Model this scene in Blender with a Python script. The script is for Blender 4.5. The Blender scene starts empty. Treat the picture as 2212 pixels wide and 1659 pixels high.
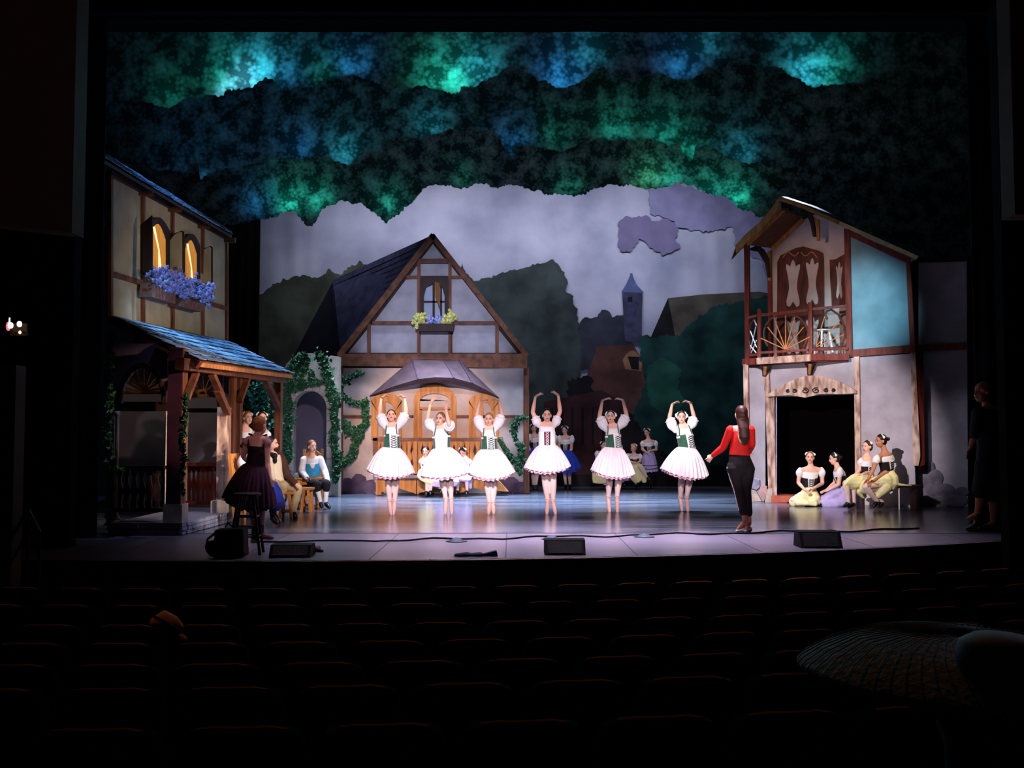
import bpy, math, random
from mathutils import Vector, Matrix, kdtree, noise

C = bpy.context.scene.collection
V = Vector
PI = math.pi
random.seed(7)

# ---------------------------------------------------------------- camera
F, CX, CY, CAMZ = 2150.0, 1106.0, 829.5, 1.33
PITCH = math.atan((940 - CY) / F)
cam_data = bpy.data.cameras.new('camera')
cam_data.sensor_fit = 'HORIZONTAL'
cam_data.sensor_width = 36
cam_data.lens = 36 * F / 2212
cam_data.clip_end = 200
camera = bpy.data.objects.new('camera', cam_data)
camera.location = (0, 0, CAMZ)
camera.rotation_euler = (PI / 2 + PITCH, 0, 0)
C.objects.link(camera)
bpy.context.scene.camera = camera

# ---------------------------------------------------------------- world and exposure
sc = bpy.context.scene
sc.view_settings.view_transform = 'Standard'
sc.view_settings.look = 'None'
sc.view_settings.exposure = 0.0
sc.view_settings.gamma = 1.0
sc.view_settings.use_curve_mapping = False
world = bpy.data.worlds.new('dark_house')
world.use_nodes = True
world.node_tree.nodes['Background'].inputs[0].default_value = (0.25, 0.35, 0.6, 1)
world.node_tree.nodes['Background'].inputs[1].default_value = 0.0022
sc.world = world


def S(r, g, b):
    f = lambda c: (c / 255 / 12.92) if c <= 10 else ((c / 255 + 0.055) / 1.055) ** 2.4
    return (f(r), f(g), f(b))


def spot(name, loc, target, power, color, angle, blend=0.6, size=0.12):
    d = bpy.data.lights.new(name, 'SPOT')
    d.energy = power
    d.color = color
    d.spot_size = math.radians(angle)
    d.spot_blend = blend
    d.shadow_soft_size = size
    o = bpy.data.objects.new(name, d)
    o.location = loc
    o.rotation_euler = (V(target) - V(loc)).to_track_quat('-Z', 'Y').to_euler()
    C.objects.link(o)
    return o


def area(name, loc, target, power, color, sx, sy, spread=180):
    d = bpy.data.lights.new(name, 'AREA')
    d.shape = 'RECTANGLE'
    d.size, d.size_y = sx, sy
    d.energy = power
    d.color = color
    d.spread = math.radians(spread)
    o = bpy.data.objects.new(name, d)
    o.location = loc
    o.rotation_euler = (V(target) - V(loc)).to_track_quat('-Z', 'Y').to_euler()
    C.objects.link(o)
    return o


# pixel (2212 x 1659) -> world
def ray(px, py):
    a, b = (px - CX) / F, (CY - py) / F
    s, c = math.sin(PITCH), math.cos(PITCH)
    return V((a, -s * b + c, c * b + s))


def P(px, py, Y):
    d = ray(px, py)
    return V((0, 0, CAMZ)) + d * (Y / d.y)


def G(px, py, z=0.0):
    d = ray(px, py)
    return V((0, 0, CAMZ)) + d * ((z - CAMZ) / d.z)


class Plane:
    """vertical plane through the floor points a and b, moved by off along its normal (towards the audience)"""
    def __init__(s, a, b, off=0.0):
        s.a, s.b = V((a[0], a[1], 0)), V((b[0], b[1], 0))
        s.u = (s.b - s.a).normalized()
        s.n = V((s.u.y, -s.u.x, 0))
        if s.n.dot(-s.a) < 0:
            s.n = -s.n
        s.o = s.a + s.n * off

    def __call__(s, px, py, off=0.0):
        d = ray(px, py)
        cam = V((0, 0, CAMZ))
        t = (s.o + s.n * off - cam).dot(s.n) / d.dot(s.n)
        return cam + d * t


# ---------------------------------------------------------------- lights
WHITE = (1.0, 0.9, 0.95)
# front-of-house key spots on the row of dancers
for i, x in enumerate((-2.05, -1.15, -0.4, 0.6, 1.65, 2.85)):
    spot('front_of_house_spot', (x * 0.6, 4.2, 6.6), (x, 16.4, 1.0), 5200, (1.0, 0.84, 0.93), 10.5, 0.55, 0.08)
for x in (-2.0, -1.15, -0.4, 0.6, 1.65, 2.85):
    spot('balcony_rail_spot', (x * 1.1 + 0.4, 3.2, 3.0), (x, 16.4, 0.75), 2000, (1.0, 0.88, 0.95), 7.0, 0.5, 0.06)
# right side key (house, seated girls) and left group key
spot('box_boom_spot', (-3.5, 5.0, 6.5), (5.35, 18.9, 1.4), 12000, (1.0, 0.88, 0.93), 16.5, 0.6, 0.08)
spot('right_gable_warm', (-1.0, 6.0, 3.0), (5.8, 19.3, 3.9), 2600, (1.0, 0.72, 0.62), 13, 0.8, 0.1)
spot('right_high_wash', (3.0, 5.0, 6.0), (6.5, 18.5, 3.75), 7600, (0.45, 0.8, 1.0), 9.5, 1.0, 0.1)
spot('right_girls_side', (8.2, 16.0, 3.4), (5.9, 18.4, 0.7), 260, (1.0, 0.8, 0.6), 40, 0.8, 0.06)
spot('left_group_spot', (3.0, 7.0, 5.6), (-3.6, 17.0, 0.9), 4800, (1.0, 0.88, 0.88), 12, 0.6, 0.08)
spot('left_house_wash', (3.8, 9.5, 3.6), (-5.5, 16.8, 3.5), 1350, (1.0, 0.88, 0.7), 24, 0.95, 0.1)
spot('porch_side_spot', (3.5, 11.5, 2.2), (-4.3, 15.4, 1.6), 900, (1.0, 0.66, 0.5), 26, 0.8, 0.1)
spot('porch_inner_warm', (0.5, 11.2, 2.9), (-5.0, 14.4, 1.5), 1500, (1.0, 0.74, 0.6), 24, 0.6, 0.1)
spot('porch_low_side', (1.5, 10.5, 1.7), (-4.9, 14.7, 0.8), 2000, (1.0, 0.84, 0.8), 17, 0.7, 0.1)
spot('porch_fill_spot', (-4.7, 14.9, 2.15), (-5.1, 15.0, 0.2), 26, (0.72, 0.74, 1.0), 140, 0.8, 0.08)  # unseen fill added inside the porch to lift its shade
spot('porch_floor_blue', (-2.0, 13.0, 7.5), (-4.9, 14.2, 0.1), 700, (0.4, 0.55, 1.0), 26, 0.8, 0.1)
spot('porch_roof_blue', (-3.9, 14.6, 8.3), (-5.0, 15.9, 2.8), 2900, (0.22, 0.55, 1.0), 28, 0.8, 0.1)
spot('upper_roof_blue', (-5.5, 16.6, 8.7), (-6.15, 17.3, 4.9), 2600, (0.1, 0.42, 1.0), 62, 0.8, 0.1)
spot('right_roof_light', (4.2, 20.0, 9.0), (5.7, 20.3, 6.3), 4200, (0.75, 0.8, 1.0), 16, 0.9, 0.08)
spot('side_front_pink', (-3.0, 4.0, 5.0), (-2.9, 12.5, 1.3), 420, (1.0, 0.55, 0.65), 11, 0.7, 0.1)
spot('side_front_pink', (0.0, 4.0, 5.0), (3.1, 13.6, 1.3), 900, (1.0, 0.7, 0.66), 11, 0.7, 0.1)
spot('side_flat_dim', (0.0, 6.0, 6.0), (8.2, 18.0, 1.2), 800, (0.7, 0.75, 1.0), 9, 0.9, 0.1)
spot('house_dim_spot', (-1.0, 3.0, 4.0), (-6.2, 10.5, 5.2), 26, (1.0, 0.55, 0.25), 42, 0.9, 0.1)
spot('house_dim_spot', (1.0, 3.0, 4.0), (6.6, 11.0, 5.0), 22, (1.0, 0.5, 0.22), 30, 0.9, 0.1)
# middle house
spot('cottage_front_wash', (-1.0, 8.0, 6.3), (-1.7, 22.4, 3.8), 4600, (0.7, 0.74, 1.0), 17, 0.9, 0.1)
spot('cottage_low_warm', (-1.6, 10.5, 4.2), (-1.9, 22.3, 1.3), 4800, (1.0, 0.7, 0.58), 19, 0.55, 0.1)
spot('arch_spot', (-1.0, 9.0, 5.0), (-4.5, 21.6, 1.7), 1900, (0.9, 0.8, 1.0), 11, 0.7, 0.08)
spot('far_chorus_spot', (1.5, 7.0, 6.8), (2.7, 24.5, 0.8), 2600, (1.0, 0.84, 0.92), 8, 0.7, 0.1)
spot('far_chorus_spot', (0.5, 7.0, 6.8), (0.9, 24.2, 0.8), 2400, (1.0, 0.84, 0.92), 6.5, 0.7, 0.1)
# back cloth: batten above the last border, and a row of steep strip lamps for the streaks on the right
area('cloth_batten', (0.2, 23.2, 8.4), (0.2, 26.0, 5.4), 165, (0.8, 0.82, 1.0), 10.5, 0.3, 110)
for x in (2.6, 3.5, 4.4, 5.3):
    spot('cloth_strip_spot', (x, 24.9, 7.9), (x - 0.1, 26.0, 4.6), 55, (0.5, 0.62, 1.0), 30, 1.0, 0.04)
# general stage top light, gives the floor its blue sheen
area('stage_blue_batten', (0.0, 20.6, 9.2), (0.0, 20.2, 0.0), 1150, (0.55, 0.7, 1.0), 8.0, 1.4, 42)
area('apron_batten', (1.0, 14.0, 8.6), (1.0, 12.6, 0.0), 560, (0.86, 0.7, 0.95), 4.5, 0.6, 48)

TEAL, BLUE, CYAN = (0.03, 0.75, 0.62), (0.03, 0.32, 1.0), (0.05, 0.62, 1.0)


def border_glow(px, py, Y, power, color, angle=44):
    """lamp of the batten hung just behind a border, glowing through its thin cloth near the lower edge"""
    t = P(px, py, Y)
    d = 0.16 + angle * 0.004
    spot('border_lamp', (t.x, Y + d, t.z + 0.12), (t.x, t.y, t.z + 0.28), power * (1.0 if Y < 16 else 0.75), color, 165, 1.0, 0.05)


BY1, BY2, BY3 = 15.2, 18.6, 22.6
for px, py, w, c, a in [(500, 200, 75, TEAL, 48), (555, 178, 120, CYAN, 42), (610, 185, 30, BLUE, 44), (760, 165, 42, BLUE, 44), (700, 180, 14, TEAL, 40), (940, 195, 60, TEAL, 42), (985, 195, 90, TEAL, 34),
                        (1030, 175, 70, CYAN, 42), (1215, 185, 80, BLUE, 44), (1270, 140, 24, CYAN, 40), (1470, 165, 45, BLUE, 44),
                        (1530, 120, 18, CYAN, 44), (1745, 180, 100, CYAN, 40), (1790, 175, 45, TEAL, 46), (365, 225, 16, TEAL, 44)]:
    border_glow(px, py, BY1, w, c, a)
for px, py, w, c, a in [(650, 338, 36, BLUE, 52), (745, 350, 60, CYAN, 42), (930, 290, 45, CYAN, 50), (1110, 325, 40, BLUE, 48),
                        (1200, 312, 20, TEAL, 44), (1330, 300, 50, TEAL, 50), (1430, 305, 50, TEAL, 46), (1490, 345, 50, TEAL, 36), (1600, 348, 45, CYAN, 48)]:
    border_glow(px, py, BY2, w, c, a)
for px, py, w, c, a in [(560, 455, 50, BLUE, 60), (625, 455, 130, TEAL, 48), (690, 450, 70, TEAL, 46), (840, 455, 55, TEAL, 56),
                        (1000, 400, 16, TEAL, 56), (1230, 420, 26, TEAL, 56), (1400, 400, 90, (0.15, 0.8, 0.5), 54), (1450, 400, 60, TEAL, 44), (1530, 420, 60, TEAL, 50),
                        (1590, 442, 130, TEAL, 44)]:
    border_glow(px, py, BY3, w, c, a)
spot('bag_fill_spot', (-2.7, 5.2, 2.6), P(368, 1350, 6.3), 14, (1.0, 0.6, 0.35), 14, 0.6, 0.05)  # unseen spot added to brighten the tan bag
spot('hat_spot', (3.2, 4.5, 2.4), (1.0, 2.1, 0.85), 7, (0.75, 0.72, 1.0), 26, 0.8, 0.1)  # unseen spot aimed at the woven hat; no desk stands here
# amber glow of the left house's upper windows is emission in their curtains
# dim house light that catches the seat backs and the side wall
area('auditorium_dim_lamp', (0.5, 9.5, 9.0), (0.5, 4.5, 0.0), 26.0, (1.0, 0.52, 0.18), 5.0, 1.0, 160)


# ---------------------------------------------------------------- materials
MATS = {}


def mat(name, col, rough=0.7, vary=0.25, scale=6.0, bump=0.0, metal=0.0, spec=0.3, col2=None, stretch=(1, 1, 1), emit=None,
        estr=0.0, sheen=0.0, detail=4.0, sss=0.0, bscale=None, ramp=(0.35, 0.65)):
    if name in MATS:
        return MATS[name]
    m = bpy.data.materials.new(name)
    m.use_nodes = True
    nt = m.node_tree
    b = nt.nodes['Principled BSDF']
    b.inputs['Roughness'].default_value = rough
    b.inputs['Metallic'].default_value = metal
    b.inputs['Specular IOR Level'].default_value = spec
    if sheen:
        b.inputs['Sheen Weight'].default_value = sheen
    if sss:
        b.inputs['Subsurface Weight'].default_value = sss
        b.inputs['Subsurface Scale'].default_value = 0.02
    tc = nt.nodes.new('ShaderNodeTexCoord')
    mp = nt.nodes.new('ShaderNodeMapping')
    mp.inputs['Scale'].default_value = stretch
    nt.links.new(tc.outputs['Object'], mp.inputs['Vector'])
    nz = nt.nodes.new('ShaderNodeTexNoise')
    nz.inputs['Scale'].default_value = scale
    nz.inputs['Detail'].default_value = detail
    nt.links.new(mp.outputs[0], nz.inputs['Vector'])
    rp = nt.nodes.new('ShaderNodeValToRGB')
    c1 = [max(0, c * (1 - vary)) for c in col]
    c2 = col2 if col2 else [min(1, c * (1 + vary)) for c in col]
    rp.color_ramp.elements[0].color = (*c1, 1)
    rp.color_ramp.elements[1].color = (*c2, 1)
    rp.color_ramp.elements[0].position, rp.color_ramp.elements[1].position = ramp
    nt.links.new(nz.outputs['Fac'], rp.inputs[0])
    nt.links.new(rp.outputs[0], b.inputs['Base Color'])
    if bump:
        bp = nt.nodes.new('ShaderNodeBump')
        bp.inputs['Strength'].default_value = bump
        bp.inputs['Distance'].default_value = 0.02
        if bscale:
            n2 = nt.nodes.new('ShaderNodeTexNoise')
            n2.inputs['Scale'].default_value = bscale
            nt.links.new(mp.outputs[0], n2.inputs['Vector'])
            nt.links.new(n2.outputs['Fac'], bp.inputs['Height'])
        else:
            nt.links.new(nz.outputs['Fac'], bp.inputs['Height'])
        nt.links.new(bp.outputs[0], b.inputs['Normal'])
    if emit:
        b.inputs['Emission Color'].default_value = (*emit, 1)
        b.inputs['Emission Strength'].default_value = estr
    MATS[name] = m
    return m


skin = mat('skin', S(240, 188, 166), 0.55, 0.05, 8, sss=0.1)
skin_tan = mat('skin_tan', S(190, 128, 98), 0.55, 0.05, 8)
hair_black = mat('hair_black', S(26, 18, 18), 0.45, 0.3, 40)
hair_brown = mat('hair_brown', S(58, 30, 24), 0.45, 0.3, 40, stretch=(1, 1, 0.1))
hair_ginger = mat('hair_ginger', S(150, 92, 52), 0.5, 0.25, 40)
hair_blonde = mat('hair_blonde', S(176, 130, 82), 0.5, 0.2, 40)
white_cloth = mat('white_cloth', S(242, 236, 238), 0.85, 0.04, 10, sheen=0.2)
tulle = mat('pale_pink_tulle', S(246, 226, 232), 0.85, 0.07, 14, stretch=(1, 1, 0.15), sheen=0.3)
petticoat_m = mat('pink_petticoat_net', S(232, 178, 200), 0.85, 0.12, 30)
tights = mat('pink_tights', S(238, 205, 200), 0.6, 0.04, 8)
satin = mat('pink_satin', S(238, 190, 180), 0.35, 0.05, 8, spec=0.5)
green_vest = mat('green_velvet', S(38, 84, 62), 0.7, 0.2, 20, sheen=0.3)
white_panel = mat('white_bodice_panel', S(245, 243, 240), 0.7, 0.03)
maroon = mat('maroon_bodice', S(92, 22, 48), 0.7, 0.2, 20)
black_vest = mat('black_velvet', S(22, 16, 20), 0.7, 0.3, 20)
lace_black = mat('black_lace', S(16, 22, 18), 0.7, 0.1)
yellow_cloth = mat('pale_yellow_cotton', S(240, 232, 176), 0.8, 0.08, 12)
lavender_cloth = mat('lavender_cotton', S(196, 180, 232), 0.8, 0.1, 12)
blue_cloth = mat('royal_blue_cotton', S(36, 62, 176), 0.75, 0.15, 12)
dark_purple = mat('dark_purple_net', S(52, 20, 44), 0.85, 0.25, 25)
red_top = mat('red_leotard', S(214, 32, 26), 0.7, 0.08, 12)
black_cloth = mat('black_cloth', S(22, 16, 18), 0.8, 0.2, 12)
beige_cloth = mat('beige_breeches', S(186, 168, 128), 0.8, 0.1, 12)
cream_cloth = mat('cream_shirt', S(232, 218, 190), 0.8, 0.06, 12)
brown_coat = mat('brown_coat', S(74, 44, 36), 0.8, 0.15, 12)
sky_vest = mat('sky_blue_vest', S(58, 150, 200), 0.7, 0.12, 16)
shoe_black = mat('black_leather', S(16, 14, 18), 0.3, 0.2, spec=0.5)
slipper = mat('white_slipper', S(220, 220, 225), 0.6, 0.05)
wreath_m = mat('white_flowers', S(244, 240, 246), 0.8, 0.05)
lips_m = mat('rose_lips', S(176, 60, 66), 0.5, 0.05)
eye_m = mat('dark_eyes', S(34, 22, 22), 0.3, 0.1, spec=0.5)

timber = mat('brown_timber', S(112, 66, 44), 0.6, 0.42, 7, 0.35, stretch=(1, 1, 1), detail=8)
timber_v = mat('brown_timber_upright', S(118, 70, 46), 0.6, 0.42, 16, 0.3, stretch=(1, 1, 0.12), detail=8)
timber_red = mat('red_brown_timber', S(120, 46, 34), 0.5, 0.4, 16, 0.2, stretch=(1, 1, 0.15), detail=6)
timber_pale = mat('pale_grained_timber', S(176, 124, 100), 0.55, 0.42, 11, 0.4, stretch=(1, 1, 0.3), detail=8, col2=S(228, 196, 176))
timber_dark = mat('dark_timber', S(50, 28, 22), 0.6, 0.4, 10, 0.2, stretch=(1, 1, 0.2))
pine = mat('golden_pine', S(196, 128, 66), 0.5, 0.3, 14, 0.2, stretch=(1, 1, 0.12), detail=6)
pine_flat = mat('golden_pine_board', S(190, 122, 62), 0.5, 0.3, 14, 0.2, stretch=(0.15, 1, 1), detail=6)
oak_door = mat('carved_brown_door', S(92, 40, 28), 0.5, 0.5, 8, 0.3, stretch=(1, 1, 0.3))
plaster_yellow = mat('cream_plaster', S(184, 168, 136), 0.85, 0.12, 3, 0.15, bscale=60)
plaster_grey = mat('grey_plaster', S(178, 170, 178), 0.85, 0.13, 3, 0.15, bscale=60)
plaster_pink = mat('pale_pink_plaster', S(204, 184, 176), 0.85, 0.12, 3, 0.15, bscale=60)
plaster_blue = mat('pale_blue_plaster', S(134, 172, 184), 0.85, 0.12, 3, 0.15, bscale=80)
plaster_purple = mat('dull_purple_plaster', S(92, 74, 96), 0.85, 0.15, 4)
shingle_m = mat('slate_blue_shingle', S(104, 122, 150), 0.7, 0.5, 5, 0.3, col2=S(150, 170, 190))
shingle_dark = mat('dark_slate_shingle', S(58, 58, 88), 0.8, 0.35, 4, 0.3)
hood_m = mat('purple_grey_hood', S(80, 60, 66), 0.8, 0.2, 4, 0.1)
stone_m = mat('painted_stone', S(150, 148, 168), 0.85, 0.25, 7, 0.3)
stone_cream = mat('cream_stone', S(186, 172, 158), 0.85, 0.15, 7, 0.3)
stone_purple = mat('purple_stone', S(98, 76, 96), 0.85, 0.28, 5, 0.2)
ivy_m = mat('ivy_green', S(44, 86, 52), 0.55, 0.5, 30)
stem_m = mat('vine_stem', S(60, 52, 34), 0.8)
flower_blue = mat('blue_petals', S(110, 140, 226), 0.7, 0.3, 30, col2=S(200, 184, 236))
flower_yellow = mat('yellow_petals', S(222, 214, 120), 0.7, 0.2, 30)
box_m = mat('brown_flower_box', S(120, 80, 68), 0.7, 0.25, 12, 0.1)
black_m = mat('black_drape', S(9, 9, 11), 0.95, 0.3, 3, spec=0.05)
leg_m = mat('dark_grey_drape', S(40, 44, 50), 0.95, 0.2, 3, spec=0.05)
gear_m = mat('black_gear', S(12, 11, 14), 0.6, 0.3, 20, spec=0.08)
pewter = mat('pewter', S(120, 116, 120), 0.35, 0.1, metal=0.7)
metal_m = mat('white_metal', S(236, 234, 234), 0.4, 0.05)
gold_m = mat('gold_paint', S(190, 130, 70), 0.5, 0.1)


def border_mat(name, c1, c2, dots=15):
    """thin painted muslin: leaves dabbed on, part of the light passes through"""
    m = bpy.data.materials.new(name)
    m.use_nodes = True
    nt = m.node_tree
    b = nt.nodes['Principled BSDF']
    b.inputs['Roughness'].default_value = 0.95
    b.inputs['Specular IOR Level'].default_value = 0.02
    tc = nt.nodes.new('ShaderNodeTexCoord')
    vo = nt.nodes.new('ShaderNodeTexVoronoi')
    vo.inputs['Scale'].default_value = dots
    nz = nt.nodes.new('ShaderNodeTexNoise')
    nz.inputs['Scale'].default_value = 3.0
    nz.inputs['Detail'].default_value = 10
    mx = nt.nodes.new('ShaderNodeMath')
    mx.operation = 'MULTIPLY_ADD'
    mx.inputs[1].default_value = -0.22
    rp = nt.nodes.new('ShaderNodeValToRGB')
    rp.color_ramp.elements[0].color = (*c1, 1)
    rp.color_ramp.elements[1].color = (*c2, 1)
    rp.color_ramp.elements[0].position = 0.3
    rp.color_ramp.elements[1].position = 0.62
    tr = nt.nodes.new('ShaderNodeBsdfTranslucent')
    ms = nt.nodes.new('ShaderNodeMixShader')
    ms.inputs[0].default_value = 0.2
    nt.links.new(tc.outputs['Object'], vo.inputs['Vector'])
    nt.links.new(tc.outputs['Object'], nz.inputs['Vector'])
    nt.links.new(vo.outputs['Distance'], mx.inputs[0])
    nt.links.new(nz.outputs['Fac'], mx.inputs[2])
    nt.links.new(mx.outputs[0], rp.inputs[0])
    nt.links.new(rp.outputs[0], b.inputs['Base Color'])
    nt.links.new(rp.outputs[0], tr.inputs['Color'])
    nt.links.new(b.outputs[0], ms.inputs[1])
    nt.links.new(tr.outputs[0], ms.inputs[2])
    nt.links.new(ms.outputs[0], nt.nodes['Material Output'].inputs['Surface'])
    MATS[name] = m
    return m


border_m = border_mat('painted_foliage_cloth', S(34, 50, 46), S(128, 148, 136))


# ---------------------------------------------------------------- mesh helpers
class MB:
    def __init__(s):
        s.v, s.f, s.m = [], [], []
        s.k = 0

    def add(s, vs, fs):
        n = len(s.v)
        s.v += [V(p) for p in vs]
        s.f += [tuple(i + n for i in f) for f in fs]
        s.m += [s.k] * len(fs)
        return s

    def box(s, c, sx, sy, sz, ux=V((1, 0, 0)), uy=V((0, 1, 0)), uz=V((0, 0, 1))):
        c = V(c)
        vs = [c + ux * (a * sx / 2) + uy * (b * sy / 2) + uz * (d * sz / 2) for a in (-1, 1) for b in (-1, 1) for d in (-1, 1)]
        return s.add(vs, [(0, 1, 3, 2), (4, 6, 7, 5), (0, 4, 5, 1), (2, 3, 7, 6), (0, 2, 6, 4), (1, 5, 7, 3)])

    def beam(s, p, q, w, d, n=V((0, -1, 0))):
        """bar from p to q, w wide across, d deep along the normal n"""
        p, q = V(p), V(q)
        z = (q - p)
        L = z.length
        z.normalize()
        x = z.cross(n)
        if x.length < 1e-4:
            x = z.cross(V((1, 0, 0)))
        x.normalize()
        y = x.cross(z)
        return s.box((p + q) / 2, w, d, L, x, y, z)

    def prism(s, pts, d):
        """flat polygon pts pushed by the vector d"""
        d = V(d)
        n = len(pts)
        vs = [V(p) for p in pts] + [V(p) + d for p in pts]
        fs = [tuple(range(n)), tuple(range(2 * n - 1, n - 1, -1))]
        fs += [(i, n + i, n + (i + 1) % n, (i + 1) % n) for i in range(n)]
        return s.add(vs, fs)

    def strip(s, A, B, d):
        """slab between the polylines A and B, thickness vector d"""
        d = V(d)
        n = len(A)
        vs = list(A) + list(B) + [V(p) + d for p in A] + [V(p) + d for p in B]
        fs = []
        for i in range(n - 1):
            fs += [(i, i + 1, n + i + 1, n + i), (2 * n + i, 3 * n + i, 3 * n + i + 1, 2 * n + i + 1),
                   (i, 2 * n + i, 2 * n + i + 1, i + 1), (n + i, n + i + 1, 3 * n + i + 1, 3 * n + i)]
        fs += [(0, n, 3 * n, 2 * n), (n - 1, 3 * n - 1, 4 * n - 1, 2 * n - 1)]
        return s.add(vs, fs)

    def tube(s, pts, r, seg=8, side=None, r2=None):
        """closed tube along pts; r, r2 numbers or lists (elliptic when side is given)"""
        pts = [V(p) for p in pts]
        n = len(pts)
        ra = r if isinstance(r, (list, tuple)) else [r] * n
        rb = r2 if isinstance(r2, (list, tuple)) else ([r2] * n if r2 is not None else ra)
        rings = []
        ref = V(side) if side is not None else None
        for i in range(n):
            t = (pts[min(i + 1, n - 1)] - pts[max(i - 1, 0)])
            if t.length < 1e-7:
                t = V((0, 0, 1))
            t.normalize()
            if ref is None:
                ref = t.cross(V((0.31, 0.2, 0.93)))
                if ref.length < 0.1:
                    ref = t.cross(V((1, 0, 0)))
            a = ref - t * ref.dot(t)
            if a.length < 1e-4:
                a = t.orthogonal()
            a.normalize()
            b = t.cross(a)
            if side is None:
                ref = a
            rings.append((pts[i], a, b, t, ra[i], rb[i]))
        vs, fs = [], []
        full = [(rings[0][0] - rings[0][3] * min(rings[0][4], rings[0][5]) * 0.6, *rings[0][1:4], rings[0][4] * 0.72, rings[0][5] * 0.72)] + rings + \
               [(rings[-1][0] + rings[-1][3] * min(rings[-1][4], rings[-1][5]) * 0.6, *rings[-1][1:4], rings[-1][4] * 0.72, rings[-1][5] * 0.72)]
        for (c, a, b, t, x, y) in full:
            vs += [c + a * (x * math.cos(2 * PI * j / seg)) + b * (y * math.sin(2 * PI * j / seg)) for j in range(seg)]
        m = len(full)
        for i in range(m - 1):
            for j in range(seg):
                k = (j + 1) % seg
                fs.append((i * seg + j, i * seg + k, (i + 1) * seg + k, (i + 1) * seg + j))
        c0 = rings[0][0] - rings[0][3] * min(rings[0][4], rings[0][5])
        c1 = rings[-1][0] + rings[-1][3] * min(rings[-1][4], rings[-1][5])
        vs += [c0, c1]
        fs += [(len(vs) - 2, (j + 1) % seg, j) for j in range(seg)]
        fs += [(len(vs) - 1, (m - 1) * seg + j, (m - 1) * seg + (j + 1) % seg) for j in range(seg)]
        return s.add(vs, fs)

    def rod(s, p, q, r, seg=8, r2=None):
        """flat-ended cylinder or cone frustum"""
        p, q = V(p), V(q)
        t = (q - p).normalized()
        a = t.orthogonal().normalized()
        b = t.cross(a)
        r2 = r if r2 is None else r2
        vs = [c + a * (x * math.cos(2 * PI * j / seg)) + b * (x * math.sin(2 * PI * j / seg)) for c, x in ((p, r), (q, r2)) for j in range(seg)]
        fs = [(j, (j + 1) % seg, seg + (j + 1) % seg, seg + j) for j in range(seg)]
        fs += [tuple(range(seg - 1, -1, -1)), tuple(range(seg, 2 * seg))]
        return s.add(vs, fs)

    def ball(s, c, rx, ry=None, rz=None, ax=V((1, 0, 0)), ay=V((0, 1, 0)), az=V((0, 0, 1)), seg=12, rings=8):
        ry, rz = ry or rx, rz or rx
        c = V(c)
        vs = [c + az * rz]
        for i in range(1, rings):
            th = PI * i / rings
            for j in range(seg):
                ph = 2 * PI * j / seg
                vs.append(c + ax * (rx * math.sin(th) * math.cos(ph)) + ay * (ry * math.sin(th) * math.sin(ph)) + az * (rz * math.cos(th)))
        vs.append(c - az * rz)
        fs = [(0, 1 + j, 1 + (j + 1) % seg) for j in range(seg)]
        for i in range(rings - 2):
            for j in range(seg):
                k = (j + 1) % seg
                fs.append((1 + i * seg + j, 1 + (i + 1) * seg + j, 1 + (i + 1) * seg + k, 1 + i * seg + k))
        L = len(vs) - 1
        o = 1 + (rings - 2) * seg
        fs += [(L, o + (j + 1) % seg, o + j) for j in range(seg)]
        return s.add(vs, fs)

    def lathe(s, base, prof, seg=14, ax=V((1, 0, 0)), ay=V((0, 1, 0)), az=V((0, 0, 1))):
        base = V(base)
        vs = [base + az * z + ax * (r * math.cos(2 * PI * j / seg)) + ay * (r * math.sin(2 * PI * j / seg)) for r, z in prof for j in range(seg)]
        fs = []
        for i in range(len(prof) - 1):
            for j in range(seg):
                k = (j + 1) % seg
                fs.append((i * seg + j, i * seg + k, (i + 1) * seg + k, (i + 1) * seg + j))
        fs += [tuple(range(seg - 1, -1, -1)), tuple(range((len(prof) - 1) * seg, len(prof) * seg))]
        return s.add(vs, fs)


def base_of(o):
    p = V((0, 0, 0))
    while o is not None:
        p = p + o.location
        o = o.parent
    return p


def obj(name, mb, m, parent=None, smooth=False, loc=None, label=None):
    off = base_of(parent) if parent else (V(loc) if loc is not None else V((0, 0, 0)))
    me = bpy.data.meshes.new(name)
    me.from_pydata([p - off for p in mb.v], [], mb.f)
    ms = m if isinstance(m, (list, tuple)) else [m]
    for x in ms:
        me.materials.append(x)
    if len(ms) > 1:
        me.polygons.foreach_set('material_index', mb.m)
    if smooth:
        me.polygons.foreach_set('use_smooth', [True] * len(me.polygons))
    me.update()
    o = bpy.data.objects.new(name, me)
    if parent:
        o.parent = parent
    else:
        o.location = off
    if label:
        o['label'] = label
    C.objects.link(o)
    return o


def thing(name, label, cat, loc, group=None):
    o = bpy.data.objects.new(name, None)
    o.empty_display_size = 0.2
    o.location = V(loc)
    o['label'] = label
    o['category'] = cat
    if group:
        o['group'] = group
    C.objects.link(o)
    return o


def tag(o, label, cat, group=None, kind=None):
    o['label'] = label
    o['category'] = cat
    if group:
        o['group'] = group
    if kind:
        o['kind'] = kind
    return o


def structure(name, mb, m, parent=None, smooth=False, label=None):
    if parent is None:
        lo = V((min(p.x for p in mb.v), min(p.y for p in mb.v), min(p.z for p in mb.v)))
        hi = V((max(p.x for p in mb.v), max(p.y for p in mb.v), max(p.z for p in mb.v)))
        o = obj(name, mb, m, None, smooth, loc=V(((lo.x + hi.x) / 2, (lo.y + hi.y) / 2, lo.z)))
        o['kind'] = 'structure'
        if label:
            o['label'] = label
        return o
    return obj(name, mb, m, parent, smooth)


BLOBS = []


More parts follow.
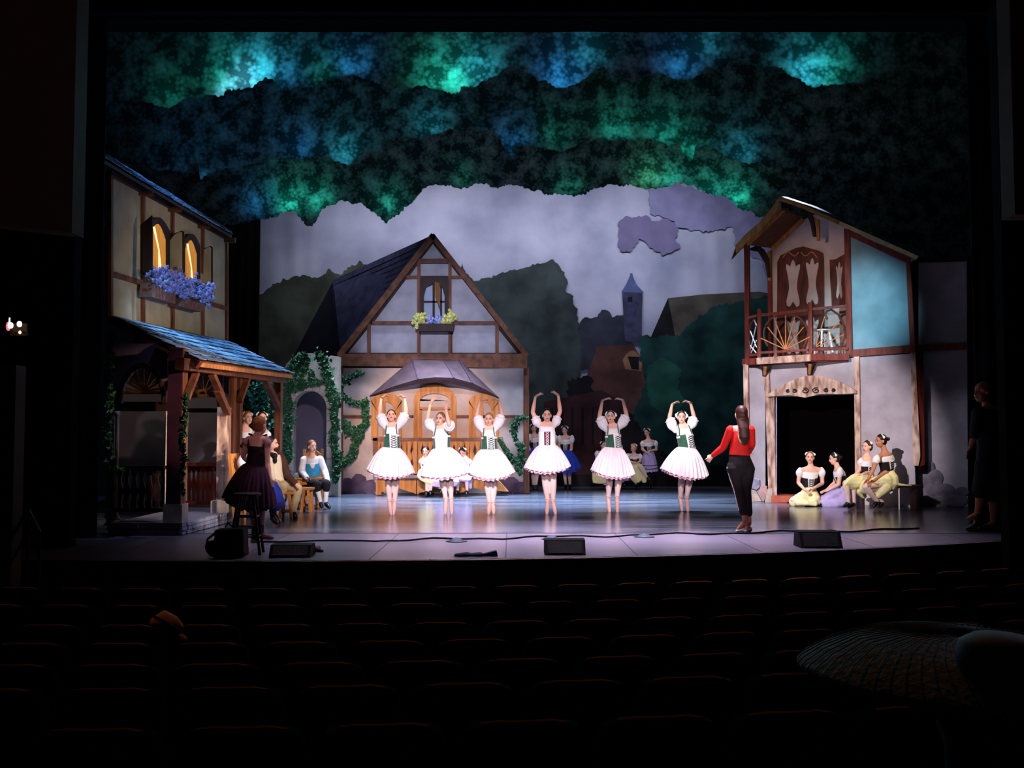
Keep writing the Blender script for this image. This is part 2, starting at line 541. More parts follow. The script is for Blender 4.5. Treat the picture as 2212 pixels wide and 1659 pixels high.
def blob(name, mb, ms, parent, voxel=0.01, smooth=3):
    """one continuous surface grown over the overlapping closed pieces of mb; the remesh is done once for all at the end"""
    o = obj(name, mb, ms, parent)
    r = o.modifiers.new('remesh', 'REMESH')
    r.mode = 'VOXEL'
    r.voxel_size = voxel
    r.use_smooth_shade = True
    sm = o.modifiers.new('smooth', 'SMOOTH')
    sm.factor = 0.5
    sm.iterations = smooth
    BLOBS.append((o, ms if isinstance(ms, (list, tuple)) else [ms]))
    return o


def finish_blobs():
    bpy.context.view_layer.update()
    dg = bpy.context.evaluated_depsgraph_get()
    for o, ms in BLOBS:
        src = o.data
        me = bpy.data.meshes.new_from_object(o.evaluated_get(dg))
        me.materials.clear()
        for x in ms:
            me.materials.append(x)
        if len(ms) > 1:
            kd = kdtree.KDTree(len(src.polygons))
            for p in src.polygons:
                kd.insert(p.center, p.index)
            kd.balance()
            idx = [src.polygons[kd.find(p.center)[1]].material_index for p in me.polygons]
            me.polygons.foreach_set('material_index', idx)
        me.polygons.foreach_set('use_smooth', [True] * len(me.polygons))
        o.modifiers.clear()
        o.data = me
        bpy.data.meshes.remove(src)
# ================================================================ stage, drapes, auditorium
ARC = V((-2.6, 30.7, 0))


def arc_y(x, R):
    return ARC.y - math.sqrt(R * R - (x - ARC.x) ** 2)


floor_m = mat('glossy_blue_grey_dance_floor', S(76, 80, 90), 0.2, 0.6, 2.6, 0.03, spec=0.55, stretch=(0.25, 1.6, 1), detail=9, bscale=2)
apron_m = mat('grey_apron_boards', S(84, 80, 92), 0.36, 0.2, 2.0, 0.04, spec=0.5, stretch=(0.4, 1.2, 1), detail=7)
front_m = mat('dark_brown_stage_front', S(58, 34, 28), 0.7, 0.3, 8, 0.1)

mb = MB()
xs = [-9 + 0.5 * i for i in range(37)]
A = [V((x, arc_y(x, 20.03), -0.004)) for x in xs]
B = [V((x, 27.5, -0.004)) for x in xs]
mb.strip(A, B, (0, 0, -0.2))
floor = structure('floor', mb, mat('dark_stage_deck', S(30, 30, 38), 0.5, 0.2))
# rolls of dance floor, laid side to side, and apron boards in front of them
edges = [13.62, 15.6, 17.6, 19.6, 21.6, 23.6, 25.9]
for a, b in zip(edges, edges[1:]):
    mb = MB().box((0.3, (a + b) / 2, -0.001), 17.0, b - a - 0.012, 0.004)
    obj('dance_floor_roll', mb, floor_m, floor)
mb = MB().box((0.3, 13.6, 0.002), 17.0, 0.02, 0.003)
obj('floor_tape', mb, mat('black_floor_tape', S(14, 14, 18), 0.5, 0.1), floor)
R0 = 20.03
bx = [-9.0, -5.9, -4.45, -2.99, -1.53, -0.07, 1.39, 2.85, 4.31, 5.77, 9.0]
for a, b in zip(bx, bx[1:]):
    n = 6
    X = [a + 0.006 + (b - a - 0.012) * i / n for i in range(n + 1)]
    mb = MB().strip([V((x, arc_y(x, R0), 0.0)) for x in X], [V((x, 13.58, 0.0)) for x in X], (0, 0, -0.0035))
    obj('apron_board', mb, apron_m, floor)
# metal lip
mb = MB()
X = [-6.5 + 0.4 * i for i in range(33)]
mb.tube([V((x, arc_y(x, R0 + 0.012), -0.012)) for x in X], 0.012, 6)
obj('nosing', mb, mat('pale_metal_nosing', S(150, 140, 140), 0.35, 0.05, metal=0.3), floor)

# stage front of curved brown panels, a thing of the setting
mb = MB().strip([V((x, arc_y(x, R0 - 0.02) , -0.21)) for x in xs], [V((x, arc_y(x, R0 - 0.02), -1.12)) for x in xs], (0, 0.05, 0))
wf = structure('wall_front', mb, mat('black_joint', S(8, 6, 6), 0.9))
for a, b in zip(bx, bx[1:]):
    n = 5
    X = [a + 0.012 + (b - a - 0.024) * i / n for i in range(n + 1)]
    mb = MB().strip([V((x, arc_y(x, R0 + 0.0), -0.03)) for x in X], [V((x, arc_y(x, R0 + 0.0), -1.1)) for x in X], (0, 0.018, 0))
    obj('panel', mb, front_m, wf)

# auditorium floor, gently raked
mb = MB()
rows_y = [2.0, 3.0, 3.7, 4.5, 5.2, 5.95, 6.75, 7.6, 8.45, 10.6]
rows_z = [-0.62, -0.68, -0.72, -0.8, -0.84, -0.88, -0.9, -0.95, -1.0, -1.12]
prof = []
for y, z in zip(rows_y, rows_z):
    prof.append([V((x, max(0.3, y) + (x + 2.6) ** 2 / (2 * (30.7 - y)), z)) for x in [-9 + i for i in range(19)]])
vs, fs = [], []
for r in prof:
    vs += r
n = 19
for i in range(len(prof) - 1):
    for j in range(n - 1):
        fs.append((i * n + j, i * n + j + 1, (i + 1) * n + j + 1, (i + 1) * n + j))
mb.add(vs, fs)
structure('floor_auditorium', mb, mat('dark_carpet', S(22, 12, 12), 0.95, 0.2, 20))

# proscenium and side walls
brown_wall = mat('brown_auditorium_wall', S(58, 40, 28), 0.85, 0.2, 3, 0.05)
black_wall = mat('black_wall', S(12, 10, 10), 0.95, 0.1, 3, spec=0.05)
a, b = P(155, 503, 10.6), P(0, 478, 9.4)
mb = MB().prism([V((a.x, a.y, a.z)), V((b.x - 1.5, b.y - 1, b.z)), V((b.x - 1.5, b.y - 1, 7.5)), V((a.x, a.y, 7.5))], (0, 0.3, 0))
wl = structure('wall_left', mb, brown_wall)
c = P(46, 790, 9.8)
mb = MB().box((c.x - 1.0, 9.8, (c.z - 1.2) / 2), 2.0, 0.2, c.z + 1.2)
obj('panel', mb, brown_wall, wl)
x0 = P(158, 700, 11.8).x
mb = MB().box((x0 - 2.6, 11.9, 3.3), 5.2, 0.2, 9.0)
structure('wall_proscenium_left', mb, black_wall)
x1 = P(2168, 700, 12.3).x
mb = MB().box((x1 + 2.6, 12.4, 3.3), 5.2, 0.2, 9.0)
structure('wall_proscenium_right', mb, black_wall)
a = P(2178, 470, 11.0)
mb = MB().box((a.x + 1.5, 11.0, (a.z + 7.6) / 2), 3.0, 0.3, 7.6 - a.z)
structure('wall_right', mb, brown_wall)
z = P(1106, 30, 12.6).z
mb = MB().box((0.3, 12.6, z + 1.5), 14, 0.15, 3.0)
structure('wall_proscenium_header', mb, black_wall)


def drape(name, xa, xb, Y, za, zb, m, label, group=None, amp=0.03, wl=0.22, cat='stage drape'):
    n = max(6, int(abs(xb - xa) / 0.05))
    X = [xa + (xb - xa) * i / n for i in range(n + 1)]
    mb = MB().strip([V((x, Y + amp * math.sin(2 * PI * x / wl), za)) for x in X], [V((x, Y + amp * math.sin(2 * PI * x / wl), zb)) for x in X], (0, 0.02, 0))
    o = obj(name, mb, m, None, True, loc=((xa + xb) / 2, Y, za))
    return tag(o, label, cat, group)


drape('leg_drape', P(160, 700, 12.95).x, P(219, 700, 12.95).x, 12.95, 0.005, 8.0, leg_m, 'narrow dark grey side drape hanging beside the half-timbered house with a porch roof')
drape('leg_drape', P(2102, 700, 14.6).x, P(2172, 700, 14.6).x, 14.6, 0.005, 8.5, leg_m, 'narrow dark grey side drape hanging behind the bald man in dark clothes')
drape('leg_drape', -9.5, P(559, 700, 24.9).x, 24.9, 0.005, 9.5, black_m, 'black side drape hanging between the blue-roofed porch house and the painted cloth')
drape('leg_drape', P(1700, 700, 25.2).x, 12.5, 25.2, 0.005, 9.5, black_m, 'wide black side drape hanging behind the balcony house')
drape('header_drape', -8.5, 9.5, 13.6, P(1106, 42, 13.6).z, 8.2, black_m, 'black drape along the very top of the stage opening')


# ---------------------------------------------------------------- foliage borders
def leafy(pts, step=3.0, amp=5.0, seed=0, closed=False):
    """resample a pixel polyline and fray it into leaf tips"""
    out = []
    rnd = random.Random(seed)
    n = len(pts)
    for i in range(n if closed else n - 1):
        (x0, y0), (x1, y1) = pts[i], pts[(i + 1) % n]
        L = math.hypot(x1 - x0, y1 - y0)
        k = max(1, int(L / step))
        for j in range(k):
            t = j / k
            x, y = x0 + (x1 - x0) * t, y0 + (y1 - y0) * t
            w = noise.noise(V((x / 22.0, y / 22.0, seed * 7.1))) * amp * 1.1
            nx, ny = (-(y1 - y0) / (L + 1e-6), (x1 - x0) / (L + 1e-6))
            s = w + (rnd.random() - 0.5) * amp
            out.append((x + nx * s, y + ny * s))
    if not closed:
        out.append(pts[-1])
    return out


def border(pts, Y, ztop, label, seed):
    e = leafy(pts, 3.2, 5.5, seed)
    e2 = []
    for p in e:
        if not e2 or p[0] > e2[-1][0] + 0.3:
            e2.append(p)
    A, B = [], []
    for (x, y) in e2:
        q = P(x, y, Y)
        w = 0.05 * noise.noise(V((q.x * 1.3, seed, 0)))
        A.append(V((q.x, Y + w, q.z)))
        B.append(V((q.x, Y + w * 0.4, ztop)))
    n_ = len(A)
    mb = MB().add(A + B, [(i, i + 1, n_ + i + 1, n_ + i) for i in range(n_ - 1)])
    o = obj('foliage_border', mb, border_m, None, loc=(0.3, Y, min(p.z for p in A)))
    return tag(o, label, 'stage border', 'hanging painted foliage borders')


B1 = [(-60, 300), (60, 250), (160, 240), (230, 225), (300, 215), (365, 236), (395, 215), (440, 208), (480, 205), (485, 197), (545, 187), (555, 178), (572, 167), (592, 172),
      (602, 189), (680, 188), (695, 175), (730, 168), (760, 158), (800, 175), (850, 192), (905, 186), (960, 200), (990, 200), (996, 185),
      (1012, 190), (1040, 178), (1075, 165), (1088, 145), (1106, 140), (1140, 158), (1160, 170), (1222, 194), (1240, 185), (1265, 170),
      (1285, 150), (1300, 142), (1314, 160), (1370, 175), (1400, 165), (1440, 160), (1468, 175), (1510, 162), (1528, 140), (1540, 143),
      (1555, 160), (1567, 140), (1595, 122), (1640, 145), (1680, 145), (1760, 190), (1770, 179), (1800, 183), (1850, 180), (1890, 195),
      (1940, 212), (2000, 215), (2100, 225), (2300, 300)]
B2 = [(-60, 420), (150, 400), (290, 352), (340, 365), (400, 372), (424, 352), (430, 385), (455, 372), (560, 350), (600, 338), (615, 343), (645, 345), (652, 336),
      (705, 335), (740, 358), (760, 355), (780, 333), (795, 310), (815, 325), (855, 305), (940, 290), (975, 278), (985, 283), (1060, 283),
      (1080, 300), (1100, 345), (1108, 338), (1116, 315), (1165, 315), (1210, 325), (1230, 318), (1265, 302), (1350, 303), (1420, 303),
      (1445, 315), (1465, 306), (1476, 335), (1493, 350), (1506, 310), (1545, 325), (1590, 350), (1640, 352), (1655, 360), (1740, 362),
      (1810, 368), (1826, 336), (1842, 362), (1950, 360), (2100, 380), (2300, 420)]
B3 = [(-60, 600), (300, 520), (440, 490), (500, 488), (560, 475), (590, 467), (630, 455), (637, 459), (655, 480), (668, 490), (680, 482), (700, 450), (735, 435), (780, 440),
      (792, 450), (820, 465), (833, 487), (842, 476), (880, 445), (920, 405), (940, 400), (1000, 405), (1050, 398), (1075, 410), (1095, 397),
      (1150, 410), (1190, 423), (1240, 425), (1290, 405), (1350, 400), (1400, 408), (1440, 402), (1465, 395), (1490, 402), (1545, 425),
      (1562, 427), (1590, 445), (1640, 468), (1700, 500), (1800, 560), (2300, 620)]
border(B1, BY1, 7.6, 'topmost and nearest border of painted leaves, glowing cyan along its ragged lower edge', 1)
border(B2, BY2, 8.6, 'middle border of dark painted leaves, between the topmost border and the lowest one', 2)
border(B3, BY3, 9.2, 'lowest and farthest border of blue-green painted leaves, its tips against the lavender sky', 3)

# ---------------------------------------------------------------- painted back cloth
BY = 26.0
sky_m = mat('painted_lavender_sky', S(146, 148, 170), 0.95, 0.1, 0.55, 0.0, spec=0.05, col2=S(186, 184, 202), detail=9)
xa, xb = P(556, 700, BY).x, P(1790, 700, BY).x
z0, z1 = 0.01, 9.0
vs, fs = [], []
nx, nz = 160, 14
for i in range(nx + 1):
    x = xa + (xb - xa) * i / nx
    t = i / nx
    amp = 0.028 * max(0, (t - 0.62) / 0.38) + 0.02 * max(0, 1 - t / 0.2) + 0.004
    for j in range(nz + 1):
        z = z0 + (z1 - z0) * j / nz
        w = amp * math.sin(x * 9 + 2.2 * math.sin(x * 2.3) + 0.15 * z) * (0.3 + 0.7 * min(1, z / 5))
        vs.append(V((x, BY + w, z)))
for i in range(nx):
    for j in range(nz):
        a = i * (nz + 1) + j
        fs.append((a, a + nz + 1, a + nz + 2, a + 1))
back = obj('painted_backdrop', MB().add(vs, fs), sky_m, None, True, loc=((xa + xb) / 2, BY, 0))
tag(back, 'huge painted cloth of a lavender evening sky, dark trees, a round tower and thatched roofs', 'backdrop')


def painted(name, pts, m, depth=0.0, leaf=0.0, seed=1, label=None, parent=None):
    """flat painted shape on the back cloth"""
    q = leafy(pts, 5.0, leaf, seed, True) if leaf else pts
    Yp = BY - 0.045 - depth * 0.5
    mb = MB().prism([P(x, y, Yp) for x, y in q], (0, 0.003, 0))
    return obj(name, mb, m, parent or back, label=label)


def pm(name, r, g, b, v=0.35, scale=1.6):
    return mat(name, S(r, g, b), 0.95, v, scale, 0.0, spec=0.05, detail=8)


painted('painted_cloud', [(1335, 480), (1350, 470), (1395, 465), (1408, 478), (1440, 470), (1468, 492), (1462, 520), (1470, 535), (1428, 552), (1410, 535), (1385, 520), (1360, 543), (1342, 540), (1333, 510)],
        pm('cloud_mauve', 112, 104, 136, 0.12), 0.0, 6, 4, 'dark mauve painted cloud')
painted('painted_cloud', [(1402, 405), (1450, 395), (1560, 420), (1660, 470), (1700, 540), (1660, 600), (1640, 560), (1590, 530), (1580, 490), (1520, 500), (1470, 490), (1440, 470), (1405, 462), (1398, 430)],
        pm('cloud_grey', 128, 124, 158, 0.2), 0.004, 6, 5, 'pale grey painted cloud')
t_green = pm('painted_olive_trees', 74, 78, 68)
t_dark = pm('painted_dark_trees', 58, 66, 66)
t_teal = pm('painted_teal_trees', 34, 62, 60, 0.5)
t_black = pm('painted_black_undergrowth', 34, 32, 36, 0.3)
painted('painted_tree_mass', [(540, 640), (562, 636), (575, 622), (600, 612), (632, 597), (690, 600), (714, 578), (735, 592), (775, 567), (800, 575), (830, 600), (830, 1040), (540, 1040)],
        t_green, 0.01, 7, 11, 'olive painted trees')
painted('painted_tree_mass', [(985, 610), (992, 590), (998, 566), (1006, 590), (1016, 597), (1028, 612), (1040, 1040), (960, 1040), (960, 640)], pm('painted_cypress', 80, 70, 74), 0.01, 3, 12)
painted('painted_tree_mass', [(1020, 606), (1045, 604), (1062, 600), (1085, 588), (1112, 585), (1150, 570), (1190, 560), (1210, 568), (1218, 600), (1226, 612), (1222, 628), (1236, 640), (1238, 660),
                              (1254, 690), (1250, 720), (1258, 760), (1250, 850), (1240, 1045), (1010, 1045)], t_dark, 0.02, 6, 13, 'tall grey-green painted trees')
painted('painted_hedge', [(1248, 705), (1258, 688), (1290, 684), (1300, 672), (1314, 670), (1322, 684), (1348, 680), (1362, 700), (1370, 800), (1250, 800)], pm('painted_hedge_grey', 52, 54, 64), 0.012, 4, 14)
tower = painted('painted_tower', [(1344, 629), (1388, 632), (1386, 742), (1350, 738)], pm('painted_tower_stone', 62, 62, 84, 0.3, 5), 0.025, 0, 1, 'slim painted round tower')
painted('roof', [(1342, 631), (1353, 613), (1360, 598), (1362, 590), (1366, 590), (1368, 600), (1376, 616), (1392, 633)], pm('painted_tower_roof', 84, 92, 130), 0.035, 0, 1, 'pale blue pointed roof', tower)
painted('window', [(1356, 642), (1366, 641), (1366, 652), (1356, 652)], t_black, 0.035, 0, 1, None, tower)
barn = painted('painted_barn_roof', [(1443, 644), (1520, 636), (1640, 630), (1700, 640), (1700, 740), (1450, 740)], pm('painted_thatch_olive', 82, 76, 68), 0.012, 0, 1, 'long painted thatched roof')
painted('gable', [(1443, 644), (1406, 728), (1420, 745), (1462, 745)], t_black, 0.02, 0, 1, None, barn)
cot = painted('painted_cottage_roof', [(1290, 748), (1368, 744), (1388, 780), (1402, 900), (1330, 940), (1250, 900), (1262, 830)], pm('painted_thatch_brown', 88, 58, 54), 0.022, 0, 1, 'brown painted cottage roof')
painted('dormer', [(1345, 778), (1352, 766), (1362, 757), (1372, 758), (1388, 778), (1385, 802), (1370, 800), (1350, 797)], pm('painted_dormer_wall', 150, 110, 80), 0.03, 0, 1, 'small tan painted dormer', cot)
painted('dormer_window', [(1356, 770), (1380, 771), (1380, 799), (1364, 797)], t_black, 0.038, 0, 1, None, cot)
painted('painted_undergrowth', [(1225, 830), (1270, 800), (1290, 850), (1330, 900), (1420, 880), (1560, 890), (1700, 900), (1790, 900), (1790, 1046), (1225, 1046)], t_black, 0.028, 8, 15)
painted('painted_bush', [(1385, 762), (1378, 740), (1392, 726), (1415, 730), (1440, 722), (1468, 728), (1482, 705), (1510, 688), (1550, 662), (1600, 652), (1660, 640), (1780, 640), (1780, 1000),
                         (1500, 1010), (1400, 960), (1372, 905), (1380, 860), (1392, 830)], t_teal, 0.04, 6, 16, 'teal-green painted bushes')
painted('painted_bush', [(1400, 790), (1425, 772), (1450, 778), (1470, 800), (1462, 840), (1480, 870), (1450, 900), (1410, 880), (1395, 840)], pm('painted_bush_light', 40, 84, 70, 0.4), 0.05, 5, 17)
stall = painted('painted_market_stall', [(1175, 868), (1300, 842), (1345, 870), (1340, 1040), (1175, 1040)], pm('painted_stall', 62, 40, 42), 0.045, 0, 1, 'dim painted stall')
painted('painted_ground', [(540, 1026), (1785, 1024), (1785, 1051), (540, 1051)], t_black, 0.06)
for i in range(6):
    x = 1190 + i * 22
    painted('post', [(x, 880), (x + 5, 880), (x + 5, 960), (x, 960)], t_black, 0.055, 0, 1, None, stall)

# ---------------------------------------------------------------- auditorium seats
seat_m = mat('dark_seat_fabric', S(9, 8, 10), 0.9, 0.2, 30, spec=0.01)
seat_cap = mat('brown_seat_back_cap', S(220, 130, 60), 0.45, 0.2, 12, spec=0.5)


def make_seat():
    t = thing('theatre_seat', '', 'seat', (0, 0, 0))
    # a curved upright back: outline in x,z pushed through y
    pts = [(-0.235, -0.55), (0.235, -0.55), (0.235, -0.07), (0.215, -0.025), (0.17, -0.006), (0.0, 0.0), (-0.17, -0.006), (-0.215, -0.025), (-0.235, -0.07)]
    mb = MB().prism([V((x, -0.03 + 0.9 * x * x, z)) for x, z in pts], (0, 0.07, 0))
    obj('backrest', mb, seat_m, t)
    mb = MB().tube([V((x, 0.005 + 0.9 * x * x, 0.003 - 0.5 * max(0, abs(x) - 0.14))) for x in (-0.16, -0.1, -0.03, 0.04, 0.11, 0.17)], 0.008, 6)
    obj('top_rail', mb, seat_cap, t)
    mb = MB().tube([V((-0.2, 0.25, -0.47)), V((0.2, 0.25, -0.47))], 0.05, 8, (0, 1, 0), 0.2) if False else MB().box((0, 0.25, -0.47), 0.44, 0.4, 0.09)
    obj('seat', mb, seat_m, t)
    for sx in (-1, 1):
        mb = MB().box((sx * 0.243, 0.2, -0.32), 0.03, 0.3, 0.03).box((sx * 0.243, 0.2, -0.6), 0.03, 0.06, 0.55)
        obj('armrest', mb, seat_m, t)
    return t


seat0 = make_seat()
ORD = ['first', 'second', 'third', 'fourth', 'fifth', 'sixth', 'seventh', 'eighth', 'ninth', 'tenth', 'eleventh', 'twelfth', 'thirteenth', 'fourteenth', 'fifteenth',
       'sixteenth', 'seventeenth', 'eighteenth', 'nineteenth', 'twentieth']
ROWN = ['the row nearest the stage', 'the second row back from the stage', 'the third row back from the stage', 'the fourth row back from the stage',
        'the fifth row back from the stage', 'the sixth row back from the stage', 'the row farthest from the stage']
seat_rows = [(8.45, 1270), (7.6, 1306), (6.75, 1348), (5.95, 1387), (5.2, 1433), (4.5, 1485), (3.7, 1573)]
first = True
for ri, (Y, py) in enumerate(seat_rows):
    Rr = ARC.y - Y
    z = CAMZ - (py - 940) / F * Y
    step = 0.53 / Rr
    k = 0
    half = Y * 0.5145
    for i in range(-14, 24):
        th = (i + 0.5 * (ri % 2)) * step
        x = ARC.x + Rr * math.sin(th)
        y = ARC.y - Rr * math.cos(th)
        if abs(x) > y * 0.5145 + 0.15:
            continue
        if first:
            t = seat0
            first = False
        else:
            t = seat0.copy()
            C.objects.link(t)
            for ch in list(seat0.children):
                c = ch.copy()
                C.objects.link(c)
                c.parent = t
        t.location = (x, y, z)
        t.rotation_euler = (0, 0, th)
        t['label'] = 'dark theatre seat, %s from the left in %s' % (ORD[k], ROWN[ri])
        t['category'] = 'seat'
        t['group'] = 'empty dark theatre seats in rows'
        k += 1
# ================================================================ helpers for scenery
OUT = V((0, -1, 0))


def poly_on(pl, pts, off=0.0):
    return [pl(x, y, off) for x, y in pts]


class Front:
    """frontal plane at depth Y, same call as Plane"""
    def __init__(s, Y):
        s.Y = Y
        s.n = V((0, -1, 0))
        s.u = V((1, 0, 0))

    def __call__(s, px, py, off=0.0):
        return P(px, py, s.Y - off)


def bar(parent, name, pl, a, b, w, d, m, off=0.0, label=None):
    """timber lying on plane pl from pixel a to pixel b; w in pixels at that depth, d metres proud"""
    p, q = pl(a[0], a[1], off + d / 2), pl(b[0], b[1], off + d / 2)
    wm = w * (p.y + q.y) / 2 / F
    mb = MB().beam(p, q, wm, d, pl.n)
    return obj(name, mb, m, parent, label=label)


def slab(parent, name, pl, pts, d, m, off=0.0, label=None):
    """flat polygon on plane pl, front face at off, d thick behind it"""
    mb = MB().prism(poly_on(pl, pts, off), pl.n * -d)
    return obj(name, mb, m, parent, label=label)


def shingles(parent, A, B, Cc, D, rows, cols, m, name='shingle', lift=0.015, seed=1, thick=0.012, labels=None):
    """overlapping shingles on the quad A-B (top edge) D-C (bottom edge)"""
    rnd = random.Random(seed)
    n = (B - A).cross(D - A).normalized()
    if n.z < 0:
        n = -n
    for r in range(rows):
        t0, t1 = r / rows, min(1.0, (r + 1.25) / rows)
        shift = 0.5 * (r % 2)
        for c in range(cols + (1 if shift else 0)):
            s0, s1 = max(0, (c - shift) / cols), min(1, (c + 1 - shift) / cols)
            if s1 - s0 < 0.01:
                continue
            g = 0.04 / cols
            jt = rnd.uniform(-0.10, 0.06) / rows
            q = lambda s, t: A.lerp(B, s).lerp(D.lerp(Cc, s), t)
            p0, p1, p2, p3 = q(s0 + g, t0), q(s1 - g, t0), q(s1 - g, min(1.02, t1 + jt)), q(s0 + g, min(1.02, t1 + jt))
            l = lift * rnd.uniform(0.6, 1.6)
            mb = MB().prism([p0 + n * 0.004, p1 + n * 0.004, p2 + n * (l + 0.012), p3 + n * (l + 0.012)], n * thick)
            obj(name, mb, m[rnd.randrange(len(m))] if isinstance(m, list) else m, parent)


def ivy(parent, path, Yf, width, n, m, leaf=0.06, seed=3, name='leaves', pl=None, off=0.06):
    """climbing ivy: stem with a spray of folded leaves, path in pixels"""
    rnd = random.Random(seed)
    pl = pl or Front(Yf)
    st = MB()
    st.tube([pl(x, y, off * 0.4) for x, y in path], 0.012, 5)
    mb = MB()
    L = [0]
    for a, b in zip(path, path[1:]):
        L.append(L[-1] + math.hypot(b[0] - a[0], b[1] - a[1]))
    for i in range(n):
        s = rnd.random() * L[-1]
        k = max(j for j in range(len(L)) if L[j] <= s)
        k = min(k, len(path) - 2)
        t = (s - L[k]) / (L[k + 1] - L[k] + 1e-6)
        w = width[k] + (width[k + 1] - width[k]) * t if isinstance(width, (list, tuple)) else width
        clump = 0.55 + 0.6 * noise.noise(V((s / 14.0, seed, 0)))
        x = path[k][0] + (path[k + 1][0] - path[k][0]) * t + rnd.gauss(0, 0.5) * w * clump
        y = path[k][1] + (path[k + 1][1] - path[k][1]) * t + rnd.gauss(0, 0.5) * w * clump
        c = pl(x, y, off * rnd.uniform(0.2, 1.6))
        sz = leaf * rnd.uniform(0.6, 1.25)
        d = V((rnd.gauss(0, 1), rnd.gauss(-0.6, 0.5), rnd.gauss(-0.7, 0.8))).normalized()
        sd = d.cross(V((rnd.gauss(0, .3), -1, rnd.gauss(0, .3)))).normalized()
        up = sd.cross(d)
        mb.add([c - d * sz * .5, c + sd * sz * .42 + up * sz * .12, c + d * sz * .1 + sd * sz * .3 + up * .1 * sz, c + d * sz * .6, c + d * sz * .1 - sd * sz * .3 + up * .1 * sz, c - sd * sz * .42 + up * sz * .12, c],
               [(0, 1, 6), (1, 2, 6), (2, 3, 6), (3, 4, 6), (4, 5, 6), (5, 0, 6)])
    if parent is None:
        return st, mb
    obj('stem', st, stem_m, parent, True)
    o = obj(name, mb, m, parent)
    o['kind'] = 'stuff'
    return o


def flowers(parent, pl, pts, rad, n, m, name='flowers', seed=5, off=0.12, sz=0.045):
    rnd = random.Random(seed)
    mb, lf = MB(), MB()
    for i in range(n):
        k = rnd.randrange(len(pts))
        x, y = pts[k][0] + rnd.gauss(0, rad * 0.5), pts[k][1] + rnd.gauss(0, rad * 0.5)
        c = pl(x, y, off + rnd.uniform(-0.08, 0.08))
        a = rnd.random() * PI
        for j in range(5):
            u = V((math.cos(a + j * 2 * PI / 5), 0.25 * math.sin(3 * a), math.sin(a + j * 2 * PI / 5)))
            w = V((-u.z, -0.3, u.x))
            mb.add([c, c + u * sz * .6 + w * sz * .35, c + u * sz, c + u * sz * .6 - w * sz * .35], [(0, 1, 2, 3)])
        if i % 2 == 0:
            d = V((rnd.gauss(0, 1), -0.3, rnd.gauss(0, 1))).normalized()
            e = d.cross(V((0, 1, 0.2))).normalized()
            c2 = c + V((0, 0.03, -0.03))
            lf.add([c2 - d * sz, c2 + e * sz * .5, c2 + d * sz, c2 - e * sz * .5], [(0, 1, 2, 3)])
    o = obj(name, mb, m, parent)
    o['kind'] = 'stuff'
    o = obj('leaves', lf, ivy_m, parent)
    o['kind'] = 'stuff'


def arch_pts(cx, cy, rx, ry, n=12, a0=180.0, a1=0.0):
    """points over the top of an ellipse, left to right (pixels)"""
    return [(cx + rx * math.cos(math.radians(a0 + (a1 - a0) * i / n)), cy - ry * math.sin(math.radians(a0 + (a1 - a0) * i / n))) for i in range(n + 1)]


def ring(parent, name, pl, outer, inner, d, m, off=0.0, label=None):
    """band between two pixel polylines, front face at off + d"""
    A, B = poly_on(pl, outer, off), poly_on(pl, inner, off)
    return obj(name, MB().strip(A, B, pl.n * d), m, parent, label=label)


# ================================================================ LEFT HOUSE
DIRV = V((0.0316, 1.0, 0))


def side_plane(X, Y, off=0.0):
    return Plane((X, Y), (X + 0.316, Y + 10), off)


LW = side_plane(-5.90, 17.0)
LE = side_plane(-4.15, 13.0)
LP = side_plane(-4.39, 13.2)
house = thing('timbered_house', 'tall half-timbered house flat with blue-lit shingle roofs and an arcaded porch, behind the dark stool', 'stage set', (-5.6, 16.5, 0))
# wall panels between timbers
vx = [239, 309, 373, 438, 490]


def ytop(x):
    return 372 + (x - 239) * (512 - 372) / 251


def ymid(x):
    return 591 + (x - 239) * 0.302


def ybot(x):
    return 684 + (x - 239) * 0.215


slab(house, 'backing_panel', LW, [(236, ytop(236)), (491, ytop(491)), (491, 742), (236, 690)], 0.05, timber_dark, -0.02)
for a, b in zip(vx, vx[1:]):
    slab(house, 'plaster_panel', LW, [(a + 3, ytop(a + 3) + 3), (b - 3, ytop(b - 3) + 3), (b - 3, ymid(b - 3)), (a + 3, ymid(a + 3))], 0.02, plaster_yellow, 0.0)
    slab(house, 'plaster_panel', LW, [(a + 3, ymid(a + 3)), (b - 3, ymid(b - 3)), (b - 3, ybot(b - 3)), (a + 3, ybot(a + 3))], 0.02, plaster_yellow, 0.0)
for x in vx:
    bar(house, 'post', LW, (x, ytop(x)), (x, ybot(x)), 9.5 if x > 240 else 11, 0.05, timber_v)
bar(house, 'rail', LW, (239, ymid(239)), (490, ymid(490)), 10, 0.045, timber)
bar(house, 'wall_plate', LW, (236, ytop(236) + 2), (494, ytop(494) + 2), 9, 0.07, timber_dark)
for x in (316, 378, 441, 497):
    bar(house, 'rafter_end', LW, (x, ytop(x) - 2), (x, ytop(x) + 8), 10, 0.22, timber)
# windows with amber curtains
curtain_m = mat('amber_lit_curtain', S(220, 140, 50), 0.7, 0.35, 22, 0.0, stretch=(1, 1, 0.1), emit=(1.0, 0.42, 0.07), estr=0.34)  # lamplight behind the cloth put in as emission
fold_m = mat('bright_lit_gap', S(255, 200, 140), 0.7, 0.05, 5, emit=(1.0, 0.62, 0.35), estr=1.5)


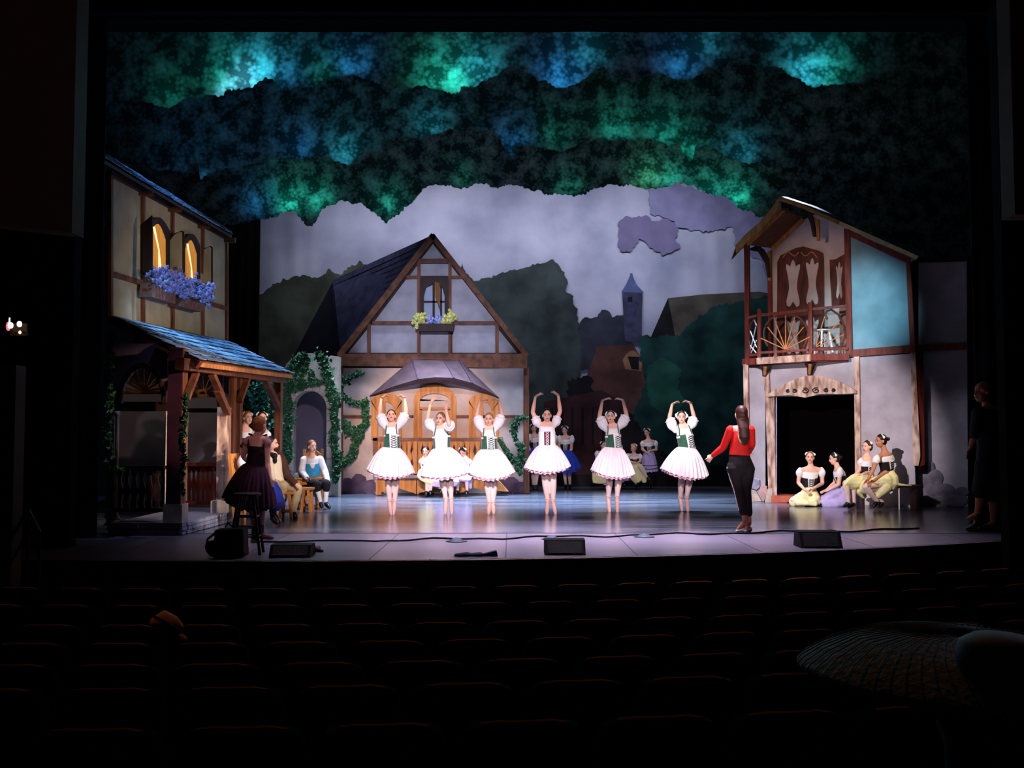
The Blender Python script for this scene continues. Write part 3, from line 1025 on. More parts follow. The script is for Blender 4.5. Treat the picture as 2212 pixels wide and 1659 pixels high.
def left_window(x0, x1, ytl, ybl, slope, box):
    """arched window in the side wall; px x0..x1, top at ytl, foot at ybl (at the middle)"""
    cx = (x0 + x1) / 2
    top = [(x0 + (x1 - x0) * t, ytl + slope * ((x1 - x0) * (t - .5)) + 26 * (1 - math.sin(PI * (0.08 + 0.84 * t))) * 1.0) for t in [i / 8 for i in range(9)]]
    foot = [(x0 + (x1 - x0) * t, ybl + slope * ((x1 - x0) * (t - .5))) for t in [i / 8 for i in range(9)]]
    w = obj('window', MB().strip(poly_on(LW, top, 0.03), poly_on(LW, foot, 0.03), LW.n * 0.05), timber_dark, house)
    k = 0.3
    top2 = [(cx + (x - cx) * (1 - k) + 2, y + 14 + 9 * abs(x - cx) / (x1 - x0)) for x, y in top]
    ft2 = [(cx + (x - cx) * (1 - k) + 2, y - 5) for x, y in foot]
    obj('curtain', MB().strip(poly_on(LW, top2, 0.085), poly_on(LW, ft2, 0.085), LW.n * 0.01), curtain_m, w)
    for f0, f1 in ((0.12, 0.42), (0.3, 0.6)):
        p = [LW(top2[1][0] + (x1 - x0) * f0 * 0.25, top2[2][1] + 4, 0.1), LW(top2[1][0] + (x1 - x0) * 0.3, (top2[0][1] + ft2[0][1]) / 2, 0.1), LW(cx + (x1 - x0) * f0 * .7, ft2[4][1], 0.1)]
        obj('curtain_gap', MB().tube(p, 0.012, 6), fold_m, w)
    return w


left_window(318, 361, 470, 596, 0.45, None)
left_window(393, 427, 505, 628, 0.38, None)


def shutter(pts, Y, m, name='shutter'):
    """open shutter board standing out from the wall, facing the audience"""
    pl = Front(Y)
    o = slab(house, name, pl, pts, 0.03, timber_dark)
    cx = sum(p[0] for p in pts) / len(pts)
    cy = sum(p[1] for p in pts) / len(pts)
    inner = [(cx + (x - cx) * 0.78, cy + (y - cy) * 0.94) for x, y in pts]
    obj('shutter_panel', MB().prism([pl(x, y, 0.01) for x, y in inner], (0, 0.006, 0)), m, o)


Yh = lambda px: -5.9 / ((px - CX) / F)
shutter([(303, 486), (322, 470), (328, 465), (329, 480), (329, 600), (303, 590)], -5.75 / ((303 - CX) / F), timber_dark)
shutter([(362, 520), (375, 505), (392, 498), (397, 500), (397, 602), (362, 612)], -5.86 / ((362 - CX) / F), plaster_yellow)
shutter([(428, 548), (440, 537), (455, 531), (459, 534), (459, 612), (428, 618)], -5.86 / ((428 - CX) / F), plaster_yellow)
# flower boxes
for nm, lab, q, end in (('flower_box', 'brown flower box of blue flowers under the nearer lit window of the porch house', [(330, 610), (379, 630), (379, 656), (327, 641)], [(314, 598), (331, 610), (327, 641), (315, 634)]),
                        ('flower_box', 'brown flower box of violet flowers under the farther lit window of the porch house', [(396, 643), (443, 658), (438, 674), (391, 662)], [(379, 630), (396, 643), (391, 662), (380, 655)])):
    f = [LW(x, y, 0.26) for x, y in q]
    t = thing(nm, lab, 'flower box', f[3])
    back_ = [p - LW.n * 0.2 for p in f]
    mb = MB().add(f + back_, [(0, 1, 2, 3), (4, 7, 6, 5), (0, 4, 5, 1), (3, 2, 6, 7), (0, 3, 7, 4), (1, 5, 6, 2)])
    obj('box', mb, box_m, t)
    if q[0][0] < 350:
        flowers(t, LW, [(333, 590), (345, 600), (352, 586), (360, 600), (350, 612), (366, 620), (384, 595), (372, 605), (382, 622)], 14, 230, flower_blue, seed=3, off=0.26)
    else:
        flowers(t, LW, [(394, 612), (400, 624), (412, 618), (422, 612), (432, 628), (440, 640), (450, 622), (452, 640), (446, 648), (410, 634)], 14, 230, flower_blue, seed=4, off=0.28)
# upper roof
LR0 = side_plane(-6.5, 17.0)
LR1 = side_plane(-5.62, 17.0)
A = LR0(185, 305); B = LR0(497, 500); Cc = LR1(501, 509); D = LR1(190, 325)
A = LR0(218 - 60, 292)
rf = obj('roof', MB().prism([A, B, Cc, D], (0, 0, -0.05)), timber_dark, house)
shingles(rf, A, B, Cc, D, 6, 15, shingle_m, seed=2)
# porch roof
pr = [LW(236, 682), LW(494, 738), LE(630, 808), LE(427, 779)]
rf = obj('porch_roof', MB().prism(pr, (0, 0, -0.05)), timber, house)
shingles(rf, pr[0], pr[1], pr[2], pr[3], 7, 15, shingle_m, seed=5)
obj('fascia', MB().beam(pr[0] + V((0.02, 0, -0.07)), pr[3] + V((0.02, 0, -0.06)), 0.1, 0.05, V((0, -1, 0.2))), timber_red, house)
obj('eave_board', MB().beam(pr[3] + V((0, 0, -0.05)), pr[2] + V((0, 0, -0.05)), 0.06, 0.03, LE.n), pine, house)
# header beam and posts along the porch front
bar(house, 'header_beam', LP, (388, 786), (610, 818), 22, 0.12, timber)
PZ = 0.165


def porch_post(px, ytop_, wpx, m, ybot_=None, base=True, depth=0.16):
    q = LP(px, 1000)
    w = wpx * q.y / F
    zt = LP(px, ytop_).z
    mb = MB().box((q.x - w / 2, q.y + 0.0, (PZ + 0.0 + zt) / 2), w, depth, zt - PZ)
    return obj('post', mb, m, house)


# corner post: pale side, shade of the front face painted in as a maroon board
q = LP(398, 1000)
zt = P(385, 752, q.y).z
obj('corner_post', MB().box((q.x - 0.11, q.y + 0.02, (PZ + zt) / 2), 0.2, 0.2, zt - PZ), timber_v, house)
obj('post_face_shade', MB().box((q.x - 0.11, q.y - 0.09, (PZ + zt) / 2), 0.19, 0.02, zt - PZ - .02), mat('maroon_post_shade', S(56, 24, 40), .6, .3), house, label='dark maroon face board of the corner post')
obj('post_base', MB().box((q.x - 0.11, q.y + 0.02, PZ + 0.125), 0.25, 0.25, 0.25), stone_cream, house, label='pale stone block under the corner post')
porch_post(492, 880, 18, timber_pale, depth=0.3)
porch_post(506, 803, 11, timber_v)
porch_post(520, 806, 11, timber_v)
porch_post(607, 818, 13, timber_v, depth=0.2)
q = LP(492, 1000)
obj('post_base', MB().box((q.x - 0.07, q.y, PZ + 0.09), 0.24, 0.4, 0.18), stone_cream, house, label='pale stone block under the grained pilaster')
for a, b, w in (((402, 862), (424, 806), 10), ((479, 858), (457, 806), 12), ((492, 892), (470, 842), 14), ((517, 868), (537, 812), 9), ((601, 880), (572, 818), 14)):
    bar(house, 'brace', LP, a, b, w, 0.09, timber)
# arcade screens
for (Yp, xl, xr, cx, cy, rx, ry, fb, lin, bt, bb, cl, cr, tone, nb, top) in (
        (13.75, 240, 366, 310, 872, 52, 87, 848, (868, 888), 1010, 1104, 253, 359, timber_dark, 6, 742),
        (16.25, 395, 480, 437, 878, 44, 78, 855, (882, 891), 1003, 1088, 404, 473, timber_red, 6, 772)):
    pl = Front(Yp)
    # spandrel panel above the arch
    ao = arch_pts(cx, cy, rx, ry, 14)
    A = poly_on(pl, [(x, top) for x, y in ao])
    Bq = poly_on(pl, ao)
    obj('spandrel_panel', MB().strip(A, Bq, (0, 0.04, 0)), plaster_purple, house)
    slab(house, 'spandrel_panel', pl, [(xl, top), (cx - rx, top), (cx - rx, cy), (xl, cy)], 0.04, plaster_purple)
    ring(house, 'arch_band', pl, arch_pts(cx, cy, rx + 1, ry + 1, 14), arch_pts(cx, cy, rx - 7, ry - 8, 14), 0.07, timber_dark if Yp < 15 else timber)
    ring(house, 'arch_lining', pl, arch_pts(cx, cy, rx - 7, ry - 8, 14), arch_pts(cx, cy, rx - 10, ry - 11, 14), 0.05, stone_cream)
    bar(house, 'fan_rail', pl, (cx - rx + 10, fb), (cx + rx - 10, fb), 7, 0.06, pine_flat)
    for k in range(9):
        a = math.radians(12 + 156 * k / 8)
        L = 1.0 / math.sqrt((math.cos(a) / (rx - 9)) ** 2 + (math.sin(a) / (fb - cy + ry - 9)) ** 2)
        bar(house, 'fan_spoke', pl, (cx, fb - 3), (cx + L * math.cos(a), fb - L * math.sin(a)), 3.6, 0.03, pine)
    slab(house, 'lintel', pl, [(xl, lin[0]), (xr, lin[0]), (xr, lin[1]), (xl, lin[1])], 0.08, timber_dark, 0.04)
    for x in (cl, cr):
        w = 8 if x == cl and Yp < 15 else 4
        zt_, zb_ = pl(x, lin[1]).z, PZ
        c = pl(x, 1000)
        r = w * Yp / F / 2
        mb = MB().lathe((c.x, c.y - 0.02, zb_), [(r * 2.4, 0), (r * 2.2, 0.04), (r * 1.3, 0.08), (r, 0.12), (r * .95, zt_ - zb_ - 0.1), (r * 1.5, zt_ - zb_ - 0.05), (r * 1.7, zt_ - zb_)], 10)
        obj('column', mb, stone_cream, house, True)
    # balustrade
    bar(house, 'handrail', pl, (xl + 5, bt), (xr, bt - 1), 7, 0.1, tone)
    bar(house, 'bottom_rail', pl, (xl + 5, bb - 2), (xr, bb - 3), 8, 0.1, tone)
    for k in range(nb + 1):
        x = cl + 4 + (cr - cl - 8) * k / nb
        hw = (cr - cl) / nb * 0.5
        L = bb - bt - 8
        prof = [(0.0, .78), (0.1, .8), (0.2, .35), (0.32, .42), (0.45, .8), (0.55, .95), (0.66, .7), (0.8, .45), (0.92, .5), (1.0, .85)]
        pts = [(x - hw * b, bt + 4 + L * a) for a, b in prof] + [(x + hw * b, bt + 4 + L * a) for a, b in reversed(prof)]
        slab(house, 'baluster', pl, pts, 0.04, tone)
# wall behind the arches
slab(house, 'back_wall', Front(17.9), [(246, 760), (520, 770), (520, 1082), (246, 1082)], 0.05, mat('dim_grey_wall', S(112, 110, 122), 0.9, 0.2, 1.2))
# porch platform with painted stones
fl = [G(236, 1157), G(391, 1157)]
e0 = fl[1]
e1 = V((e0.x + 0.0316 * 5.1, e0.y + 5.1, 0))
w0 = V((fl[0].x, fl[0].y, 0))
w1 = V((w0.x, e1.y, 0))
obj('platform', MB().prism([w0 + V((0, .02, PZ)), e0 + V((-.02, .02, PZ)), e1 + V((-.02, 0, PZ)), w1 + V((0, 0, PZ))], (0, 0, -PZ + 0.002)), mat('pale_porch_deck', S(128, 124, 130), 0.6, 0.15, 5, spec=0.4), house)
rnd = random.Random(11)


def stone_wall(parent, a, b, z0, z1, rows, m, seed, nrm, wmin=0.14, wmax=0.26):
    r = random.Random(seed)
    L = (b - a).length
    u = (b - a).normalized()
    for k in range(rows):
        za, zb = z0 + (z1 - z0) * k / rows, z0 + (z1 - z0) * (k + 1) / rows
        s = -r.random() * 0.1
        while s < L:
            w = r.uniform(wmin, wmax)
            s0, s1 = max(0, s + 0.008), min(L, s + w - 0.008)
            if s1 - s0 > 0.04:
                h = (zb - za) * 0.06
                i = min(0.03, (s1 - s0) * .25)
                j = r.uniform(0.1, 0.3) * (zb - za)
                P0 = lambda s_, z_: a + u * s_ + V((0, 0, z_))
                pts = [P0(s0 + i, za + h), P0(s1 - i, za + h), P0(s1, za + j), P0(s1, zb - j), P0(s1 - i, zb - h), P0(s0 + i, zb - h), P0(s0, zb - j), P0(s0, za + j)]
                obj('stone', MB().prism(pts, nrm * r.uniform(0.012, 0.03)), m, parent)
            s += w


stone_wall(house, w0, e0, 0.005, PZ, 2, stone_purple, 3, V((0, -1, 0)))
stone_wall(house, e0, e1, 0.005, PZ, 3, stone_m, 4, V((1, -0.03, 0)), 0.16, 0.3)
# ivy on the porch
t = thing('ivy_vine', 'dark ivy climbing the outer left column of the porch', 'vine', P(243, 1150, 13.5))
ivy(t, [(238, 1148), (236, 1080), (240, 1010), (233, 930), (238, 860), (234, 790), (240, 720)], 13.5, 13, 800, ivy_m, 0.07, 21)
t = thing('ivy_vine', 'slim green ivy vine down the porch corner post', 'vine', P(396, 1075, 13.05))
ivy(t, [(396, 1070), (393, 1030), (397, 990), (392, 950), (400, 905), (399, 870), (405, 848)], 13.05, [7, 7, 9, 11, 11, 9, 6], 330, ivy_m, 0.055, 22)
t = thing('ivy_vine', 'thin dark ivy trailing along the handrail of the nearer porch arch', 'vine', P(262, 1015, 13.6))
ivy(t, [(246, 1009), (280, 1012), (320, 1016), (352, 1012)], 13.6, 6, 120, ivy_m, 0.05, 23)

# ================================================================ STONE ARCH WITH IVY
AY = 21.6
pa = Front(AY)
arch = thing('stone_arch', 'pale stone garden arch between the porch and the gabled cottage', 'arch', P(670, 1072, AY))
outer = [(612, 1072), (612, 800)] + arch_pts(668, 803, 54, 40, 12, 172, 40) + [(716, 772), (730, 768), (731, 1072)]
inner_t = arch_pts(669, 882, 37, 38, 12)
# body: left jamb, right jamb and the head above the opening
slab(arch, 'jamb', pa, [(612, 803), (632, 803), (632, 1073), (612, 1073)], 0.35, stone_cream)
slab(arch, 'jamb', pa, [(706, 803), (731, 803), (731, 1073), (706, 1073)], 0.35, stone_cream)
topc = arch_pts(669, 806, 56, 43, 12)
A = poly_on(pa, [(632 + (706 - 632) * i / 12, 803 - 0 if False else 806 - 43 * math.sqrt(max(0, 1 - ((632 + 74 * i / 12 - 669) / 56) ** 2))) for i in range(13)])
Bq = poly_on(pa, inner_t)
obj('arch_head', MB().strip(A, Bq, (0, 0.35, 0)), stone_cream, arch)
obj('arch_shoulder', MB().prism(poly_on(pa, [(612, 803)] + [(x, y) for x, y in topc if x <= 633] + [(633, 806 - 32), (633, 803)]), (0, 0.35, 0)), stone_cream, arch)
obj('arch_shoulder', MB().prism(poly_on(pa, [(705, 774), (715, 768), (731, 770), (731, 803), (705, 803)]), (0, 0.35, 0)), stone_cream, arch)
for k in range(9):
    a0, a1 = 180 - 20 * k - 1, 180 - 20 * (k + 1) + 1
    o = arch_pts(669, 882, 48, 50, 2, a0, a1)
    i = arch_pts(669, 882, 37, 38, 2, a0, a1)
    obj('voussoir', MB().strip(poly_on(pa, o), poly_on(pa, i), (0, -0.035, 0)), stone_cream, arch)
for x0_, x1_ in ((622, 633), (705, 717)):
    for k in range(7):
        y0_, y1_ = 884 + k * 27, 884 + (k + 1) * 27 - 2
        d = 4 * (k % 2)
        slab(arch, 'quoin', pa, [(x0_ - (d if x0_ < 640 else 0), y0_), (x1_ + (d if x0_ > 640 else 0), y0_), (x1_ + (d if x0_ > 640 else 0), y1_), (x0_ - (d if x0_ < 640 else 0), y1_)], 0.035, stone_cream, 0.035)
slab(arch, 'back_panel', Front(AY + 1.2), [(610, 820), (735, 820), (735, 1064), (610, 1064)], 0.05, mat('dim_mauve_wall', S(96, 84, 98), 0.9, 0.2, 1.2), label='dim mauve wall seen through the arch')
t = thing('ivy_vine', 'thick ivy covering the crown and jambs of the stone arch', 'vine', P(620, 1070, AY - 0.1))
iv = [([(620, 1000), (618, 960), (624, 900), (616, 850), (622, 810), (640, 785), (648, 768)], 20, 1200),
      ([(640, 830), (652, 800), (660, 790), (664, 768)], 16, 420), ([(630, 840), (655, 828), (672, 824), (690, 828)], 13, 380),
      ([(668, 800), (676, 812), (672, 828)], 10, 150),
      ([(690, 768), (700, 782), (706, 810), (712, 835), (722, 860), (728, 880)], 18, 950),
      ([(722, 880), (724, 930), (722, 960), (730, 1000), (722, 1040)], 15, 700)]
for k, (pth, w, n) in enumerate(iv):
    ivy(t, pth, AY - 0.05, w, n, ivy_m, 0.085, 31 + k)
t = thing('ivy_vine', 'ivy straggling over the cottage wall left of the door', 'vine', P(745, 1000, 22.4))
for k, (pth, w, n) in enumerate([([(726, 850), (740, 826), (760, 812), (785, 805)], [12, 10, 12, 4], 380), ([(726, 838), (742, 858), (765, 872), (782, 872), (790, 865)], [12, 9, 6, 10, 12], 420),
                                 ([(790, 870), (788, 895), (792, 915), (780, 928), (765, 935), (752, 925), (742, 908)], [12, 10, 12, 15, 16, 14, 6], 650),
                                 ([(780, 935), (768, 955), (762, 980), (750, 995), (735, 1005), (725, 1010)], [14, 15, 14, 10, 12, 12], 520)]):
    ivy(t, pth, 22.45, w, n, ivy_m, 0.085, 41 + k)
t = thing('ivy_vine', 'ivy hanging down the cottage wall right of the door, behind the dancers', 'vine', P(1100, 1000, 22.4))
for k, (pth, w, n) in enumerate([([(1140, 900), (1120, 903), (1110, 920), (1112, 945)], [4, 8, 12, 12], 300), ([(1080, 950), (1088, 965), (1100, 985), (1115, 1000)], [8, 8, 9, 11], 260),
                                 ([(1112, 950), (1128, 965), (1126, 990), (1118, 1010), (1125, 1025)], [10, 12, 12, 12, 6], 330)]):
    ivy(t, pth, 22.45, w, n, ivy_m, 0.085, 51 + k)
t = thing('dark_shrub', 'dark shrub filling the gap between the porch end and the stone arch', 'shrub', P(560, 1060, 20.5))
ivy(t, [(545, 1050), (548, 960), (560, 900), (552, 850), (575, 830)], 20.5, [40, 44, 46, 40, 26], 1400, ivy_m, 0.11, 61)

# ================================================================ GABLED COTTAGE
HY = 22.6
ph = Front(HY)
cot = thing('gabled_cottage', 'gabled half-timbered cottage flat with a purple-grey hood over its door, behind the dancers', 'stage set', P(935, 1070, HY))
slab(cot, 'backing_panel', ph, [(935, 515), (1136, 772), (1142, 1068), (732, 1068), (736, 772)], 0.08, timber_dark, -0.03)
# plaster panels
for pts, m in (([(935, 527), (967, 568), (904, 568)], plaster_grey), ([(908, 570), (969, 570), (969, 596), (908, 596)], plaster_grey),
               ([(901, 574), (901, 597), (884, 597)], plaster_grey), ([(975, 575), (992, 597), (975, 597)], plaster_grey),
               ([(877, 604), (901, 602), (901, 694), (809, 694)], plaster_grey), ([(975, 602), (998, 602), (1070, 694), (975, 694)], plaster_grey),
               ([(793, 712), (793, 762), (752, 762)], plaster_grey), ([(801, 702), (901, 702), (901, 762), (801, 762)], plaster_grey),
               ([(907, 716), (970, 716), (970, 762), (907, 762)], plaster_grey), ([(977, 702), (1070, 702), (1070, 762), (977, 762)], plaster_grey),
               ([(1077, 712), (1117, 762), (1077, 762)], plaster_grey),
               ([(741, 795), (1131, 795), (1131, 897), (741, 897)], plaster_pink), ([(741, 903), (1131, 903), (1131, 1066), (741, 1066)], plaster_pink)):
    slab(cot, 'plaster_panel', ph, pts, 0.02, m)
for a, b, w, m in (((905, 566), (905, 764), 7, timber_v), ((972, 566), (972, 764), 7, timber_v), ((797, 700), (797, 764), 7, timber_v), ((1074, 700), (1074, 764), 7, timber_v)):
    bar(cot, 'upright', ph, a, b, w, 0.04, m)
for a, b, w in (((903, 563), (974, 563), 8), ((878, 599), (903, 599), 7), ((974, 599), (998, 599), 7), ((805, 698), (903, 698), 8), ((974, 698), (1075, 698), 8), ((741, 900), (803, 900), 6), ((1072, 900), (1131, 900), 6), ((868, 900), (890, 900), 6), ((985, 900), (1015, 900), 6)):
    bar(cot, 'rail', ph, a, b, w, 0.05, timber)
bar(cot, 'bargeboard', ph, (937, 508), (733, 769), 13, 0.09, timber)
bar(cot, 'bargeboard', ph, (933, 508), (1138, 769), 11, 0.09, timber)
slab(cot, 'main_beam', ph, [(729, 764), (1139, 764), (1139, 795), (729, 790)], 0.1, timber, 0.1)
bar(cot, 'corner_post', ph, (735, 792), (735, 1068), 12, 0.06, timber_v)
bar(cot, 'corner_post', ph, (1137, 794), (1138, 1066), 11, 0.06, timber_v)
# painted rocks at the foot of the wall
for k, (x, y, rx, ry) in enumerate([(750, 1050, 14, 16), (775, 1040, 15, 14), (800, 1052, 14, 14), (760, 1062, 12, 8), (785, 1060, 12, 9), (1082, 1050, 12, 12), (1105, 1046, 14, 14), (1126, 1054, 12, 12), (1094, 1061, 12, 7), (1118, 1062, 10, 6)]):
    c = ph(x, y)
    rr_ = random.Random(k)
    obj('stone', MB().prism([c + V((1.25 * rx * HY / F * math.cos(a * PI / 5) * rr_.uniform(.85, 1.1), 0, 1.2 * ry * HY / F * math.sin(a * PI / 5) * rr_.uniform(.85, 1.1))) for a in range(10)], (0, -0.012 - 0.004 * (k % 4), 0)), stone_purple, cot)
# little gable window
w = ring(cot, 'window', ph, [(908, 694), (908, 640), (908, 602), (938, 602), (970, 602), (970, 640), (970, 694)], [(916, 692), (916, 640), (921, 622), (938, 613), (956, 622), (961, 640), (961, 692)], 0.09, timber_dark)
obj('pane', MB().prism(poly_on(ph, [(915, 692), (915, 630), (922, 614), (955, 614), (962, 630), (962, 692)]), (0, -0.01, 0)), mat('pale_window_pane', S(142, 150, 180), 0.35, 0.1, 3), w)
for a, b in (((937, 612), (937, 692)), ((916, 652), (961, 652)), ((953, 620), (953, 692))):
    bar(w, 'glazing_bar', ph, a, b, 4 if a[0] != 937 else 5, 0.04, timber_dark)
obj('casement', MB().prism([ph(939, 609, 0.1), ph(949, 611, 0.3), ph(951, 668, 0.3), ph(940, 640, 0.12)], (0, 0.02, 0)), pine, w, label='pale wooden casement standing ajar')
t = thing('flower_box', 'dark flower box of yellow flowers under the gable window', 'flower box', ph(942, 715, 0.3))
obj('box', MB().prism(poly_on(ph, [(903, 699), (981, 699), (978, 715), (905, 715)], 0.3), (0, 0.26, 0)), timber_dark, t)
flowers(t, ph, [(902, 690), (910, 684), (915, 692), (905, 696), (970, 690), (978, 686), (962, 695), (974, 682)], 9, 170, flower_yellow, seed=8, off=0.22)
flowers(t, ph, [(928, 690), (945, 692)], 9, 50, flower_blue, name='blue_flowers', seed=9, off=0.22)
# receding side roof
A = P(934, 508, HY + 0.05); B = P(719, 605, HY + 2.4); D = P(735, 769, HY + 0.05); Cc = P(728, 772, HY + 2.4)
Cc = P(640, 772, HY + 2.45)
rfo = obj('side_roof', MB().prism([A, B, P(722, 772, HY + 1.6), D], (0, 0.05, 0.0)), shingle_dark, cot)
n_ = 15
for r in range(n_):
    t0, t1 = r / n_, (r + 1.15) / n_
    L0, R0_ = B, A
    Lb, Rb = P(722, 772, HY + 1.6), D
    for c in range(9):
        s0, s1 = (c + 0.02) / 9, (c + 0.98) / 9
        q = lambda s, t: L0.lerp(R0_, s).lerp(Lb.lerp(Rb, s), min(t, 1))
        obj('shingle', MB().prism([q(s0, t0), q(s1, t0), q(s1, t1) + V((0, -0.03, 0)), q(s0, t1) + V((0, -0.03, 0))], (0, -0.012, 0.0)), shingle_dark, rfo)
obj('hipped_end', MB().prism([B + V((0, .06, 0)), P(622, 792, HY + 2.4), P(722, 792, HY + 1.7)], (0, 0.05, 0)), mat('near_black_slate', S(24, 22, 36), 0.9, 0.3, 3), cot)
# hood over the door
lo = [(798, 855, .02), (848, 835, .45), (903, 818.7, .9), (941, 814.7, 1.02), (981, 816.5, 1.0), (1020, 827, .75), (1050, 842, .35), (1078, 859, .02)]
up = [(889.5, 776, .12), (889.7, 776, .12), (890, 776, .12), (925, 776, .12), (958, 777, .12), (992, 777, .12), (992.5, 777, .12), (993, 777, .12)]
hA = [ph(x, y, o) for x, y, o in up]
hB = [ph(x, y, o) for x, y, o in lo]
hd = obj('door_hood', MB().strip(hA, hB, (0, 0.03, -0.03)), hood_m, cot)
mb = MB()
for k in range(len(hA) - 1):
    pass
for k in (2, 4, 5):
    obj('hood_seam', MB().tube([hA[k] + V((0, -.01, .01)), hB[k] + V((0, -.01, .01))], 0.014, 5), mat('hood_seam_dark', S(70, 54, 70), 0.8, 0.1), hd)  # seams a little darker than the hood
# underside valance
hC = [ph(x, y, o) for x, y, o in [(798, 857, .02), (848, 841, .2), (903, 829, .3), (941, 826, .3), (981, 830, .3), (1020, 840, .25), (1050, 850, .15), (1078, 861, .02)]]
obj('valance', MB().strip([p + V((0, 0.01, -0.02)) for p in hB], hC, (0, 0.015, 0)), hood_m, hd)
# door and windows
dr = obj('door', MB().prism(poly_on(ph, [(906, 946), (906, 862)] + arch_pts(940, 866, 34, 20, 8) + [(974, 862), (974, 946)], 0.01), (0, 0.03, 0)), plaster_pink, cot)
ring(dr, 'door_frame', ph, [(894, 946), (894, 870)] + arch_pts(940, 866, 46, 35, 12) + [(986, 870), (986, 946)], [(907, 946), (907, 870)] + arch_pts(940, 868, 33, 18, 12) + [(973, 870), (973, 946)], 0.08, pine)
bar(dr, 'crossbar', ph, (907, 883), (973, 883), 6, 0.04, pine_flat, 0.01)
bar(dr, 'door_stile', ph, (909, 884), (909, 946), 6, 0.04, pine, 0.01)
bar(dr, 'door_stile', ph, (971, 884), (971, 946), 5, 0.04, pine, 0.01)
for x0_, x1_, m0 in ((803, 868, 834), (1013, 1077, 1045)):
    cx = (x0_ + x1_) / 2
    wd = ring(cot, 'window', ph, [(x0_, 948), (x0_, 865)] + arch_pts(cx, 870, (x1_ - x0_) / 2, 20, 10) + [(x1_, 865), (x1_, 948)],
              [(x0_ + 14, 944), (x0_ + 14, 890)] + arch_pts(cx, 890, (x1_ - x0_) / 2 - 15, 22, 10) + [(x1_ - 14, 890), (x1_ - 14, 944)], 0.06, pine)
    bar(wd, 'mullion', ph, (m0 - 4, 866), (m0 - 4, 946), 6, 0.05, pine)
    bar(wd, 'sill', ph, (x0_, 946), (x1_, 946), 6, 0.08, pine_flat)
# porch rail of cut-out boards
RY = 22.15
prl = Front(RY)
rail = thing('board_railing', 'low golden railing of notched boards across the cottage front', 'railing', P(935, 1030, RY))
obj('top_rail', MB().box((prl(935, 948).x, RY, prl(935, 949).z), (1064 - 806) * RY / F, 0.12, 6 * RY / F), box_m, rail)
n = 22
for k in range(n):
    x0_, x1_ = 811 + (1060 - 811) * k / n + 0.5, 811 + (1060 - 811) * (k + 1) / n - 0.5
    d = 3.6 if k % 2 else 0.4
    e = 0.4 if k % 2 else 3.6
    y0_, y1_ = 952, 1024
    ys = [y0_, y0_ + 8, y0_ + 22, y0_ + 32, y0_ + 36, y0_ + 40, y0_ + 50, y0_ + 64, y1_]
    ins = [0, 0, 1, 0, 0, 0, 1, 0, 0]
    pts = [(x0_ + d * i, y) for i, y in zip(ins, ys)] + [(x1_ - e * i, y) for i, y in reversed(list(zip(ins, ys)))]
    obj('board', MB().prism(poly_on(prl, pts), (0, 0.03, 0)), pine, rail)
obj('end_post', MB().box((prl(811, 985).x, RY, prl(811, 985).z), 10 * RY / F, 0.12, 78 * RY / F), timber_v, rail)
# bench under it
by = 21.95
pb = Front(by)
bench = thing('long_bench', 'long golden wooden bench with a scalloped apron in front of the cottage', 'bench', P(935, 1070, by))
zt = pb(935, 1030).z
obj('seat', MB().box((pb(945, 1030).x, by + 0.1, zt), (1070 - 812) * by / F, 0.5, 0.05), mat('mauve_bench_top', S(120, 96, 110), 0.5, 0.15, 5), bench)
for k, (x0_, x1_) in enumerate(((813, 900), (900, 985), (985, 1066))):
    pts = [(x0_ + 1, 1034)] + [(x1_ - 1, 1034)] + [(x1_ - 1, 1068), (x1_ - 8, 1064)] + [(x1_ - 18 - (x1_ - x0_ - 36) * i / 8, 1064 - 7 * math.sin(PI * i / 8) - 2) for i in range(9)] + [(x0_ + 8, 1064), (x0_ + 1, 1068)]
    slab(bench, 'apron_board', pb, pts, 0.03, pine, -0.02)
slab(bench, 'side_board', pb, [(812, 1034), (824, 1034), (824, 1069), (812, 1069)], 0.4, pine)
slab(bench, 'ramp_board', pb, [(1066, 1028), (1070, 1030), (1098, 1062), (1066, 1060)], 0.3, pine, 0.0)

# ================================================================ BALCONY HOUSE
ra, rb = G(1619, 1082.7), G(1978.5, 1096)
RF = Plane((ra.x, ra.y), (rb.x, rb.y))
hr = thing('balcony_house', 'tall half-timbered house flat with a balcony, pale blue side wall and an open dark doorway', 'stage set', RF(1800, 1088))
REC = -1.3
# lower wall panels (front)
slab(hr, 'plaster_panel', RF, [(1617, 795), (1653, 793), (1653, 1083), (1619, 1082)], 0.04, plaster_grey, -0.01)
slab(hr, 'plaster_panel', RF, [(1655, 790), (1848, 772), (1848, 852), (1655, 858)], 0.04, plaster_grey, -0.01)
slab(hr, 'plaster_panel', RF, [(1856, 770), (1969, 764), (1979, 1096), (1860, 1091)], 0.04, plaster_grey, -0.01)
for pts, m in (([(1605, 787), (1616, 787), (1619, 1000), (1619, 1035), (1609, 1035)], timber_pale), ([(1648, 786), (1660, 786), (1664, 860), (1652, 860)], timber_pale), ([(1653, 856), (1672, 856), (1676, 1072), (1660, 1074)], timber_pale),
               ([(1844, 770), (1856, 769), (1860, 1091), (1848, 1090)], timber_pale), ([(1967, 762), (1977, 761), (1988, 985), (1984, 1006), (1973, 1006)], timber_pale)):
    slab(hr, 'post', RF, pts, 0.06, m, 0.05)
slab(hr, 'return_board', Plane((rb.x + 0.04, rb.y), (rb.x + 0.6, rb.y + 0.15)), [(1978, 760), (1994, 760), (1998, 1004), (1986, 1008)], 0.05, timber_red, 0.04)
bp = []
for k in range(13):
    t = k / 12
    x = 1661 + (1852 - 1661) * t
    y = 856 - 8 * t - (40 - 0 * t) * math.sin(PI * t) * 0.92 - 4
    bp.append((x, y))
lb = []
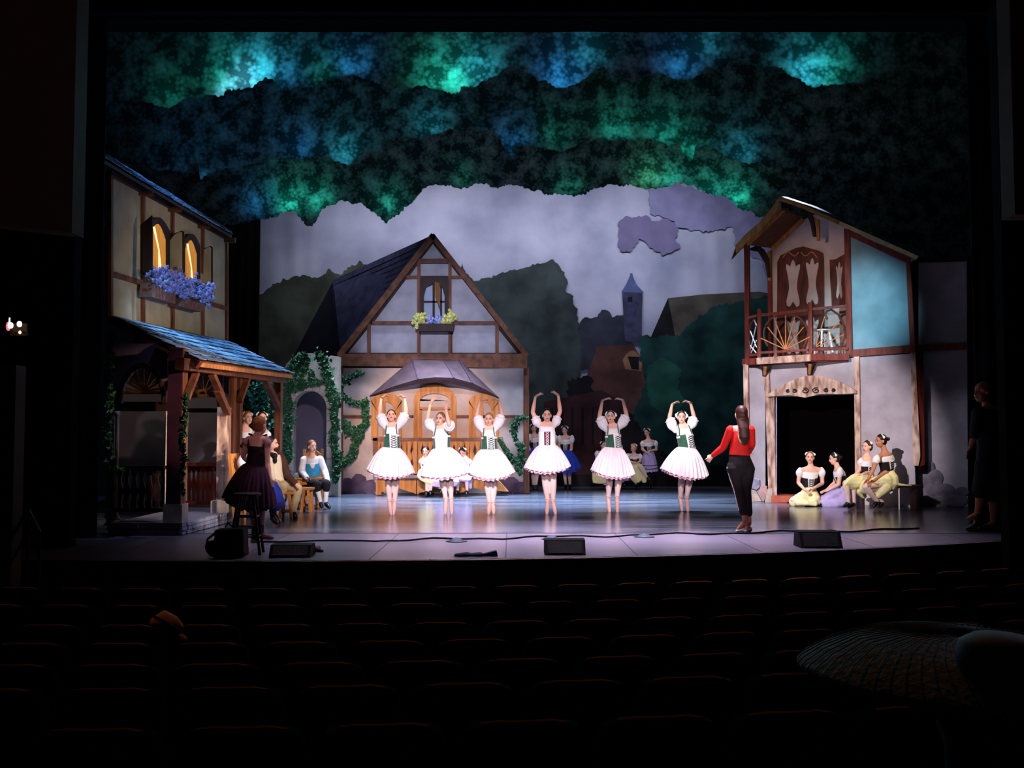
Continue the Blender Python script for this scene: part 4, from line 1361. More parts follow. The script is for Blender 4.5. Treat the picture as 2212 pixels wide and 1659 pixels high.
for k in range(13):
    t = k / 12
    x = 1661 + (1852 - 1661) * t
    lb.append((x, 857 - 7 * t + 5 * math.cos(2 * PI * (t - .42) * 2) * math.exp(-((t - .42) / .22) ** 2)))
lt = ring(hr, 'door_lintel', RF, bp, lb, 0.07, timber_pale, 0.05)
curl = mat('dark_carved_line', S(44, 22, 20), 0.6, 0.1)


def scroll(parent, pl, cx, cy, s, off, m, flip=1, r=0.012):
    pts = []
    for k in range(16):
        a = k / 15 * 2.6 * PI
        rr = s * (0.25 + 0.75 * k / 15)
        pts.append(pl(cx + flip * (rr * math.cos(a)), cy - rr * 0.7 * math.sin(a), off))
    obj('scroll', MB().tube(pts, r, 5), m, parent)


for x, s, f in ((1739, 9, 1), (1763, 9, -1), (1716, 6, 1), (1785, 6, -1), (1800, 5, 1), (1702, 5, -1)):
    scroll(lt, RF, x, 845 - (x - 1700) * 0.02, s, 0.13, curl, f)
# doorway interior, its darkness put in as a black sheet
dw = obj('doorway', MB().prism([p + V((0.25, 0.9, 0)) for p in poly_on(RF, [(1626, 820), (1880, 815), (1880, 1072), (1626, 1070)])], (0, 0.03, 0)), mat('doorway_darkness', S(5, 3, 4), 0.95, 0.2, spec=0.01), hr)
obj('door_reveal', MB().prism([RF(1676, 857, .04), RF(1676, 1070, .04), RF(1676, 1070, .04) + V((0.12, 0.5, 0)), RF(1676, 857, .04) + V((0.12, 0.5, 0))], (0.02, 0, 0)), mat('mauve_reveal', S(190, 180, 220), 0.4, 0.25, 8), dw)
slab(hr, 'step', RF, [(1666, 1070), (1850, 1073), (1850, 1088), (1666, 1085)], 0.5, mat('terracotta_step', S(190, 96, 74), 0.7, 0.15, 5), 0.08)
# stones at the foot
for pts, m in (([(1620, 1056), (1632, 1060), (1645, 1083), (1620, 1083)], stone_cream), ([(1621, 1030), (1640, 1036), (1641, 1052), (1634, 1058), (1622, 1054)], stone_m),
               ([(1643, 1048), (1656, 1050), (1656, 1066), (1650, 1083), (1647, 1082), (1640, 1062)], mat('pinkish_stone', S(190, 150, 146), 0.85, 0.15, 6)),
               ([(1658, 1056), (1668, 1054), (1668, 1085), (1652, 1084)], stone_cream)):
    slab(hr, 'stone', RF, pts, 0.05, m, 0.06)
# belt, corner post and upper side wall
slab(hr, 'belt_beam', RF, [(1834, 756), (1976, 744), (1977, 761), (1834, 771)], 0.1, timber_red, 0.06)
slab(hr, 'side_wall_panel', RF, [(1834, 503), (1962, 562), (1968, 750), (1838, 760)], 0.04, plaster_blue, 0.0, label='pale blue plaster panel')
slab(hr, 'corner_post', RF, [(1823, 492), (1835, 498), (1841, 768), (1829, 769)], 0.1, timber_red, 0.08)
slab(hr, 'end_post', RF, [(1957, 560), (1966, 565), (1977, 750), (1966, 751)], 0.08, timber_red, 0.06)
slab(hr, 'wall_plate', RF, [(1834, 497), (1966, 558), (1963, 570), (1834, 510)], 0.08, timber_red, 0.06)
# recessed gable wall behind the balcony
slab(hr, 'gable_wall', RF, [(1668, 542), (1735, 476), (1762, 462), (1830, 490), (1834, 775), (1670, 782)], 0.04, plaster_pink, REC)
slab(hr, 'gable_post', RF, [(1657, 545), (1666, 540), (1668, 780), (1660, 780)], 0.06, timber_red, REC + 0.04)
slab(hr, 'hanging_post', RF, [(1657, 545), (1664, 543), (1665, 604), (1659, 606)], 0.08, pine, REC + 0.14)
dd = obj('balcony_door', MB().prism(poly_on(RF, [(1678, 770), (1679, 566), (1686, 552), (1700, 545), (1718, 536), (1735, 532), (1752, 537), (1768, 541), (1777, 546), (1779, 560), (1781, 768)], REC + 0.05), RF.n * -0.04), oak_door, hr)


def hourglass(x0_, x1_, y0_, y1_):
    w = x1_ - x0_
    f = [(0, .12), (0, .30), (.0, .34), (.03, .2), (.1, .04), (.25, .0), (.5, .09), (.75, .02), (.92, 0.0), (.98, .12), (1, .28)]
    ys = [(y0_ + (y1_ - y0_) * a, w * b) for a, b in ((.03, .0), (.12, .0), (.22, .08), (.45, .2), (.6, .22), (.75, .12), (.9, .02), (1.0, .06))]
    top = [(x0_ + w * .15, y0_ + 4), (x0_ + w * .3, y0_ + 8), (x0_ + w * .4, y0_ - 3), (x0_ + w * .5, y0_ - 7), (x0_ + w * .6, y0_ - 3), (x0_ + w * .7, y0_ + 8), (x0_ + w * .85, y0_ + 4)]
    bot = [(x0_ + w * .75, y1_ + 3), (x0_ + w * .6, y1_ - 4), (x0_ + w * .5, y1_ - 9), (x0_ + w * .4, y1_ - 4), (x0_ + w * .25, y1_ + 3)]
    return [(x0_ + d, y) for y, d in reversed(ys)] + top + [(x1_ - d, y) for y, d in ys] + bot


for q in ((1698, 1728, 568, 660), (1741, 1768, 564, 655), (1699, 1728, 690, 762), (1741, 1768, 688, 762)):
    obj('panel', MB().prism(poly_on(RF, hourglass(*q), REC + 0.07), RF.n * -0.02), plaster_pink, dd, label='pale hourglass-shaped panel')
for sx in (-1, 1):
    pts = [RF(1728 + sx * (3 + 34 * t), 545 + (6 * math.sin(t * PI * 2.2)) + 8 * t, REC + 0.09) for t in [k / 10 for k in range(11)]]
    obj('scroll', MB().tube(pts, 0.012, 5), gold_m, dd)
sh = obj('shutter', MB().prism(poly_on(RF, [(1792, 561), (1805, 560), (1828, 546), (1831, 660), (1797, 661), (1796, 640), (1793, 600)], REC + 0.06), RF.n * -0.04), oak_door, hr)
obj('panel', MB().prism(poly_on(RF, hourglass(1806, 1820, 572, 642), REC + 0.08), RF.n * -0.02), plaster_pink, sh)
# eave bracket of the gable
slab(hr, 'hanging_post', RF, [(1758, 470), (1769, 474), (1770, 518), (1764, 520), (1763, 492)], 0.08, pine, -0.3)
ring(hr, 'curved_brace', RF, [(1731, 456), (1745, 466), (1753, 485), (1758, 512)], [(1750, 456), (1758, 470), (1762, 490), (1764, 512)], 0.08, timber_dark, -0.35)
ring(hr, 'curved_brace', RF, [(1618, 540), (1640, 545), (1655, 570), (1660, 600)], [(1640, 530), (1652, 540), (1662, 560), (1664, 600)], 0.08, timber_dark, -1.0)
# roof
ridgeF, ridgeB = RF(1683, 425, 0.15), RF(1683, 425, 0.15) + V((0.35, 2.1, 0.03))
eR = RF(1981, 553, 0.15)
eL = RF(1589, 531, 0.15)
midL = [RF(1676, 437, 0.15), RF(1664, 455, 0.15), RF(1640, 482, 0.15), RF(1612, 506, 0.15), RF(1589, 531, 0.15)]
midR = [RF(1683, 425, .15), RF(1735, 443, .15), RF(1813, 478, .15), RF(1900, 517, .15), RF(1981, 553, .15)]
dep = V((0.35, 2.1, 0.02))
rfr = obj('roof', MB().strip(midR, [p + dep + V((0, 0, z_)) for p, z_ in zip(midR, (.0, .66, .74, .6, .0))], (0, 0, -0.04)), mat('pale_roof_cloth', S(190, 194, 210), 0.7, 0.15, 5), hr, label='pale roof slope over the blue wall')
obj('roof_underside', MB().strip([RF(1683, 426, .15)] + midL, [p + dep * 0.75 for p in [RF(1683, 426, .15)] + midL], (0, 0, -0.03)), mat('brown_roof_boards', S(112, 66, 42), 0.7, 0.25, 10, stretch=(0.2, 1, 1)), hr)
for k in range(len(midR) - 1):
    obj('bargeboard', MB().beam(midR[k] + V((0, -.02, -.04)), midR[k + 1] + V((0, -.02, -.04)), 0.075, 0.03, RF.n), pine_flat if k < 2 else mat('cream_bargeboard', S(214, 190, 140), 0.6, 0.15, 8), hr)
bl = [RF(1683, 426, .15)] + midL
obj('bargeboard', MB().strip([p + RF.n * .03 for p in bl], [p + RF.n * .03 + V((0.02, 0, -0.16)) for p in bl], RF.n * -0.03), pine, hr)
obj('ridge_beam', MB().beam(ridgeF + V((0.1, -0.05, -0.17)), ridgeF + V((0.45, 1.2, -0.17)), 0.14, 0.14, V((0, 0, 1))), timber_dark, hr)
for a, b in (((1614, 528), (1692, 452)), ((1666, 538), (1735, 474))):
    bar(hr, 'soffit_batten', RF, a, b, 9, 0.06, pine, -0.1 if a[0] < 1650 else REC + 0.1)
obj('soffit_board', MB().prism([RF(1616, 529, -.05), RF(1692, 453, -.05), RF(1734, 472, REC + .08), RF(1667, 536, REC + .08)], (0, 0, 0.03)), mat('brown_roof_boards', S(112, 66, 42)), hr)
# balcony
PRO = 0.35
bfl = [RF(1606, 786, -0.1), RF(1636, 780, PRO), RF(1750, 769, PRO), RF(1832, 768, 0.05)]
obj('balcony_floor', MB().prism([V((p.x, p.y, bfl[1].z)) for p in bfl] + [V((RF(1832, 768, REC).x, RF(1832, 768, REC).y, bfl[1].z)), V((RF(1660, 768, REC).x, RF(1660, 768, REC).y, bfl[1].z))], (0, 0, -0.05)), timber_red, hr)


def seg(parent, name, a, b, h, d, m):
    return obj(name, MB().beam(a, b, h, d, V((0, 0, 1)).cross(b - a)), m, parent)


hh = 14 * 19.3 / F
slab(hr, 'balcony_beam', RF, [(1634, 773), (1751, 765), (1751, 780), (1634, 787)], 0.1, timber_pale, PRO + 0.05)
seg(hr, 'balcony_beam', RF(1751, 772, PRO), RF(1834, 771, 0.1), hh, 0.06, timber_red)
seg(hr, 'balcony_beam', RF(1606, 782, -0.1), RF(1635, 780, PRO), hh, 0.06, timber_red)
# railing
rl = thing('balcony_railing', 'red-brown balcony railing with wheel-spoke panels, above the dark doorway', 'railing', RF(1690, 770, PRO))
slab(rl, 'post', RF, [(1607, 529), (1617, 529), (1619, 776), (1609, 778)], 0.09, timber_red, -0.1, label='tall post rising to the roof')
slab(rl, 'post', RF, [(1636, 667), (1643, 667), (1643, 772), (1636, 773)], 0.07, timber_red, PRO)
slab(rl, 'post', RF, [(1745, 653), (1754, 653), (1755, 767), (1746, 768)], 0.08, timber_red, PRO)
for a, b, w, o in (((1643, 681), (1746, 670), 6, PRO), ((1643, 762), (1746, 756), 5, PRO)):
    bar(rl, 'rail', RF, a, b, w, 0.05, timber_red, o)
seg(rl, 'rail', RF(1755, 668, PRO), RF(1828, 661, 0.1), 0.05, 0.05, timber_red)
seg(rl, 'rail', RF(1755, 755, PRO), RF(1832, 753, 0.1), 0.05, 0.05, timber_red)
seg(rl, 'rail', RF(1617, 687, -.1), RF(1636, 682, PRO), 0.05, 0.05, timber_red)
seg(rl, 'rail', RF(1617, 768, -.1), RF(1636, 766, PRO), 0.05, 0.05, timber_red)
bent = mat('bent_brown_wood', S(96, 50, 40), 0.5, 0.3, 10)
cane = mat('golden_cane', S(206, 140, 84), 0.5, 0.15, 10)
pts = [(1698 + 48 * math.cos(math.radians(a)), 722 - 44 * math.sin(math.radians(a))) for a in range(-38, 219, 12)]
obj('hoop', MB().tube([RF(x, y, PRO - .02) for x, y in pts], 0.024, 6), bent, rl)
for a in (25, 48, 72, 90, 112, 132, 158):
    L = 66 if 60 < a < 125 else 58
    p, q = RF(1697, 755, PRO), RF(1697 + L * math.cos(math.radians(a)), 755 - L * 1.12 * math.sin(math.radians(a)), PRO)
    obj('spoke', MB().rod(p, q, 0.011, 6), cane, rl)
pr2 = lambda t, y: RF(1755 + 75 * t, y, PRO + (0.1 - PRO) * t)
pts = [(0.42, 688), (0.36, 680), (0.42, 672), (0.55, 669), (0.75, 680), (0.92, 705), (0.94, 730), (0.82, 748), (0.6, 752), (0.1, 752)]
obj('hoop', MB().tube([pr2(t, y) for t, y in pts], 0.024, 6), bent, rl)
for t0, y0_, t1, y1_ in ((0.1, 745, 0.4, 672), (0.1, 748, 0.85, 688), (0.1, 750, 0.93, 722)):
    obj('spoke', MB().rod(pr2(t0, y0_), pr2(t1, y1_), 0.009, 6), cane, rl)
pr3 = lambda t, y: RF(1618 + 17 * t, y, -0.1 + (PRO + .1) * t)
obj('hoop', MB().tube([pr3(0.3, 765), pr3(0.05, 735), pr3(0.2, 700), pr3(0.7, 690), pr3(0.95, 705)], 0.02, 6), bent, rl)
for t0, y0_, t1, y1_ in ((0.1, 712, 0.95, 750), (0.2, 755, 0.95, 700), (0.1, 745, 0.9, 762), (0.3, 762, 0.95, 735)):
    obj('crossed_stick', MB().rod(pr3(t0, y0_), pr3(t1, y1_), 0.011, 6), metal_m, rl, label='white crossed stick')
# corbels below
for x, y, h in ((1650, 789, 24), (1747, 783, 28)):
    cb = MB().prism([RF(x - 9, y, .3), RF(x + 8, y, .3), RF(x + 8, y + 4, .25), RF(x + 5, y + 10, .15), RF(x + 3, y + h, .08), RF(x - 3, y + h, .08), RF(x - 4, y + 12, .15), RF(x - 9, y + 5, .25)], RF.n * -0.2)
    obj('corbel', cb, timber_dark, hr)
    obj('corbel_face', MB().prism([RF(x - 1, y + 3, .32), RF(x + 6, y + 3, .32), RF(x + 3, y + h - 2, .14), RF(x - 1, y + h - 2, .14)], RF.n * -0.06), pine, hr)
# stool on the balcony
zb = bfl[1].z
sp = RF(1779, 757, -0.15)
sp = V((sp.x, sp.y, 0))
st = thing('white_stool', 'white wooden stool standing on the balcony', 'stool', (sp.x, sp.y, zb))
hs = RF(1779, 712, -0.15).z - zb
obj('seat', MB().lathe((sp.x, sp.y, zb + hs - 0.03), [(0.135, 0), (0.15, 0.01), (0.15, 0.025), (0.13, 0.035)], 16), metal_m, st)
for a in (45, 135, 225, 315):
    ca, sa = math.cos(math.radians(a + 15)), math.sin(math.radians(a + 15))
    obj('leg', MB().rod((sp.x + .2 * ca, sp.y + .2 * sa, zb), (sp.x + .11 * ca, sp.y + .11 * sa, zb + hs - .03), 0.022, 8), metal_m, st)
for a in range(4):
    c0, c1 = math.radians(60 + 90 * a), math.radians(150 + 90 * a)
    z_ = zb + hs * 0.35
    obj('rung', MB().rod((sp.x + .17 * math.cos(c0), sp.y + .17 * math.sin(c0), z_), (sp.x + .17 * math.cos(c1), sp.y + .17 * math.sin(c1), z_), 0.01, 6), metal_m, st)
# far right dim wall with painted rocks
RG = Plane((ra.x, ra.y), (rb.x, rb.y), -0.5)
fr = thing('side_flat', 'dim grey wall flat with painted boulders at its foot, right of the balcony house', 'stage set', RG(2040, 1096))
slab(fr, 'plaster_panel', RG, [(1984, 556), (2088, 552), (2091, 1095), (1984, 1095)], 0.05, plaster_grey, -0.02)
bar(fr, 'rail', RG, (1984, 752), (2090, 748), 14, 0.05, timber_red)
bar(fr, 'rail', RG, (1984, 562), (2090, 558), 12, 0.05, timber_dark)
rocks = mat('painted_boulder', S(118, 112, 124), 0.9, 0.3, 5)
for k, (x, y, rx, ry) in enumerate([(2000, 1012, 9, 12), (2010, 1008, 8, 11), (1992, 1035, 14, 18), (2020, 1032, 14, 16), (2005, 1058, 22, 14), (2040, 1060, 20, 14), (1996, 1080, 20, 14), (2030, 1082, 24, 12), (2066, 1080, 20, 13), (2078, 1062, 12, 9)]):
    c = RG(x, y, 0.02)
    obj('boulder', MB().ball(c, 1.15 * rx * c.y / F, 0.03, 1.15 * ry * c.y / F, ax=RG.u, ay=RG.n, seg=11, rings=7), rocks, fr)
# bench at the foot of the wall
bq = G(1905, 1100)
bn = thing('low_bench', 'low dark bench by the balcony house, under the two seated girls', 'bench', (bq.x, bq.y, 0))
z_ = 0.41
cx_ = P(1895, 1060, 18.35).x
obj('seat', MB().box((cx_ + 0.1, 18.1, z_), 1.15, 0.36, 0.04), timber_dark, bn)
for dx, m in ((-0.4, timber_dark), (0.58, timber_dark)):
    obj('leg', MB().box((cx_ + dx, 18.1, z_ / 2 - .01), 0.05, 0.3, z_ - 0.02), m, bn)
obj('front_leg', MB().box((P(1942, 1080, 17.93).x, 17.93, z_ / 2), 0.02, 0.02, z_), metal_m, bn, label='thin pale leg')
# ================================================================ people
def frame_from(S_, U_):
    U = U_.normalized()
    Sd = (S_ - U * S_.dot(U)).normalized()
    return Sd, U, Sd.cross(U)


def head_parts(body, c, yaw, pitch, roll, h, k):
    """head mesh pieces; returns head axes. yaw 0 looks to the audience, +90 to picture right; h = head height"""
    y, p = math.radians(yaw), math.radians(pitch)
    f = V((math.sin(y) * math.cos(p), -math.cos(y) * math.cos(p), math.sin(p)))
    r = V((math.cos(y), math.sin(y), 0))
    u = r.cross(f) * -1
    u = f.cross(r)
    if u.z < 0:
        u = -u
    if roll:
        a = math.radians(roll)
        r, u = r * math.cos(a) + u * math.sin(a), u * math.cos(a) - r * math.sin(a)
    s = h / 0.225
    body.ball(c + u * 0.022 * s - f * 0.012 * s, 0.072 * s, 0.09 * s, 0.088 * s, r, f, u, 16, 12)
    body.ball(c - u * 0.04 * s + f * 0.02 * s, 0.056 * s, 0.066 * s, 0.072 * s, r, f, u, 14, 10)
    body.ball(c - u * 0.088 * s + f * 0.052 * s, 0.024 * s, 0.02 * s, 0.018 * s, r, f, u, 10, 6)
    body.tube([c + u * 0.012 * s + f * 0.078 * s, c - u * 0.026 * s + f * 0.1 * s], [0.008 * s, 0.012 * s], 8)
    for sx in (-1, 1):
        body.ball(c - u * 0.01 * s + r * sx * 0.074 * s - f * 0.008 * s, 0.01 * s, 0.02 * s, 0.03 * s, r, f, u, 8, 6)
        body.ball(c - u * 0.034 * s + r * sx * 0.032 * s + f * 0.058 * s, 0.02 * s, 0.018 * s, 0.02 * s, r, f, u, 8, 6)
    return r, f, u, s


def face(root, c, r, f, u, s):
    for sx in (-1, 1):
        e = c + r * sx * 0.03 * s + u * 0.004 * s + f * 0.078 * s
        obj('eye', MB().ball(e, 0.0105 * s, 0.006 * s, 0.0052 * s, r, f, u, 10, 6), eye_m, root, True)
        obj('eyebrow', MB().tube([e + u * 0.018 * s - r * 0.016 * s + f * .004 * s, e + u * 0.023 * s + f * 0.006 * s, e + u * 0.017 * s + r * 0.016 * s + f * .002 * s], 0.0035 * s, 5), hair_brown, root)
    obj('lips', MB().ball(c - u * 0.056 * s + f * 0.083 * s, 0.021 * s, 0.009 * s, 0.008 * s, r, f, u, 10, 6), lips_m, root, True)


def hand(mb, w, tip, curl, thumb, k, spread=1.0):
    """palm, four unequal bent fingers and a thumb; w wrist, tip fingertip target, curl = way the fingers bend"""
    d = (tip - w)
    L = max(0.12 * k, min(0.19 * k, d.length))
    d.normalize()
    c = curl - d * curl.dot(d)
    c = c.normalized() if c.length > 1e-3 else d.orthogonal().normalized()
    s = d.cross(c).normalized()
    if s.dot(thumb) < 0:
        s = -s
    pl_ = L * 0.5
    mb.tube([w, w + d * pl_ * 0.5, w + d * pl_], [0.022 * k, 0.034 * k, 0.036 * k], 8, s, [0.017 * k, 0.014 * k, 0.012 * k])
    for i, (o, fl, bend) in enumerate(((0.027, 0.48, .15), (0.009, 0.54, .3), (-0.009, 0.5, .42), (-0.026, 0.4, .5))):
        b = w + d * pl_ * 0.92 + s * o * k
        dd = (d + s * o * 6.5 * spread).normalized()
        f1 = b + (dd + c * bend * .5).normalized() * L * fl * .42
        f2 = f1 + (dd + c * bend * 1.4).normalized() * L * fl * .34
        f3 = f2 + (dd * .8 + c * bend * 2.2).normalized() * L * fl * .26
        mb.tube([b, f1, f2, f3], [0.0092 * k, 0.0085 * k, 0.0078 * k, 0.0066 * k], 6)
    b = w + d * pl_ * 0.25 + s * 0.024 * k
    t1 = b + (d * .75 + s * .75 + c * .2).normalized() * L * .24
    t2 = t1 + (d * 1.0 + s * .3 + c * .45).normalized() * L * .2
    mb.tube([b, t1, t2], [0.0125 * k, 0.0105 * k, 0.0085 * k], 6)


def limb(mb, a, b, c, r, seg=10):
    """two-segment limb with taper; r = (root, mid-upper, joint, bulge, end)"""
    mb.tube([a, a.lerp(b, .5), b], [r[0], r[1], r[2]], seg)
    mb.tube([b, b.lerp(c, .32), b.lerp(c, .7), c], [r[2], r[3], (r[3] + r[4]) / 2 * .93, r[4]], seg)


class Person:
    def __init__(s, label, crop, Y, J, k=1.0, yaw=0, pitch=0, roll=0, hh=0.215, back=False, group=None, skin_m=None, voxel=0.009, legs_m=None, show_face=True,
                 curlL=None, curlR=None, legk=1.0, torso=1.0, name='person', legs=True):
        ox, oy, sc_ = crop
        s.k = k
        s.pa = 0.0
        s.Y = Y
        q = {}
        for n, v in J.items():
            q[n] = P(ox + v[0] / sc_, oy + v[1] / sc_, Y + (v[2] if len(v) > 2 else 0))
        s.q = q
        s.crop = crop
        low = min(p.z for p in q.values())
        root = thing(name, label, 'person', (q['hip'].x, q['hip'].y, max(0.0, low - 0.03)), group)
        s.root = root
        skin_ = skin_m or skin
        lm = legs_m or tights
        S_ = q['shR'] - q['shL']
        if back:
            S_ = -S_
        U_ = q['neck'] - q['hip']
        s.S, s.U, s.F = frame_from(S_, U_)
        Sd, U, Fw = s.S, s.U, s.F
        s.shw = (q['shR'] - q['shL']).length / 2
        b = MB()
        b.k = 0
        hip, waist, neck = q['hip'], q['waist'], q['neck']
        chest = waist.lerp(neck, .55)
        kt = k * torso
        s.tw = tw = max(0.12 * k, min(0.2 * k, s.shw)) / 0.17
        b.tube([hip - U * .03 * k, hip + U * .04 * k, waist, chest, waist.lerp(neck, .84), neck - U * .02 * k],
               [.148 * kt, .15 * kt, .108 * kt, .132 * kt * tw, .125 * kt * tw, .07 * kt], 16, Sd,
               [.105 * kt, .1 * kt, .083 * kt, .1 * kt, .078 * kt, .055 * kt])
        hc = q['head']
        r, f, u, hs = head_parts(b, hc, yaw, pitch, roll, hh * k, k)
        b.tube([neck - U * .03 * k, neck.lerp(hc, .5) - f * 0.01, hc - u * .03 * hs - f * .015 * hs], [.055 * k, .046 * k, .048 * k], 10)
        down = V((0, 0, -1))
        for sd in 'LR':
            sh, el, wr, tp = q['sh' + sd], q['el' + sd], q['wr' + sd], q.get('tip' + sd)
            b.tube([neck - U * .045 * k, neck.lerp(sh, .6) - U * .02 * k, sh], [.05 * k, .05 * k, .05 * k], 8)
            limb(b, sh, el, wr, (.05 * k, .042 * k, .036 * k, .036 * k, .023 * k))
            if tp is not None:
                cl = (curlL if sd == 'L' else curlR)
                raised = wr.z > sh.z
                cl = V(cl) if cl else (V((0, -0.2, -1)) if raised else (Fw * .8 - V((0, 0, .5))))
                hand(b, wr, tp, cl, V((0, -1, 0)) if raised else (Fw + V((0, 0, .5))), k)
        b.k = 1
        for sd in 'LR':
            if 'an' + sd not in q or not legs:
                continue
            sg = -1 if sd == 'L' else 1
            if back:
                pass
            hp = q.get('hip' + sd) or hip + (Sd * (-.085 if (sd == 'L') != back else .085)) * k - U * .03 * k
            an, to = q['an' + sd], q['toe' + sd]
            kn = q.get('kn' + sd) or hp.lerp(an, .5) + Fw * .015
            limb(b, hp, kn, an, (.088 * k * legk, .074 * k * legk, .052 * k * legk, .053 * k * legk, .034 * k))
            q['kn' + sd] = kn
            q['hp' + sd] = hp
            # foot
            if 'heel' + sd in q:
                he = q['heel' + sd]
            else:
                he = an - (to - an).normalized() * 0.02
            b.tube([an, an.lerp(to, .4), an.lerp(to, .8), to], [.034 * k, .034 * k, .028 * k, .018 * k], 8)
            b.ball(an.lerp(to, .05) + V((0, 0, -.012 * k)), .034 * k)
        s.body = blob('body', b, [skin_, lm], root, voxel, 2)
        if show_face:
            face(root, hc, r, f, u, hs)
        s.hr, s.hf, s.hu, s.hs, s.hc = r, f, u, hs, hc
        s.kt = kt

    # ---- hair and headgear
    def hair(s, m, bun=None, bunr=0.045, long=None, short=False):
        h = MB()
        c, r, f, u, z = s.hc, s.hr, s.hf, s.hu, s.hs
        h.ball(c + u * 0.034 * z - f * 0.024 * z, 0.08 * z, 0.092 * z, 0.088 * z, r, f, u, 16, 12)
        h.ball(c - u * 0.012 * z - f * 0.04 * z, 0.078 * z, 0.07 * z, 0.078 * z, r, f, u, 14, 10)
        if bun is not None:
            b = c + u * bun[1] * z - f * bun[0] * z
            h.ball(b, bunr * z, bunr * z, bunr * z * .9, seg=12, rings=8)
            h.tube([c - f * .05 * z, b], 0.03 * z, 8)
        if long:
            h.tube(long, [0.075 * z, 0.085 * z] + [0.07 * z] * (len(long) - 3) + [0.03 * z], 10, s.S, [0.05 * z, 0.05 * z] + [0.04 * z] * (len(long) - 3) + [0.015 * z])
        return blob('hair', h, m, s.root, 0.01, 2)

    def wreath(s, m, tilt=0.02, r0=0.083, n=13, rb=0.017, a0=-100, a1=100, up=0.062, name='flower_wreath', accents=None):
        w = MB()
        c, r, f, u, z = s.hc, s.hr, s.hf, s.hu, s.hs
        pts = []
        for i in range(n):
            a = math.radians(a0 + (a1 - a0) * i / (n - 1))
            p = c + r * (r0 * math.sin(a)) * z + u * (up - .0 + r0 * .62 * math.cos(a)) * z * 1.0 - f * tilt * z
            pts.append(p)
            w.k = (1 if accents and i in accents else 0)
            w.ball(p, rb * z * (1 + .25 * ((i * 7) % 3 - 1)), seg=8, rings=6)
        w.k = 0
        w.tube(pts, 0.008 * z, 6)
        return obj(name, w, [m, flower_yellow] if accents else m, s.root, True)

    # ---- clothes
    def torso_shell(s, name, m, t0, t1, inf=0.012, parent=None, extra=None, th=None):
        """garment over the torso, t from 0 (hip) over 1 (waist) to 2 (neck)"""
        q, k, kt, tw = s.q, s.k, s.kt, s.tw
        hip, waist, neck, U = q['hip'], q['waist'], q['neck'], s.U
        prof = [(0.0, .15, .103), (0.35, .148, .1), (1.0, .108, .083), (1.55, .132 * tw, .1), (1.84, .125 * tw, .078), (1.95, .085, .062)]
        ts = sorted({t0, t1} | {p[0] for p in prof if t0 < p[0] < t1})

        def at(t):
            for a, b in zip(prof, prof[1:]):
                if a[0] <= t <= b[0]:
                    z = (t - a[0]) / (b[0] - a[0])
                    return a[1] + (b[1] - a[1]) * z, a[2] + (b[2] - a[2]) * z
            return prof[-1][1], prof[-1][2]
        pos = lambda t: hip.lerp(waist, t) if t <= 1 else waist.lerp(neck, t - 1)
        P_, A_, B_ = [], [], []
        for t in ts:
            a, b = at(t)
            P_.append(pos(t)); A_.append(a * kt + inf); B_.append(b * kt + inf)
        mb = MB()
        seg = 22
        vs, fs = [], []
        for p, a, b in zip(P_, A_, B_):
            vs += [p + s.S * (a * math.cos(2 * PI * j / seg)) - s.F * (b * math.sin(2 * PI * j / seg)) for j in range(seg)]
        n = len(P_)
        for i in range(n - 1):
            for j in range(seg):
                fs.append((i * seg + j, i * seg + (j + 1) % seg, (i + 1) * seg + (j + 1) % seg, (i + 1) * seg + j))
        mb.add(vs, fs)
        o = obj(name, mb, m, parent or s.root, True)
        s._pos, s._at = pos, at
        so = o.modifiers.new('solidify', 'SOLIDIFY')
        so.thickness = 0.006
        su = o.modifiers.new('subdivide', 'SUBSURF')
        su.levels = su.render_levels = 1
        return o

    def surf(s, t, ang, inf=0.02):
        """point on the torso surface; ang 0 = front centre, + towards picture side of S"""
        a, b = s._at(t)
        ang = ang + s.pa
        return s._pos(t) + s.S * ((a * s.kt + inf) * math.sin(ang)) + s.F * ((b * s.kt + inf) * math.cos(ang))

    def panel(s, name, m, t0, t1, w0, w1, inf=0.022, parent=None):
        mb = MB()
        n, c = 7, 6
        vs, fs = [], []
        for i in range(n):
            t = t0 + (t1 - t0) * i / (n - 1)
            w = w0 + (w1 - w0) * i / (n - 1)
            for j in range(c + 1):
                vs.append(s.surf(t, -w + 2 * w * j / c, inf))
        for i in range(n - 1):
            for j in range(c):
                a = i * (c + 1) + j
                fs.append((a, a + 1, a + c + 2, a + c + 1))
        o = obj(name, mb.add(vs, fs), m, parent or s.root, True)
        so = o.modifiers.new('solidify', 'SOLIDIFY')
        so.thickness = 0.006
        return o

    def lacing(s, m, t0, t1, w, n=5, inf=0.03, r=0.0045, parent=None):
        mb = MB()
        for i in range(n):
            a, b = t0 + (t1 - t0) * i / n, t0 + (t1 - t0) * (i + .9) / n
            mb.tube([s.surf(a, -w, inf), s.surf((a + b) / 2, 0, inf + .002), s.surf(b, w, inf)], r, 5)
            mb.tube([s.surf(a, w, inf), s.surf((a + b) / 2, 0, inf + .004), s.surf(b, -w, inf)], r, 5)
        return obj('lacing', mb, m, parent or s.root)

    def straps(s, m, w=0.75, r=0.009):
        mb = MB()
        for sx in (-1, 1):
            sh = s.q['neck'] + s.S * (sx * .085 * s.k) - s.U * .005
            mb.tube([s.surf(1.55, sx * w, .02), s.surf(1.8, sx * w * .8, .03), sh + s.F * .02 + s.U * .02], r, 6)
        return obj('strap', mb, m, s.root)

